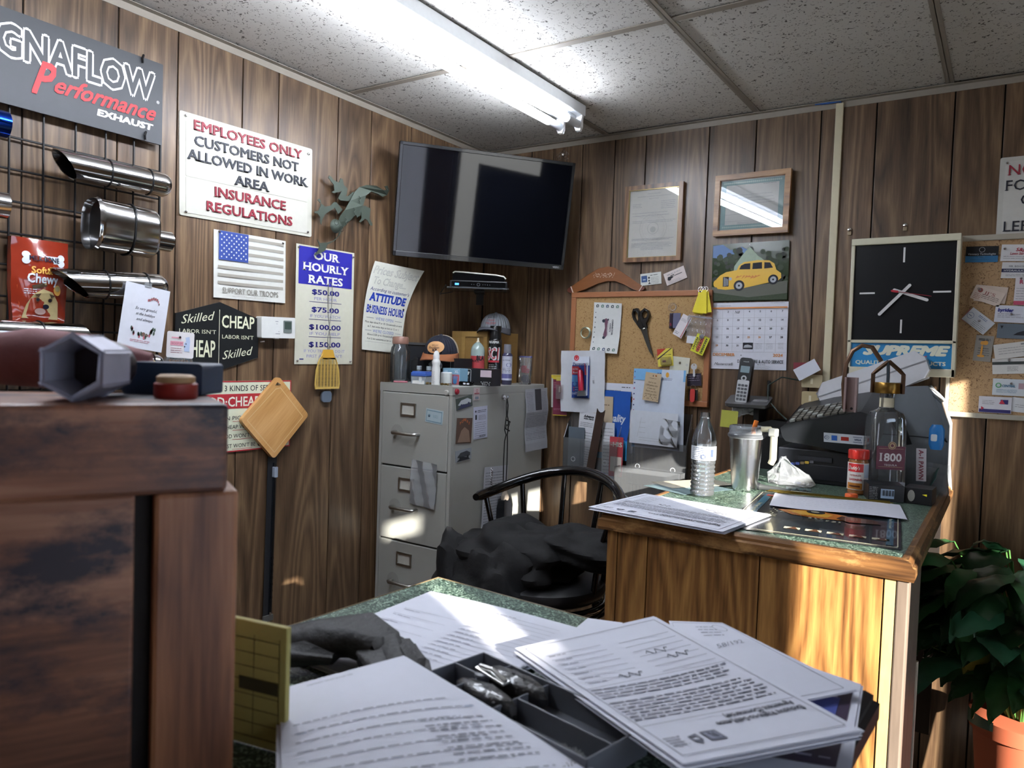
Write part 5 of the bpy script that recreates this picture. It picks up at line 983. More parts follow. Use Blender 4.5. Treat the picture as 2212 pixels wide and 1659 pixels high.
def carp(g, w_, h_): g.mat(0).poly([(-w_ * .4, -.004), (-w_ * .2, h_ * .25), (w_ * .2, h_ * .32), (w_ * .42, h_ * .1), (w_ * .4, -h_ * .15), (-w_ * .3, -h_ * .15)]).mat(1).disc(-w_ * .2, -h_ * .2, .006, -.0012).disc(w_ * .25, -h_ * .18, .006, -.0012).poly([(-w_ * .45, -h_ * .45), (-w_ * .1, -h_ * .1), (w_ * .3, -h_ * .3), (w_ * .4, -h_ * .45)], -.001)
mag('photo_magnet', 'photo magnet of a white car on dark ground, top of the cabinet side', 'magnet', ((985, 862), (1020, 852), (985, 888), (1020, 876)), '#48524c', carp, ['#b9bfc4', '#3c3f5c'])
mag('photo_magnet', 'brown glossy picture magnet with orange arched lettering on the cabinet side', 'magnet', ((987, 903), (1020, 903), (984, 959), (1018, 957)), '#5d4a40', lambda g, w_, h_: [g.mat(0).txt(ch, -.026 + k * .0105, h_ * .30 + .006 * (2.5 - abs(k - 2.5)), .010, a=.3 - k * .12, y=-.001, b=.02) for k, ch in enumerate('POWERS')] and g.mat(1).poly([(-w_ * .4, -h_ * .45), (-w_ * .2, 0), (0, h_ * .15), (w_ * .3, .0), (w_ * .42, -h_ * .45)]), ['#c06a3a', '#8c7464'], rough=.2)
mag('photo_magnet', 'black and white photo magnet lowest on the cabinet side', 'magnet', ((984, 974), (1018, 967), (983, 1001), (1018, 990)), '#8f969c', carp, ['#3c4248', '#22262c'])
mag('tag_magnet', 'small white and red paper tag magnet at the top of the cabinet side', 'magnet', ((1024, 839), (1037, 836), (1022, 864), (1035, 865)), '#bfb0b0', lambda g, w_, h_: g.mat(0).ring(0, h_ * .25, .006, .004, n=12).rect(0, h_ * .05, w_ * .8, .004).mat(1).rect(0, -h_ * .3, w_ * .6, h_ * .2), ['#a8505c', '#7c8490'])
mag('slip_magnet', 'white printed slip held on the cabinet side above the hook cord', 'paper', ((1022, 880), (1053, 876), (1023, 950), (1052, 944)), '#bcc0d2', lambda g, w_, h_: g.mat(0).disc(-w_ * .36, h_ * .36, .004).lines(-w_ * .2, w_ * .42, h_ * .38, 2, .006, .0018).lines(-w_ * .15, w_ * .4, h_ * .22, 4, .005, .001).rect(-w_ * .33, h_ * .18, .010, .018).lines(-w_ * .42, w_ * .42, .0, 8, .008, .001).lines(-w_ * .1, w_ * .42, -h_ * .4, 2, .004, .0022), [K_])
for (px, py), col, fr_, lb, r_ in (((987, 846), '#8c1f2e', 0, 'round dark red button magnet at the top corner of the cabinet side', .011), ((965, 846), '#a09f98', 1, 'round grey button magnet on the top rail of the cabinet front', .010)):
    c = LW(px, py, .385) if not fr_ else BW(px, py, -.692)
    o = tag(G().lathe([(0, .007), (r_ * .8, .0065), (r_, .004), (r_, 0), (0, 0)], 20).xf(Matrix.Rotation(PI / 2, 4, 'X')).ob('button_magnet', mt(col, .35), smooth=True), lb, 'magnet')
    put(o, (.3835, c[0], c[1]) if not fr_ else (c[0], -.691, c[1] - .004), (0, 0, 0 if fr_ else PI / 2))
mag('newspaper_clipping', 'long grey newspaper clipping with a dark photo hanging at the back of the cabinet side', 'paper', ((1136, 843), (1173, 838), (1128, 975), (1186, 965)), '#a3a6ad', lambda g, w_, h_: g.mat(0).rect(w_ * .05, h_ * .32, w_ * .28, h_ * .34, -.001).mat(1).lines(-w_ * .45, -w_ * .15, h_ * .44, 16, .006, .0016, seed=1).lines(w_ * .22, w_ * .45, h_ * .44, 16, .006, .0016, seed=2).lines(-w_ * .45, w_ * .45, h_ * .06, 16, .0065, .0022, word=.007, seed=3).rect(0, h_ * .09, w_ * .9, .001).rect(0, -h_ * .22, w_ * .9, .001), ['#3a3b3e', '#6d7078'], off=.006, warp=lambda x, y, z: (x, y - .004 * math.sin(z * 40), z))
# magnetic hook, cord and handset
c = side(1086, 858)
t = thing('magnetic_hook', 'shiny chrome magnetic hook on the cabinet side', 'hook', (.384, c[0], c[1]), (0, 0, PI / 2))
G().lathe([(0, .008), (.009, .008), (.011, .006), (.011, 0)], 20).xf(Matrix.Rotation(PI / 2, 4, 'X')).ob('magnet_base', CHROME, t, smooth=True); G().tube([(0, -.008, -.002), (0, -.020, -.006), (.0, -.026, .0), (0, -.026, .008)], .0022, 8).ob('hook', CHROME, t, smooth=True)
y0, z0 = c; hx = .384
t = thing('battery_charger', 'black handheld charger hanging by its knotted black cord from the chrome hook', 'charger', (hx + .03, y0 - .006, z0), (0, 0, PI / 2))
for s_ in (-1, 1): G().tube([(.001 * s_, .006, -.004), (.006 * s_, .004, -.03), (.003 * s_, .004, -.07), (.010 * s_, .002, -.095), (.012 * s_, .004, -.125), (.004 * s_, .002, -.145), (.010 * s_, .004, -.17), (.012 * s_, .004, -.25), (.010 * s_, .004, -.33), (.012 * s_, .004, -.36)], .0024, 7).ob('cord', BLKM, t, smooth=True)
G().tube([(-.012, .0, -.085), (.012, -.004, -.095), (.010, .0, -.110), (-.010, -.004, -.105), (-.012, 0, -.12), (.011, -.003, -.13)], .003, 7).ob('cord_knot', BLKM, t, smooth=True)
G().lathe([(.008, -.36), (.012, -.375), (.016, -.39), (.014, -.40)], 14).ob('plug', mt('#8f8478', .5), t, smooth=True)
G().prism([(-.018, -.40), (.018, -.40), (.030, -.43), (.032, -.50), (.024, -.56), (.026, -.60), (-.02, -.60), (-.024, -.56), (-.028, -.50), (-.026, -.43)], -.012, .016).ob('handset', mt('#101114', .3), t, bevel=.004)
g = G().ring(.004, -.50, .010, .008, -.0125); [g.disc(.004 + .014 * math.cos(a), -.50 + .014 * math.sin(a), .0022, -.0125, 8) for a in [k * PI / 4 for k in range(8)]]; g.ob('buttons', mt('#4a4d55', .4), t)
t = mag('clipboard_papers', 'clipped sheaf of printed papers low on the cabinet side behind the chair', 'paper', ((1049, 1010), (1095, 1003), (1030, 1140), (1085, 1130)), '#b4b8c0', lambda g, w_, h_: g.mat(0).lines(-w_ * .45, w_ * .4, h_ * .4, 22, .011, .0016), [K_], off=.008)
t = thing('wire_spring', 'silver coiled key chain hanging over the papers on the cabinet side', 'key chain', (.402, *side(1051, 1040)), (0, 0, PI / 2))
for k in range(12): G().tube([(.005 * math.cos(a) + .002 * math.sin(k), .002 * math.sin(a) - .004, .05 - k * .009 + .006 * math.sin(a)) for a in [i * PI / 5 for i in range(10)]], .0014, 6, closed=True).ob('link', CHROME, t)
# plastic sleeve taped on drawer 2
c = CFR(917, 1050); t = thing('plastic_sleeve', 'wrinkled clear plastic sleeve hanging on the second drawer front', 'sleeve', (c[0], -.705, c[1] + .008), (0, .06, 0))
G().slab(.120, .165, .002, 12, 14).warp(lambda x, y, z: (x, y - .003 * math.sin(x * 90 + z * 30) - .0015 * math.sin(z * 160), z)).ob('film', glassy('sleeve film', rough=.15, mixw=.72), t, smooth=True)

# ------------------------------------------------------------------ things on the cabinet top
def ct(px, y, z=CZ): return (BW(px, 828, y)[0], y, z)
t = thing('glass_jar', 'large empty clear glass jar with a brown lid at the left of the cabinet top', 'jar', (.074, -.63, CZ))
G().lathe([(.030, 0), (.036, .004), (.038, .012), (.038, .115), (.034, .135), (.029, .142), (.029, .160)], 30).lathe([(.027, .160), (.027, .142), (.032, .133), (.036, .114), (.036, .012), (.030, .006), (0, .006)], 30, cap=False).ob('glass', glassy('jar glass', (.9, .93, .93, 1), mixw=.96), t, smooth=True)
G().lathe([(.030, .148), (.031, .150), (.031, .172), (.028, .176), (0, .178)], 26).ob('lid', mt('#9a7566', .35, trans=.2), t, smooth=True)
t = thing('plastic_tub', 'small clear tub with blue snap lid and white contents on the cabinet top', 'container', (*ct(911, -.655)[:2], CZ), (0, 0, .1))
G().prism([(-.028, 0), (.028, 0), (.031, .030), (-.031, .030)], -.022, .022).ob('tub', mt('#c5d0d6', .3, trans=.5), t, bevel=.003); G().box(-.026, .026, -.0225, .019, .002, .014).ob('contents', mt('#dcdcd8', .7), t)
G().box(-.033, .033, -.025, .025, .030, .044).box(-.03, .03, -.022, .022, .044, .048).ob('lid', mt('#3f62b0', .35), t, bevel=.003); G().box(.004, .016, -.0238, -.0225, .008, .026).ob('sticker', mt('#cfd6d8', .4), t)
for k, (px, lb) in enumerate(((903, 'left of two small clear vials behind the blue-lidded tub'), (924, 'right of two small clear vials behind the blue-lidded tub'))):
    t = thing('vial', lb, 'bottle', (ct(px, -.60)[0] + .004, -.60, CZ), group='vials behind the blue-lidded tub'); G().lathe([(.009, 0), (.010, .004), (.010, .050), (.006, .055)], 14).ob('body', glassy('vial', (.7, .8, .85, 1), mixw=.9), t, smooth=True); G().lathe([(.010, .052), (.010, .066), (.009, .067), (0, .067)], 14).ob('cap', mt('#9aa4a8', .4), t, smooth=True)
t = thing('roll_on_bottle', 'white roll-on bottle with rounded cap at the front edge of the cabinet top', 'bottle', (ct(941, -.672)[0], -.672, CZ))
G().lathe([(.013, 0), (.0155, .003), (.0155, .062), (.013, .072), (.0155, .082), (.0155, .088), (.011, .096), (.010, .102)], 20).ob('body', mt('#d2d3d0', .4), t, smooth=True); G().lathe([(.0115, .096), (.012, .108), (.009, .120), (.005, .126), (0, .127)], 18).ob('cap', mt('#dadbd9', .35), t, smooth=True)
G().lines(-.008, .008, .05, 10, .0045, .0016, y=-.0158, word=.004).ob('label_print', mt('#9a9ea2', .5), t)
t = thing('white_jar', 'plain small white jar right of the roll-on bottle', 'jar', (ct(964, -.60)[0], -.60, CZ)); G().lathe([(.020, 0), (.0215, .003), (.0215, .045), (.019, .048), (0, .048)], 22).ob('body', mt('#ccd0ce', .45), t, smooth=True)
t = thing('glove_box', 'blue and red box printed with a blue hand on the cabinet top', 'box', (ct(984, -.52)[0], -.52, CZ), (0, 0, .06))
G().box(-.040, .038, -.03, .03, 0, .062).ob('carton', mt('#7fa6bd', .5), t, bevel=.001)
g = G().mat(0).rect(.018, .020, .038, .038, -.0306).mat(1).txt('XL', .024, .050, .010, .018, y=-.0306, b=.03).txt('100', -.026, .050, .008, .018, y=-.0306).lines(-.036, -.012, .035, 4, .006, .002, y=-.0306).mat(2).disc(.018, .012, .009, -.0312)
for k in range(5): g.rect(.010 + k * .0042, .027 - abs(k - 2) * .002, .0028, .018, -.0312, (2 - k) * .12)
g.ob('box_print', [mt('#a8555c', .5), mt('#cdd9de', .5), mt('#4f8fc4', .5)], t)
t = thing('parts_box', 'long black product box with white figures, front of the wooden cupboard', 'box', (ct(1032, -.46)[0] + .008, -.46, CZ), (0, 0, .05))
G().box(-.078, .078, -.03, .03, 0, .064).ob('carton', mt('#141316', .4), t, bevel=.001)
g = G().prism(rrect(-.048, .032, .056, .058, .005), -.0308, -.0303, hole=list(reversed(rrect(-.048, .032, .053, .055, .004)))).rect(-.058, .010, .014, .012, -.0306); g.poly([(-.066, .044), (-.062, .052), (-.052, .050), (-.054, .042)], -.0306).poly([(-.040, .040), (-.036, .052), (-.026, .050), (-.032, .038)], -.0306).lines(-.068, -.030, .030, 2, .005, .0016, y=-.0306)
g.mat(1).rect(.048, .046, .050, .026, -.0306).mat(0).lines(.026, .07, .014, 3, .005, .003, y=-.0306, word=.003); g.ob('box_print', [mt('#c9c9c6', .5), mt('#b9a8b0', .5)], t)
t = thing('black_box', 'taller black box under the trucker cap', 'box', (.165, -.47, CZ), (0, 0, .05)); G().box(-.098, .082, -.045, .075, 0, .100).ob('carton', mt('#17161a', .45), t, bevel=.001); G().box(.060, .063, -.0455, -.045, .0, .1).ob('edge_line', mt('#8f8f90', .5), t)
# cupboard behind
bx = BW(1020, 760, -.2)[0]
t = thing('wooden_speaker_box', 'pale wooden box standing at the back of the cabinet top under the grey cap', 'box', (.200, -.215, CZ), (0, 0, 0))
zt = BW(1050, 716, -.30)[1] - CZ
G().box(-.135, .052, -.085, .14, 0, zt).ob('cabinet_body', mt('#8f6f3e', .45, var=.15, scale=12, stretch=(1, 1, 8)), t, bevel=.002)
G().prism(rrect(-.014, zt / 2, .130, zt - .004, .001, 1), -.090, -.085, hole=list(reversed(rrect(-.014, zt / 2, .094, zt - .045, .001, 1)))).ob('front_frame', mt('#9b7a45', .45, var=.15, scale=12, stretch=(1, 1, 8)), t, bevel=.001)
# leaning dark frame against left wall
P = [LW(*q, .035) for q in ((880, 716), (1010, 722))]
o = thing('framed_board', 'dark grey framed board leaning on the left wall behind the trucker cap', 'board', (.030, -.42, CZ), (0, -.03, 0))
G().box(-.012, .0, -.17, .17, 0, .150).ob('panel', mt('#2b2e33', .5), o); G().box(-.014, .004, -.175, .175, .148, .158).box(-.014, .004, -.175, -.165, 0, .15).ob('frame', mt('#4d5054', .4), o, bevel=.001)
def cap(label, loc, rz, sc_, crown, mesh, brim, tiltx=0, patch=None, txt=None, tc='#9a3038', hide_mesh=False):
    t = thing('baseball_cap', label, 'cap', loc, (tiltx, 0, rz)); a_, b_, hh = .085 * sc_, .098 * sc_, .100 * sc_
    def dome(u, v, k=1.):
        th = 2 * PI * u; ph = PI / 2 * v; r = math.cos(ph) ** .8 if v < 1 else 0
        return (a_ * k * r * math.cos(th), b_ * k * r * math.sin(th), hh * k * math.sin(ph) ** .9)
    n = 32; g = G()
    for i in range(n):
        m_ = 0 if (i / n > .5 - .02 and i / n < 1.0 - .0) or hide_mesh else 1
        g.mat(m_); q = [dome(i / n, j / 10) for j in range(11)] + [dome((i + 1) / n, j / 10) for j in range(11)]
        g.add(q, [(j, j + 11, j + 12, j + 1) for j in range(10)])
    o = g.ob('crown', [mt(crown, .8, bump=.3, scale=400), mt(mesh, .8, bump=.5, scale=500)], t, smooth=True)
    s_ = o.modifiers.new('th', 'SOLIDIFY'); s_.thickness = .002
    def br(u, v):
        th = PI * (1 + u); x = a_ * math.cos(th) * (1 + .02 * v); y = b_ * math.sin(th) - v * .068 * sc_ * (math.sin(PI * u) ** .7); return (x, y, .006 * sc_ - .020 * sc_ * (abs(math.cos(th)) ** 2) * v * 1.2 + (.008 - .012 * v) * sc_)
    o = G().surf(br, 24, 8).ob('brim', mt(brim, .7, bump=.2, scale=300), t, smooth=True); s_ = o.modifiers.new('th', 'SOLIDIFY'); s_.thickness = .004
    G().lathe([(0, .005), (.006, .003), (.007, 0)], 12, (0, 0, hh)).ob('top_button', mt(crown, .7), t, smooth=True)
    def onf(x, y, z):
        v = min(.98, max(0.0, z / hh)); ph = math.asin(min(1, v ** (1 / .9))); r = math.cos(ph) ** .8; th = -PI / 2 + x / (a_ * max(.3, r)); return (a_ * 1.02 * r * math.cos(th), b_ * 1.02 * r * math.sin(th) + y - .002, z)
    if patch:
        g = G().mat(0); g.surf(lambda u, v: (.036 * (v) * math.cos(2 * PI * u), -.001, .052 * sc_ + .022 * v * math.sin(2 * PI * u)), 24, 3)
        g.mat(1).txt('KENTUCKY', 0, .062 * sc_, .005, .026, y=-.0016, b=.02).txt('Bourbon', -.004, .052 * sc_, .009, .042, y=-.0016, b=.02, sh=.2).rbox(.0, .040 * sc_, .018, .010, -.0016, -.0012, .004); g.warp(onf).ob('patch', [mt('#c09060', .6), mt('#3a2218', .6)], t)
    if txt:
        g = G()
        for s2, z, w2, k in txt: g.mat(k).txt(s2, 0, z, .009, w2, y=-.0012, b=.01)
        g.warp(onf).ob('embroidery', [mt('#3f3f48', .6), mt(tc, .6)], t)
    return t
cap('navy and cream trucker cap with tan brim and oval leather patch', (.165, -.49, CZ + .110), .34, .80, '#1b1e2c', '#c4b69c', '#8c5534', tiltx=.16, patch=1)
p_ = BW(1062, 716, -.30)
cap('grey cap with voting slogan embroidery resting on the wooden box', (.235, -.225, CZ + zt + .005), .30, .74, '#7d7f86', '#7d7f86', '#4c4d54', tiltx=.0, txt=(('Don’t', .066, .020, 0), ('Blame Me,', .055, .036, 0), ('I Voted', .043, .030, 1), ('TRUMP', .029, .044, 1)), hide_mesh=True)
t = thing('crumpled_wrapper', 'crumpled clear wrapper tucked under the brim of the trucker cap', 'wrapper', (.185, -.55, CZ + .070)); rr = random.Random(6)
G().lathe([(.002, -.01), (.026, -.006), (.030, .006), (.018, .020), (0, .024)], 14).warp(lambda x, y, z: (x + rr.uniform(-.005, .005), y * .6 + rr.uniform(-.004, .004), z + rr.uniform(-.005, .005))).ob('wrapper', mt('#c8ccd0', .2, trans=.5), t)
t = thing('crumpled_cloth', 'black crumpled cloth under the trucker cap at left', 'cloth', (.034, -.49, CZ)); G().lathe([(.02, 0), (.026, .01), (.026, .05), (.020, .085), (.0, .10)], 20).warp(lambda x, y, z: (x + .006 * math.sin(z * 120 + y * 90), y + .006 * math.sin(x * 120), z)).ob('cloth', BLKM, t, smooth=True)
def can(label, loc, r, h, col, capcol, name='spray_can', nozzle=False, prints=None, pm=(), capr=.8, caph=.05):
    t = thing(name, label, 'spray can', loc, (0, 0, .35))
    G().lathe([(r * .9, 0), (r, .003), (r, h), (r * .96, h + .004), (r * (.6 if not nozzle else .55), h + (.012 if not nozzle else .026))] if not nozzle else [(r * .9, 0), (r, .003), (r, h), (r * .9, h + .012), (r * .62, h + .024), (r * .3, h + .032)], 28).ob('can_body', mt(col, .25, coat=.4), t, smooth=True)
    if nozzle: G().lathe([(.007, h + .03), (.007, h + .036), (.004, h + .038), (.004, h + .05), (0, h + .05)], 12).ob('nozzle', mt('#c9c3b0', .4), t, smooth=True)
    else: G().lathe([(r * capr, h + .004), (r * capr, h + caph), (r * capr * .93, h + caph + .003), (0, h + caph + .003)], 26).ob('cap', mt(capcol, .3), t, smooth=True)
    if prints:
        g = G(); prints(g); g.warp(lambda x, y, z: ((r - y * 1 - .0002) * math.sin(x / r), -(r - y * 1 - .0002) * math.cos(x / r), z)).ob('label_print', [mt(c_, .3) for c_ in pm], t)
    return t
def band(g, x0, x1, z0, z1, y=-.0004): g.surf(lambda u, v: (x0 + (x1 - x0) * u, y, z0 + (z1 - z0) * v), 24, 1)
def p1(g): g.mat(0); band(g, -.08, .08, .012, .112); g.mat(1).txt('BRAKE', -.01, .092, .010, .05, y=-.0012, b=.03).mat(2).rect(.018, .05, .022, .014, -.0012).mat(3).rect(.018, .024, .022, .010, -.0012).mat(2).txt('BLA', .020, .104, .018, .03, y=-.0014, b=.05)
can('grey and red brake cleaner spray can with bare white nozzle', (.235, -.345, CZ), .0285, .135, '#8fa09c', '#c9c3b0', nozzle=True, prints=p1, pm=('#b04448', '#3a2026', '#1a1a20', '#b0a050'))
def p2(g): g.mat(0).txt('MAXIMA', .0, .170, .010, .045, y=-.0008, sh=.2, b=.05).txt('SC1', .0, .124, .046, .052, y=-.0008, sh=.1, b=.07).mat(1).txt('SC1', -.003, .124, .044, .050, y=-.0012, sh=.1, b=.015).mat(1); band(g, -.026, .026, .088, .096, -.0008); g.mat(0).lines(-.020, .020, .078, 6, .007, .002, y=-.0008)
can('tall black spray can with large SC1 lettering, tallest on the cabinet', (.285, -.295, CZ), .0275, .178, '#101113', '#0c0c0e', prints=p2, pm=('#b9b9b9', '#a8303c'), capr=.86, caph=.055)
def p3(g): g.mat(0); band(g, -.07, .07, .018, .115); g.mat(1); band(g, -.07, .07, .026, .044, -.0008); g.mat(2).txt('no-rinse', -.0, .100, .008, .034, y=-.0012).mat(1); g.rbox(.012, .080, .02, .014, -.0014, -.0010, .006).mat(2).lines(-.015, .02, .066, 5, .004, .0012, y=-.0012)
can('slim pump bottle with pale label and smoky cap beside the SC1 can', (.340, -.285, CZ), .021, .118, '#34324a', '#6d6d74', name='pump_bottle', prints=p3, pm=('#b3b6c4', '#5c5c8c', '#2c2c44'), capr=.72, caph=.042)
t = thing('zip_bag', 'zip bag holding red plastic pieces at the back right of the cabinet top', 'bag', (.352, -.165, CZ)); rr = random.Random(9)
G().lathe([(.020, 0), (.028, .004), (.030, .05), (.027, .085), (.029, .118)], 18, sy=.7, cap=False).warp(lambda x, y, z: (x + rr.uniform(-.003, .003), y + rr.uniform(-.003, .003), z + rr.uniform(-.003, .003))).ob('bag_film', glassy('bag film', mixw=.88), t, smooth=True)
G().box(-.030, .030, -.002, .002, .112, .118).ob('zip_strip', mt('#2b2a6c', .3), t)
for k in range(6): G().rbox(rr.uniform(-.012, .012), .065 + rr.uniform(-.015, .015), .02, .014, -.012 + k * .003, -.004 + k * .003, .003).ob('red_piece', mt('#a0222c', .35), t)
for k in range(4): G().rbox(rr.uniform(-.012, .012), .022 + rr.uniform(-.01, .01), .026, .02, -.010 + k * .003, -.002 + k * .003, .003).ob('dark_piece', mt('#2a1c24', .35), t)
t = thing('pen', 'pink and white pen lying on the cabinet beside the jar', 'pen', (.105, -.668, CZ + .004), (0, 0, .35)); G().tube([(-.02, 0, 0), (.035, 0, .001)], .0035, 8).ob('barrel', mt('#b8717c', .4), t, smooth=True)
t = thing('bolts', 'brass coloured bolts and fittings in a row at the front edge of the cabinet', 'bolt', (.285, -.655, CZ + .005), (0, 0, .1))
for k in range(7): G().tube([(-.052 + k * .016, rr.uniform(-.006, .006), 0), (-.040 + k * .016, rr.uniform(-.006, .006), .001)], .004, 6).ob('bolt', mt('#8a7448', .35, .8), t); 
G().tube([(.05, 0, 0), (.058, 0, 0)], .006, 6).ob('nut', BRUSH, t)
t = thing('key_fobs', 'black car key fob lying near the right edge of the cabinet top', 'key fob', (.345, -.560, CZ + .008), (0, 0, .3))
G().rbox(0, 0, .052, .016, -.012, .012, .005).ob('fob', BLKG, t, bevel=.002); G().rect(-.004, 0, .010, .006, -.0125).rect(.010, 0, .010, .006, -.0125).ob('buttons', mt('#c9c9d2', .3), t); G().tube([(.026, 0, 0), (.04, .005, .002), (.06, -.0, -.001)], .0025, 6).ob('strap', BLK, t)

# ------------------------------------------------------------------ bar stool chair and jacket
t = thing('bar_stool', 'black metal stool with curved spindle back between cabinet and counter', 'stool', (.885, -.86, ZF - .03))
BM = mt('#0c0c0e', .16, .3, coat=.5)
def rail(a): # rail height and position round the seat
    return (.228 * math.cos(a), .215 * math.sin(a), .990 + .055 * math.sin(a) ** 2 - .02 * (1 - math.sin(a)))
ra = [R(-12) + (R(196) - R(-12)) * i / 26 for i in range(27)]
G().tube([(rail(a)[0], rail(a)[1], rail(a)[2]) for a in ra], [.011] + [.016] * 25 + [.011], 12).ob('back_rail', BM, t, smooth=True)
for a in (-6, 30, 68, 104, 140, 178):
    p_ = rail(R(a)); G().tube([(p_[0], p_[1], p_[2] - .008), (p_[0] * .86, p_[1] * .86, .86), (.178 * math.cos(R(a)), .178 * math.sin(R(a)), .715)], .0085, 10).ob('spindle', BM, t, smooth=True)
G().lathe([(0, .70), (.17, .70), (.185, .71), (.190, .725), (.185, .742), (.165, .752), (0, .758)], 36).ob('seat', mt('#0e0e10', .5), t, smooth=True)
for z in (.69, .665): G().tube([(.188 * math.cos(a), .188 * math.sin(a), z) for a in [i * PI / 18 for i in range(36)]], .010, 10, closed=True).ob('seat_ring', BM, t, smooth=True)
for sx in (-1, 1):
    for sy in (-1, 1): G().tube([(sx * .12, sy * .12, .66), (sx * .17, sy * .17, 0)], .013, 10).ob('leg', BM, t, smooth=True)
G().tube([(.19 * math.cos(a), .19 * math.sin(a), .24) for a in [i * PI / 12 for i in range(24)]], .009, 8, closed=True).ob('foot_ring', BM, t, smooth=True)
# jacket: one draped cloth over the left half of the seat, quilted lining showing
t = thing('jacket', 'black quilted jacket slumped over the seat and left side of the stool', 'jacket', (.825, -.92, .775))
JK = mt('#040406', .8, bump=1, scale=45)
import mathutils.noise as mn
def blob(cx, cy, cz, rx, ry, rz, name, mat_, ns=.22, fr=9, seed=0, n=44, pw=.8):
    g = G().lathe([(max(1e-6, math.cos(PI * (j / 26 - .5))) ** pw, math.sin(PI * (j / 26 - .5))) for j in range(27)], n)
    def f(x, y, z):
        v = Vector((x * rx, y * ry, z * rz)); q = mn.noise((v + Vector((seed, 0, 0))) * fr) * ns + mn.noise((v + Vector((0, seed, 3))) * fr * 2.5) * ns * .35; fold = .07 * math.sin(x * 5 + z * 9 + seed)
        k = 1 + q + fold; return (cx + v.x * k, cy + v.y * k, cz + v.z * k)
    g.warp(f).ob(name, mat_, t, smooth=True)
blob(-.02, .02, .105, .20, .15, .095, 'jacket_body', JK, seed=1, ns=.3, n=64)
blob(.13, .07, .145, .17, .10, .065, 'collar', JK, seed=4, ns=.4, n=64)
blob(-.165, -.05, -.10, .105, .12, .27, 'sleeve', JK, seed=2, ns=.3, fr=7, n=64)
blob(-.02, -.09, -.06, .17, .09, .22, 'hem', JK, seed=7, ns=.3, n=64)
G().box(-.006, .006, 0, .001, -.028, .028).xf(Matrix.Translation((-.060, -.205, -.045)) @ Matrix.Rotation(.3, 4, 'Y')).ob('white_tag', mt('#b9b6b0', .6), t)
# stray wood block on floor near the stool
tag(put(G().box(-.03, .03, -.02, .02, 0, .03).ob('wood_block', mt('#4a3826', .7), bevel=.002), (1.02, -.30, ZF)), 'small scrap of wood on the floor beneath the file pockets', 'wood block')

# ------------------------------------------------------------------ right counter
DZ = 1.115
DX0, DX1, DY0, DY1 = 1.222, 1.903, -1.188, -.012
t = thing('wooden_counter', 'waist-high wood panelled counter with green laminate top against the back wall', 'counter', ((DX0 + DX1) / 2, (DY0 + DY1) / 2, ZF))
ox, oy = (DX0 + DX1) / 2, (DY0 + DY1) / 2; hw, hd = (DX1 - DX0) / 2, (DY1 - DY0) / 2; TH = DZ - ZF
def nosing(L_):  # moulded edge profile, outer face at y=-.028
    return [(0, 0), (0, -.040), (-.024, -.040), (-.026, -.034), (-.026, -.016), (-.020, -.012), (-.020, -.006), (-.012, 0)]
def edging(x0, x1, y, z, axis, sgn, par, m):
    P = nosing(0); vs = []
    for e, x in ((0, x0), (1, x1)):
        for (d, h) in P:
            k = -d * (-1 if e == 0 else 1)  # mitre
            xx = x + (k if True else 0)
            vs.append((xx, y + sgn * -d, z + h) if axis == 'x' else (y + sgn * -d, xx, z + h))
    n = len(P); fs = [(i, (i + 1) % n, n + (i + 1) % n, n + i) for i in range(n)] + [tuple(reversed(range(n))), tuple(range(n, 2 * n))]
    return G().add(vs, fs).ob('edge_moulding', m, par)
G().box(-hw + .020, hw - .020, -hd + .020, hd, TH - .02, TH - .001).ob('laminate_top', LAMI, t)
i_ = .028
edging(-hw + i_, hw - i_, -hd + i_, TH, 'x', -1, t, EDGE)
edging(-hd + i_, hd - i_, hw - i_, TH, 'y', 1, t, EDGEY); edging(-hd + i_, hd - i_, -hw + i_, TH, 'y', -1, t, EDGEY)
fx = [-hw + .022, -hw + .050, 1.349 - ox, 1.606 - ox, 1.847 - ox]
for a, b in zip(fx[:-1], fx[1:]): G().box(a + .0012, b - .0012, -hd + .014, -hd + .022, 0, TH - .040).ob('front_board', PANEL2, t, bevel=.0015)
G().box(-hw + .024, hw - .024, -hd + .022, -hd + .33, 0, TH - .04).ob('carcass', mt('#1c130c', .7), t)
G().box(1.848 - ox, 1.868 - ox, -hd + .012, -hd + .022, 0, TH - .040).ob('corner_strip', mt('#c6a468', .55, var=.25, scale=30, stretch=(4, 4, 1)), t, bevel=.001)
G().box(1.869 - ox, hw - .012, -hd + .010, -hd + .05, 0, TH - .040).ob('corner_post', mt('#6a5d52', .5, var=.3, scale=20, stretch=(6, 6, .6)), t, bevel=.003)
ya = -hd + .05
for k in range(2): yb = ya + .135; G().box(hw - .024, hw - .016, ya + .001, min(yb, hd) - .001, 0, TH - .04).ob('side_board', mt('#6a5d52', .5, var=.3, scale=20, stretch=(6, 6, .6)), t, bevel=.001); ya = yb
G().box(hw - .026, hw - .012, ya, ya + .012, 0, TH - .30).ob('painted_sun_edge', mt('#c9bda8', .5), t, bevel=.001)  # pale colour stands in for sunlight on the end edge of the side
G().box(-hw + .03, hw - .03, hd - .03, hd - .005, .2, TH - .04).ob('wall_cleat', mt('#1c130c', .7), t)
def bldg(name, label, cat, loc, rz=0, group=None): return thing(name, label, cat, loc, (0, 0, rz), group)
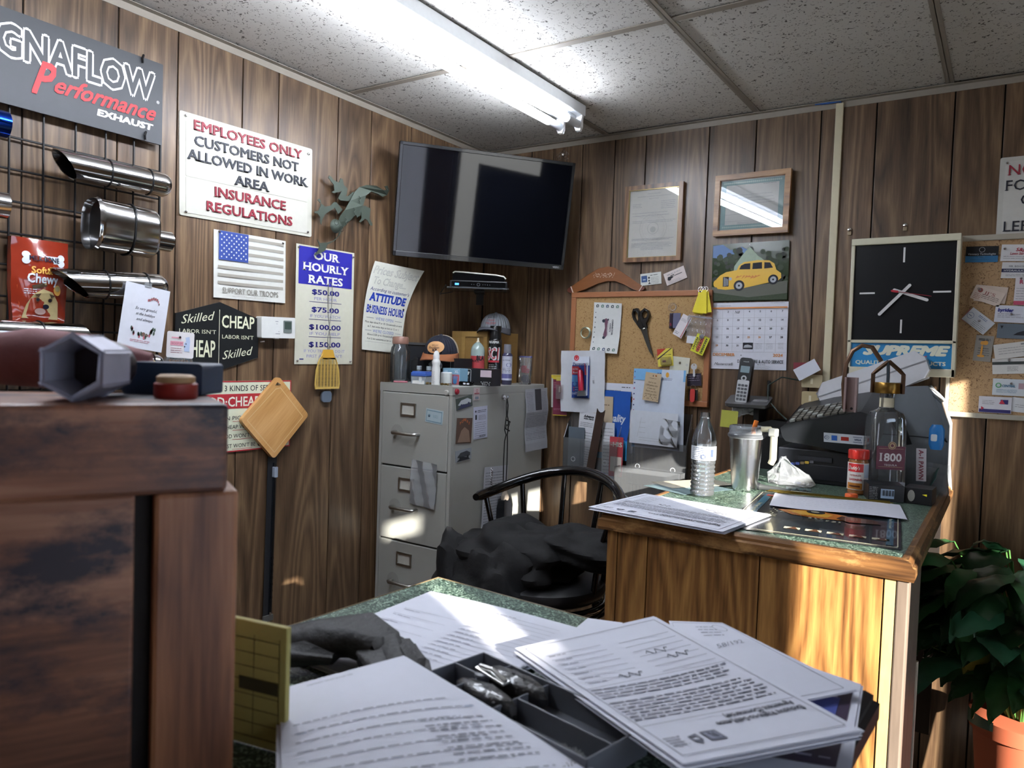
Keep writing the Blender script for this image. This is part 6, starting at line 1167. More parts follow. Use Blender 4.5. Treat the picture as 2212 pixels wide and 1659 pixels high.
# water bottle
x, y = HZ(1516, 1072, DZ)
t = bldg('water_bottle', 'clear plastic water bottle, capless, standing on the counter papers', 'bottle', (x, y, DZ + .003), .2)
prof = [(.024, 0), (.031, .004), (.0325, .012)]; z = .012
while z < .088: prof += [(.0325, z), (.0300, z + .005), (.0325, z + .010)]; z += .0115
prof += [(.0325, .096), (.0325, .142), (.0335, .146), (.0325, .152), (.029, .170), (.020, .192), (.0135, .206), (.0125, .212), (.0145, .213), (.0145, .217), (.0125, .218), (.0125, .228)]
G().lathe(prof, 36, cap=False).lathe([(0, .006), (.02, .002), (.024, 0)], 36, cap=False).ob('bottle_body', glassy('pet bottle', (.96, .98, 1, 1), rough=.03, mixw=.93, ior=1.7), t, smooth=True)
G().lathe([(0, .004)] + [(r - .001, z_) for r, z_ in prof[2:] if z_ < .094] + [(.031, .094), (0, .094)], 32).ob('water', mt('#e8f2ff', .0, trans=1, ior=1.33, var=0), t, smooth=True)
G().lathe([(.0337, .100), (.0337, .138)], 36, cap=False).ob('label_band', glassy('label film', (.8, .85, .95, 1), mixw=.35), t, smooth=True)
g = G().lines(-.03, .01, .133, 7, .0048, .0014).ring(.004, .110, .006, .0045, n=10).prism(rrect(.004, .109, .012, .015, .001), -.001, -.0008, hole=list(reversed(rrect(.004, .109, .0105, .0135, .001)))).rect(.028, .12, .008, .02)
g.warp(lambda x_, y_, z_: ((.0342 - y_) * math.sin(x_ / .034), -(.0342 - y_) * math.cos(x_ / .034), z_)).ob('label_print', mt('#3f4a66', .5), t)
# steel tumbler
x, y = HZ(1607, 1058, DZ)
t = bldg('steel_tumbler', 'brushed steel travel tumbler with clear lid, grey handle and orange straw', 'tumbler', (x, y, DZ), -.20)
G().lathe([(.034, 0), (.036, .003), (.0365, .012), (.037, .014), (.047, .150), (.048, .158)], 40).ob('cup_body', mt('#c2c4c4', .22, 1, bump=.08, scale=60, stretch=(1, 1, 40)), t, smooth=True)
G().lathe([(.049, .152), (.051, .155), (.051, .162), (.049, .166), (.049, .184), (.047, .188), (.043, .189), (.042, .180), (0, .178)], 36).ob('lid', glassy('lid plastic', (.8, .82, .84, 1), rough=.06, mixw=.8), t, smooth=True)
G().lathe([(.0495, .154), (.0525, .157), (.0525, .163), (.0495, .166)], 36).ob('lid_ring', mt('#4d5054', .3), t, smooth=True)
G().tube([(.045, 0, .182), (.070, 0, .184), (.084, 0, .170), (.084, 0, .10), (.078, 0, .086)], [.008, .009, .010, .010, .009], 10).ob('handle', mt('#a9a48c', .5), t, smooth=True)
G().box(.070, .094, -.011, .011, .164, .188).ob('handle_cap', mt('#8a8c88', .4), t, bevel=.004)
G().tube([(.022, 0, .18), (.029, 0, .205)], .0065, 12).tube([(.016, 0, .10), (.022, 0, .18)], .0065, 12).ob('straw', mt('#d9762a', .35), t, smooth=True)
# papers under the bottle
def flat(name, label, cat, P, z, m, prints=None, mats=(), n=1, group=None, wz=None, w_=None, h_=None, th=.0006, parts='sheet'):
    # P = measured photo corners (far left, far right, near left, near right of the sheet)
    Q = [HZ(*p, z) for p in P]; c = (sum(q[0] for q in Q) / 4, sum(q[1] for q in Q) / 4)
    d = lambda a, b: math.hypot(a[0] - b[0], a[1] - b[1])
    W_ = w_ or (d(Q[0], Q[1]) + d(Q[2], Q[3])) / 2; H_ = h_ or (d(Q[0], Q[2]) + d(Q[1], Q[3])) / 2
    a = math.atan2(Q[1][1] - Q[0][1] + Q[3][1] - Q[2][1], Q[1][0] - Q[0][0] + Q[3][0] - Q[2][0])
    t = thing(name, label, cat, (c[0], c[1], z), (FLAT, 0, a), group)
    rr = random.Random(len(label))
    for k in range(n):
        q = G().slab(W_, H_, th, 14, 14)
        if k: q.xf(Matrix.Rotation(rr.uniform(-.03, .03), 4, 'Y') @ Matrix.Translation((rr.uniform(-.006, .006), .0012 * k, rr.uniform(-.006, .006))))
        if wz: q.warp(lambda x, y, z: (x, y - wz(x, z), z))
        q.ob(parts, m, t, smooth=True)
    if prints:
        g = G(); prints(g, W_, H_)
        if wz: g.warp(lambda x, y, z: (x, y - wz(x, z), z))
        g.ob('print', list(mats), t)
    return t, W_, H_
PI_ = [mt('#5a5c68', .7), mt('#2a2c38', .7), mt('#8a8ea0', .7)]
def formpr(g, w_, h_):
    # seen upside down: heading at the near edge
    g.mat(0); I = 0
    g.prism(rrect(0, 0, w_ * .92, h_ * .93, .001, 1), -.0010, -.0008, hole=list(reversed(rrect(0, 0, w_ * .915, h_ * .926, .001, 1))))
    for k in range(7): g.rect(-w_ * .23, h_ * .36 - k * h_ * .045, w_ * .36, .0008).rect(w_ * .24, h_ * .34 - k * h_ * .045, w_ * .36, .0008); g.lines(-w_ * .40, -w_ * .28, h_ * .350 - k * h_ * .045, 1, 1, .0016)
    g.lines(-w_ * .44, w_ * .44, h_ * .02, 4, h_ * .022, .0022).lines(-w_ * .44, w_ * .44, -h_ * .09, 7, h_ * .022, .0022)
    g.rect(0, -h_ * .27, w_ * .9, .0008).rect(0, h_ * .035, w_ * .9, .0008)
    g.mat(1).txt('Exclusive Right-to-Sell/Lease', w_ * .16, -h_ * .33, .0075, w_ * .52, a=PI, b=.03).txt('Agreement (Commercial)', w_ * .20, -h_ * .295, .0075, w_ * .42, a=PI, b=.03)
    g.mat(0).rect(-w_ * .20, -h_ * .385, .018, .018).mat(2).rect(-w_ * .20, -h_ * .385, .013, .013, -.001).mat(0).txt('R', -w_ * .20, -h_ * .385, .009, a=PI, y=-.0012, b=.05)
    g.prism([(-w_ * .32, -h_ * .37), (-w_ * .27, -h_ * .36), (-w_ * .27, -h_ * .40), (-w_ * .295, -h_ * .42), (-w_ * .32, -h_ * .40)], -.001, -.0008, hole=[(-w_ * .31, -h_ * .395), (-w_ * .28, -h_ * .395), (-w_ * .28, -h_ * .375), (-w_ * .31, -h_ * .375)]); g.lines(-w_ * .44, -w_ * .35, -h_ * .36, 4, .005, .0016)
    for cx, cz in ((w_ * .12, h_ * .22), (w_ * .2, h_ * .16), (-w_ * .2, h_ * .09)):
        g.mat(1).tube([(cx + k * .004, -.0008, cz + .006 * math.sin(k * 1.9)) for k in range(9)], .0005, 3)
flat('contract_papers', 'stack of printed contract sheets at the left front of the counter', 'papers', ((1380, 1063), (1665, 1112), (1285, 1098), (1560, 1147)), DZ + .008, PAPER, formpr, PI_, n=5)
# shop-flyer placemat and sheet
fl_, W_, H_ = flat('advertising_mat', 'dark glossy advertising mat with orange flames and filter picture under the papers', 'mat', ((1660, 1066), (1975, 1095), (1545, 1130), (1905, 1187)), DZ + .001, mt('#1d2328', .22, coat=.5))
g = G()
g.mat(0).poly([(-.10, .02), (-.02, .06), (.06, .03), (.08, -.03), (.0, -.04), (-.06, -.03)]).mat(1).poly([(-.08, .02), (-.02, .045), (.03, .02), (.02, -.02), (-.04, -.02)], -.0012).mat(2).disc(-.01, .03, .022, -.0014).mat(3).disc(-.012, .032, .010, -.0018)
g.mat(4).poly([(.05, .02), (.12, .015), (.14, -.03), (.07, -.05), (.04, -.02)], -.0016).mat(6).rect(-W_ * .42, 0, .02, H_ * .9).rect(W_ * .44, 0, .014, H_ * .9)
for k in range(5): g.mat(3).rect(-.04 + k * .045, -H_ * .36, .034, .020).mat(4).poly([(-.05 + k * .045, -H_ * .38), (-.036 + k * .045, -H_ * .33), (-.026 + k * .045, -H_ * .38)], -.0012)
for k in range(5): g.mat(3).rect(-.11 + (k % 3) * .006, .025 - k * .016, .004, .012)
for k, (x_, z_) in enumerate(((-.09, .0), (-.055, -.02), (-.02, -.04), (.02, -.055))): g.mat(3).lines(x_, x_ + .035, z_, 2, .010, .005, word=.008)
g.mat(3).lines(-.12, -.09, -.05, 6, .006, .002); g.mat(5).rect(-.10, H_ * .40, .11, .030, -.001).mat(3).txt('FRAM', -.10, H_ * .40, .018, .07, a=PI, b=.05, y=-.0014)
g.mat(3).txt('Your Front Line of Defense', -W_ * .42, 0, .009, .16, a=-PI / 2, y=-.0014, b=.02).txt('Put a Fram to work', W_ * .44, 0, .007, .12, a=-PI / 2, y=-.0014)
g.mat(3).prism(rrect(0, 0, W_ * .97, H_ * .96, .008), -.0012, -.001, hole=list(reversed(rrect(0, 0, W_ * .96, H_ * .95, .008))))
g.ob('printed_artwork', [mt('#c9752a', .25, coat=.4), mt('#e0a83a', .25, coat=.4), mt('#1a1c1e', .25, coat=.4), mt('#d2cdb0', .25, coat=.4), mt('#5c3a24', .25, coat=.4), mt('#a8322c', .25, coat=.4), mt('#2c5a70', .25, coat=.4)], fl_)
flat('note_paper', 'white handwritten sheet lying across the advertising mat', 'paper', ((1688, 1071), (1957, 1090), (1652, 1087), (1940, 1126)), DZ + .004, PAPER, lambda g, w_, h_: g.mat(0).lines(-w_ * .4, w_ * .3, h_ * .3, 5, h_ * .13, .0022, fill=.5), [mt('#9a9cb0', .7)], wz=lambda x, z: .002 * (1 + math.sin(x * 20)))
# seasoning jar
x, y = HZ(1851, 1066, DZ)
t = bldg('seasoning_jar', 'seasoning jar with red lid and red-white label beside the square liquor bottle', 'jar', (x, y, DZ), .1)
G().lathe([(.024, 0), (.0275, .004), (.0275, .095), (.024, .104)], 28).ob('jar_body', mt('#8a5a34', .12, coat=.6, var=.25, scale=150), t, smooth=True)
G().lathe([(.028, .103), (.0285, .105), (.0285, .126), (.027, .129), (0, .130)], 28).ob('lid', mt('#b82c24', .3), t, smooth=True)
def sj(g):
    g.mat(0); band(g, -.045, .045, .014, .092); g.mat(1); band(g, -.030, .016, .066, .090, -.0008); g.mat(0).txt('Daddy’s', -.010, .078, .010, .032, y=-.0014, sh=.3, b=.02); g.mat(1).txt('HAMBURGER', -.006, .056, .005, .032, y=-.001).txt('SEASONING', -.006, .044, .006, .036, y=-.001, b=.03); g.mat(2); band(g, -.030, .014, .016, .034, -.0008); g.mat(3); band(g, -.022, .008, .022, .027, -.0012); g.mat(4); band(g, .018, .040, .05, .088, -.0008)
g = G(); sj(g); g.warp(lambda x_, y_, z_: ((.0278 - y_) * math.sin(x_ / .0278), -(.0278 - y_) * math.cos(x_ / .0278), z_)).ob('label', [mt('#cfcac6', .4), mt('#b3262c', .4), mt('#b3742f', .4), mt('#5a2f1c', .4), mt('#a9b4c4', .4)], t)
x, y = HZ(1846, 1073, DZ)
t = bldg('bottle_cap', 'orange plastic cap on the counter in front of the seasoning jar', 'cap', (x - .003, y - .035, DZ)); G().lathe([(.017, 0), (.017, .011), (.0155, .013), (0, .013)], 26).ob('cap_shell', mt('#d0561e', .35), t, smooth=True)
# liquor bottle
x, y = HZ(1905, 1066, DZ)
t = bldg('liquor_bottle', 'square clear tequila bottle with maroon 1800 label and brass stopper', 'bottle', (x, y, DZ), .50); t.scale = (1.13,) * 3
sq = lambda r, z_, n_=32: [(r * math.copysign(abs(math.cos(2 * PI * i / n_)) ** .35, math.cos(2 * PI * i / n_)), r * .75 * math.copysign(abs(math.sin(2 * PI * i / n_)) ** .35, math.sin(2 * PI * i / n_)), z_) for i in range(n_)]
vs = []; pf = [(.046, 0), (.048, .004), (.045, .15), (.043, .195), (.036, .212), (.020, .220), (.0165, .224), (.0165, .262)]
for r, z_ in pf: vs += sq(r, z_)
G().add(vs, [(j * 32 + i, j * 32 + (i + 1) % 32, (j + 1) * 32 + (i + 1) % 32, (j + 1) * 32 + i) for j in range(len(pf) - 1) for i in range(32)] + [tuple(reversed(range(32)))]).ob('bottle_glass', glassy('bottle glass', (.93, .96, .97, 1), rough=.02, mixw=.93, ior=1.9), t, smooth=True)
vs = []; pf2 = [(.043, .012), (.042, .10), (.0405, .145)]
for r, z_ in pf2: vs += sq(r, z_)
G().rbox(.002, .098, .070, .060, -.0375, -.0362, .001).ob('label', mt('#5c2038', .45), t)
g = G().mat(0).txt('1800', .002, .100, .020, .052, y=-.038, b=.03, serif=True).txt('TEQUILA', .002, .080, .0045, .032, y=-.038).mat(1).disc(.004, .130, .010, -.0382, 20).mat(2).ring(.004, .130, .0085, .0070, -.0386, 16).disc(.004, .130, .004, -.0386, 8).mat(1).rect(.002, .075, .060, .0006, -.038).rect(.002, .122, .060, .0006, -.038)
g.ob('label_print', [mt('#d2ccd0', .4), mt('#b9a27c', .4), mt('#5c2038', .4)], t)
G().lathe([(.0175, .226), (.0175, .250)], 24, cap=False).ob('neck_label', mt('#c2baa0', .5), t, smooth=True)
G().lathe([(.030, .262), (.031, .264), (.031, .288), (.030, .290), (0, .290)], 32).ob('brass_stopper', mt('#8a6a34', .3, .9, bump=.05, scale=30, stretch=(1, 1, 20)), t, smooth=True)
G().rbox(.002, .022, .076, .030, -.0385, -.037, .001).ob('lower_label', mt('#b9bcc4', .45), t)
# bronze bracket holding the stopper
BR = mt('#5f4838', .35, .7); x1, y1 = x, y; zt = DZ
t = bldg('bronze_bracket', 'brown metal arch bracket clamped over the brass stopper of the square bottle', 'bracket', (x1, y1, DZ + .296))
def bz(px, py): q = BW(px, py, y1); return (q[0] - x1, 0, q[1] - DZ - .296)
a_ = [bz(*p) for p in ((1824, 884), (1822, 830), (1828, 785), (1842, 758), (1862, 746), (1884, 750), (1904, 781))]
G().tube(a_, .0065, 8).ob('arch_bar', BR, t, smooth=True)
for s_ in (-1, 1): G().tube([(0, 0, bz(1905, 780)[2]), (s_ * .030, 0, bz(1905, 800)[2]), (s_ * .040, 0, bz(1905, 808)[2]), (s_ * .040, 0, .0)], .0058, 4).ob('clamp_arm', BR, t)
G().tube([(-.002, 0, bz(1905, 778)[2]), (0, 0, .05), (0, 0, .03)], .0045, 8).ob('stopper_screw', mt('#3a4248', .35, .6), t)
x2_, z2 = bz(1836, 890)[0], bz(1836, 890)[2]; hh2 = bz(1836, 815)[2] - z2
G().box(x2_ - .018, x2_ - .012, -.012, .012, z2, z2 + hh2).box(x2_ + .012, x2_ + .018, -.012, .012, z2, z2 + hh2).box(x2_ - .018, x2_ + .018, .010, .014, z2, z2 + hh2).ob('channel_plate', mt('#9a8684', .4, .5), t, bevel=.001)
G().disc(x2_ + .002, z2 + .010, .004, .0095, 12).ob('bolt_hole', BLK, t)
# register / terminal stack
t = bldg('cash_drawer', 'black metal cash drawer at the back of the counter under the keypad machine', 'cash drawer', (1.558, -.195, DZ), .0)
G().box(-.135, .13, -.12, .12, 0, .105).ob('drawer_case', mt('#14161c', .4), t, bevel=.004); G().box(-.125, .12, -.124, -.12, .012, .06).ob('drawer_front', mt('#191b22', .35), t, bevel=.002)
G().box(-.07, .03, -.126, -.122, .070, .084).ob('label_strip', mt('#20222a', .4), t)
for k, c_ in enumerate(('#3a4a8c', '#4a5aa0', '#7a6a4c', '#c2a23a', '#5a5a64')): tag(put(G().rbox(0, 0, .012, .008, -.003, 0, .002).ob('coloured_key', mt(c_, .4), t), (-.085 + k * .014, -.124, .055 + k * .003)), None)
t = bldg('keypad_machine', 'black sloping keypad register with grey keys and payment sticker, behind the tumbler', 'register', (1.568, -.235, DZ + .124))
t.rotation_euler.x = .24
pz = [(-.125, .045), (-.115, .030), (-.03, .022), (.13, .0), (.14, .02), (.14, .130), (.10, .138), (-.02, .112), (-.115, .082), (-.13, .070)]
G().prism(pz, -.10, .15).ob('case', mt('#1a1c20', .35), t, bevel=.006)
an = math.atan2(.052, .20)
for r_ in range(5):
    for k in range(8):
        u = .012 + k * .0215; px = -.110 + u * math.cos(an); pz_ = .086 + u * math.sin(an)
        q = G().box(-.0085, .0085, -.010, .010, 0, .007).ob('key', mt('#55524a', .35) if (k + r_) % 4 else mt('#8f938e', .3), t, bevel=.0015); put(q, (px, -.078 + r_ * .028, pz_), (0, -an, 0))
G().rect(.055, .052, .115, .030, -.1006).mat(1).rect(.028, .052, .016, .016, -.1012).mat(2).rect(.058, .052, .022, .012, -.1012).mat(3).ring(.006, .052, .007, .006, -.1012, 14).ring(.004, .052, .004, .003, -.1012, 14).rect(.094, .060, .026, .0015, -.1012).rect(.094, .044, .026, .0015, -.1012).txt('VISA', .094, .052, .006, .018, y=-.1012, b=.03, sh=.2).ob('payment_sticker', [mt('#b9c0c8', .4), mt('#2f62b4', .4), mt('#a83028', .4), mt('#2a3a64', .4)], t)
t = bldg('telephone', 'black and silver cordless phone standing in its charging base below the calendar', 'telephone', (*[BW(1610, 868, -.10)[0], -.10], BW(1610, 868, -.10)[1]))
G().prism(rrect(.012, 0, .150, .085, .012), -.008, .004).xf(Matrix.Rotation(-PI / 2 + .35, 4, 'X')).ob('charging_base', mt('#5a5a5c', .35, .4), t, bevel=.003)
G().rbox(.055, -.005, .05, .02, -.010, -.008, .004).xf(Matrix.Rotation(-PI / 2 + .35, 4, 'X')).ob('base_panel', mt('#7a7a7c', .35), t)
hs = []
o = G().rbox(0, .075, .046, .165, -.013, .013, .010, 5).ob('handset', mt('#131417', .3), t, bevel=.004)
o2 = G().rbox(0, .037, .042, .080, -.0142, -.012, .005).ob('keypad_panel', mt('#b2b4b6', .3, .5), t)
g = G()
for r_ in range(5):
    for k in range(3): g.rbox(-.012 + k * .012, .008 + r_ * .0125, .0095, .0085, -.0155, -.0142, .002)
o3 = g.ob('keys', mt('#4a4c50', .4), t); o4 = G().rbox(0, .116, .032, .024, -.0142, -.012, .002).ob('screen', mt('#7f929a', .2), t); o5 = G().ring(0, .084, .010, .005, -.0150).ob('dial_ring', mt('#a8aaac', .3, .6), t); o6 = G().txt('vtech', 0, .144, .005, .020, y=-.0140, b=.02).ob('brand_lettering', mt('#9a9ea2', .4), t)
for q in (o, o2, o3, o4, o5, o6): q.rotation_euler = (-.10, .07, 0); q.location = (-.010, -.012, .0)
zb = t.location.z
t2 = bldg('phone_stand', 'dark bracket shelf carrying the cordless phone base on the back wall', 'shelf', (t.location.x, -.10, zb - .022)); G().box(-.055, .075, -.02, .10, 0, .006).box(.03, .05, .0, .10, -.05, 0).box(.055, .065, .07, .085, .0, .10).ob('shelf_plate', mt('#101113', .5), t2, bevel=.002)
tg = bldg('phone_unit', 'black answering machine box standing behind the cordless phone shelf', 'machine', (1.385, -.055, 1.115)); G().prism([(-.09, 0), (.08, 0), (.08, .165), (-.04, .170), (-.09, .16)], -.045, .045).ob('case', mt('#15161a', .4), tg, bevel=.004); G().rect(-.01, .12, .10, .012, -.0456).ob('label_strip', mt('#3a3c42', .4), tg)
# yellow notes and crumpled papers behind tumbler
c = BW(1575, 905, -.16); o = thing('sticky_note', 'yellow-green sticky note standing behind the tumbler', 'note', (c[0], -.16, c[1]), (-.1, .03, 0)); G().box(-.030, .030, 0, .001, -.03, .03).ob('note', mt('#9a9a3a', .6), o)
c = BW(1588, 925, -.20); o = thing('crumpled_paper', 'crumpled white paper behind the water bottle and tumbler', 'paper', (c[0] - .01, -.075, 1.325)); rr = random.Random(14)
G().slab(.085, .06, .001, 9, 7).warp(lambda x_, y_, z_: (x_ + rr.uniform(-.003, .003), y_ + rr.uniform(-.006, .006), z_ + .008 * math.sin(x_ * 60) + rr.uniform(-.004, .004))).ob('sheet', mt('#a9abb0', .6), o)
# white plastic case
c = BW(1875, 832, -.33)
c = BW(1875, 832, -.14); t = thing('plastic_case', 'long white moulded plastic case with red stripe resting on the keypad machine', 'case', (c[0] + .002, -.075, c[1] + .020), (0, -.40, 0))
G().prism([(-.168, -.030), (-.155, -.050), (-.07, -.054), (-.050, -.040), (-.005, -.040), (.01, -.052), (.06, -.050), (.075, -.040), (.09, -.054), (.15, -.052), (.170, -.032), (.172, .010), (.150, .036), (-.14, .036), (-.170, .010)], -.050, .055).ob('case_shell', mt('#cfd0d4', .3, coat=.2), t, bevel=.012, smooth=False)
G().box(-.1725, .1735, -.0515, .0565, -.004, .001).ob('seam', mt('#8f9094', .35), t, bevel=.001)
G().box(-.13, .12, -.038, -.026, .0355, .0375).ob('red_stripe', mt('#9a4038', .4), t); G().box(.05, .09, -.034, .02, .0355, .038).ob('red_mark', mt('#a03a34', .4), t)
t = thing('grey_machine', 'rounded grey office machine at the back right corner of the counter', 'machine', (1.79, -.105, DZ))
G().prism([(-.075, .0), (.095, .0), (.100, .06), (.098, .20), (.075, .27), (.03, .305), (-.03, .300), (-.09, .255), (-.10, .20), (-.085, .12)], -.05, .09).ob('shell', mt('#6f757b', .35), t, bevel=.014)
G().prism([(-.06, .20), (-.02, .13), (.0, .135), (-.03, .215)], -.062, -.05).ob('vent', mt('#1c1e22', .5), t); G().box(-.09, .099, -.0525, -.05, .158, .161).ob('seam', mt('#2a2d31', .5), t)
G().tube([(.065, -.052, .19), (.080, -.058, .17), (.088, -.056, .155), (.095, -.054, .15)], .003, 6).ob('cord', BLK, t)
G().surf(lambda u, v: (-.01 + .09 * u, -.045 + .1 * v, .302 + .020 * math.sin(u * 2.6) - .04 * u * u), 10, 6).ob('paper_curl', mt('#b9bcc0', .5), t, smooth=True)
c = BW(2020, 945, -.30); t = thing('blue_sticker_bag', 'blue and white packet wedged between grey machine and wall edge', 'packet', (c[0] + .004, -.305, c[1])); G().lathe([(.016, -.035), (.022, -.02), (.022, .025), (.014, .038)], 14, sx=.9, sy=.4).ob('packet', mt('#2a7ac0', .35), t, smooth=True); G().rbox(-.006, .0, .016, .02, -.0105, -.009, .004).ob('white_patch', mt('#c4ccd2', .4), t)
# black small boxes
x, y = HZ(1930, 1079, DZ)
t = bldg('printer_ink_box', 'black retail box with barcode end facing out, right front of the bottle', 'box', (1.768, -.462, DZ), .30)
G().box(-.060, .030, -.038, .045, 0, .046).ob('carton', mt('#15171c', .3), t, bevel=.001); g = G().mat(0).rect(-.012, .022, .034, .026, -.0386).mat(1)
for k in range(12): g.rect(-.026 + k * .0026, .024, .0006 + .0008 * (k % 3), .016, -.0392)
g.mat(2).lines(-.058, -.036, .038, 8, .0045, .0016, y=-.0386); g.ob('box_print', [mt('#9fb4cf', .4), INK, mt('#8a8a8c', .4)], t)
t = bldg('open_carton', 'black carton with cut-out window at the right end of the counter', 'box', (1.842, -.452, DZ), -.06)
G().box(-.034, .034, -.030, .05, 0, .044).ob('carton', mt('#1b1b1e', .35), t, bevel=.001); G().disc(-.016, .022, .009, -.0306, 14, .016).ob('cutout', mt('#8c8a84', .6), t); G().poly([(.010, .028), (.022, .024), (.022, .030)], -.0306).ob('yellow_mark', YEL, t)
c = BW(1992, 1000, -.30); t = thing('label_card', 'white card with red vertical lettering at the back right of the counter', 'card', (c[0], -.33, c[1]), (0, -.04, 0)); G().box(-.013, .013, 0, .001, -.05, .045).ob('card', mt('#b9b4ba', .5), t); G().txt('A-1 PAWN', .0, -.002, .012, .085, a=-PI / 2, b=.03, y=-.001).ob('print', mt('#7c3a44', .5), t)
t = thing('card_rack', 'clear plastic card rack beside the white card, back right of the counter', 'rack', (1.866, -.21, DZ))
for k in range(4): G().prism([(-.03, 0), (.030, 0), (.030, .085 - k * .012), (-.03, .09 - k * .012)], -.02 * k, -.02 * k + .002).ob('rack_plate', glassy('acrylic', rough=.04, mixw=.93, ior=1.7), t)
for k in range(4): G().tube([(-.02, -.02 * k - .004, .01), (-.012 + .004 * k, -.02 * k - .006, .05), (.004, -.02 * k - .004, .075)], .0018, 6).ob('clip_wire', mt('#3a5a56', .3), t)
# crumpled clear bag, pliers, rods, misc
x, y = HZ(1705, 1046, DZ); t = thing('plastic_bag', 'crumpled clear plastic bag between tumbler and seasoning jar', 'bag', (x + .002, y, DZ)); rr = random.Random(21)
G().lathe([(.045, 0), (.060, .004), (.050, .03), (.028, .055), (.006, .080), (.0, .085)], 14).warp(lambda x_, y_, z_: (x_ * 1.15 + rr.uniform(-.008, .008) - z_ * .25, y_ * .7 + rr.uniform(-.006, .006), max(0, z_ * .95 + rr.uniform(-.006, .006)))).ob('bag_film', glassy('crumpled film', rough=.12, mixw=.86), t)
x, y = HZ(1800, 1042, DZ); t = thing('pliers', 'red-handled wiring pliers lying behind the plastic bag', 'pliers', (x, y, DZ + .008), (0, 0, -.5))
G().tube([(-.04, -.004, 0), (-.01, .006, 0), (.03, .016, 0), (.06, .012, 0)], [.003, .006, .007, .005], 8).ob('handle', mt('#9a2226', .35), t, smooth=True); G().tube([(-.04, .004, 0), (-.01, -.006, 0), (.03, -.014, 0), (.065, -.010, 0)], [.003, .006, .007, .005], 8).ob('handle', mt('#a62a2c', .35), t, smooth=True); G().tube([(-.075, 0, 0), (-.045, 0, 0), (-.035, 0, 0)], [.002, .005, .006], 8).ob('jaws', BRUSH, t)
x, y = HZ(1780, 1028, DZ); t = thing('screwdriver', 'short red screwdriver handle beside the pliers', 'screwdriver', (x, y, DZ + .012), (0, 0, -.25)); G().tube([(-.035, 0, 0), (-.02, 0, 0), (.02, 0, 0), (.03, 0, 0)], [.006, .009, .008, .004], 10).ob('handle', mt('#b0382c', .35), t, smooth=True); G().tube([(.03, 0, 0), (.07, 0, -.004)], .002, 6).ob('shaft', BRUSH, t)
P0 = HZ(1668, 1064, DZ + .006); P1 = HZ(1930, 1088, DZ + .006); rr = random.Random(31)
t = thing('brazing_rods', 'bundle of thin brass rods lying across the counter in front of the jar', 'rods', (P0[0], P0[1], DZ + .006), (0, 0, math.atan2(P1[1] - P0[1], P1[0] - P0[0]))); L_ = math.dist(P0, P1)
for k in range(14): a_ = rr.uniform(-.012, .012); b_ = rr.uniform(-.016, .016); G().tube([(rr.uniform(-.02, .04), a_, rr.uniform(0, .008)), (L_ - rr.uniform(0, .08), b_, rr.uniform(0, .004))], .0011, 5).ob('rod', mt('#8c7a3a', .35, .8), t)
x, y = HZ(1668, 1057, DZ + .006); t = thing('soldering_iron', 'grey tapered tool handle lying in front of the tumbler', 'tool', (x, y, DZ + .008), (0, 0, .18)); G().tube([(-.035, .01, 0), (-.02, .006, 0), (.02, -.002, 0), (.05, -.008, -.002)], [.010, .008, .007, .004], 10).ob('handle', mt('#3c3f40', .4), t, smooth=True); G().tube([(-.045, .012, .002), (-.035, .010, .001)], .011, 10).ob('end_cap', mt('#2a2c30', .3), t, smooth=True)
x, y = HZ(1725, 1057, DZ + .006); t = thing('fuse_vial', 'small clear tube of parts lying on the counter behind the brass rods', 'vial', (x, y, DZ + .007), (0, 0, .12)); G().tube([(-.035, 0, 0), (.035, 0, 0)], .006, 12).ob('tube', glassy('vial', (.7, .8, .85, 1), mixw=.9), t, smooth=True)
for k in range(3): G().tube([(-.028 + k * .02, 0, -.002), (-.018 + k * .02, 0, -.002)], .003, 8).ob('part', BRUSH, t)
fl2, _, _ = flat('dark_sheet', 'dark green leaflet under the water bottle near the counter left edge', 'leaflet', ((1468, 1036), (1560, 1052), (1420, 1052), (1500, 1075)), DZ + .0016, mt('#5b6e72', .4, var=.35, scale=30))
fl3, _, _ = flat('tan_sheet', 'pale folded sheet behind the water bottle', 'paper', ((1505, 1030), (1560, 1040), (1440, 1046), (1480, 1062)), DZ + .003, mt('#a29c8c', .6))

# ------------------------------------------------------------------ near counter
NX0, NX1, NY0, NY1 = 1.238, 1.905, -2.95, -1.838
t = thing('wooden_counter', 'nearer counter with green speckled laminate top, strewn with papers', 'counter', ((NX0 + NX1) / 2, NY1 - .45, ZF), (0, 0, -.05))
ox, oy = (NX0 + NX1) / 2, NY1 - .45; hw, hd = .334, .435
G().box(-hw + .004, hw - .020, -hd, hd - .004, TH - .02, TH - .001).ob('laminate_top', LAMI, t)
G().tube([(-hw + .004, -hd, TH - .001), (-hw + .004, hd - .004, TH - .001), (hw - .02, hd - .004, TH - .001)], .0012, 6).ob('laminate_edge', mt('#7a6a4e', .5), t)
G().prism([(-hw, -hd), (-hw, hd), (hw - .02, hd), (hw - .02, -hd)], -.040, -.0215).xf(Matrix.Translation((0, 0, TH)) @ Matrix(((1, 0, 0, 0), (0, 0, 1, 0), (0, 1, 0, 0), (0, 0, 0, 1)))).ob('top_board', mt('#1b1a1e', .3), t)
edging(-hd + i_, hd - i_ + .02, hw - i_, TH, 'y', 1, t, mt('#17161a', .5))
xa = -hw + .02
for k in range(4): xb = xa + (2 * hw - .06) / 4; G().box(xa + .001, xb - .001, hd - .03, hd - .022, 0, TH - .04).ob('front_board', PANEL2, t, bevel=.001); xa = xb
ya = -hd
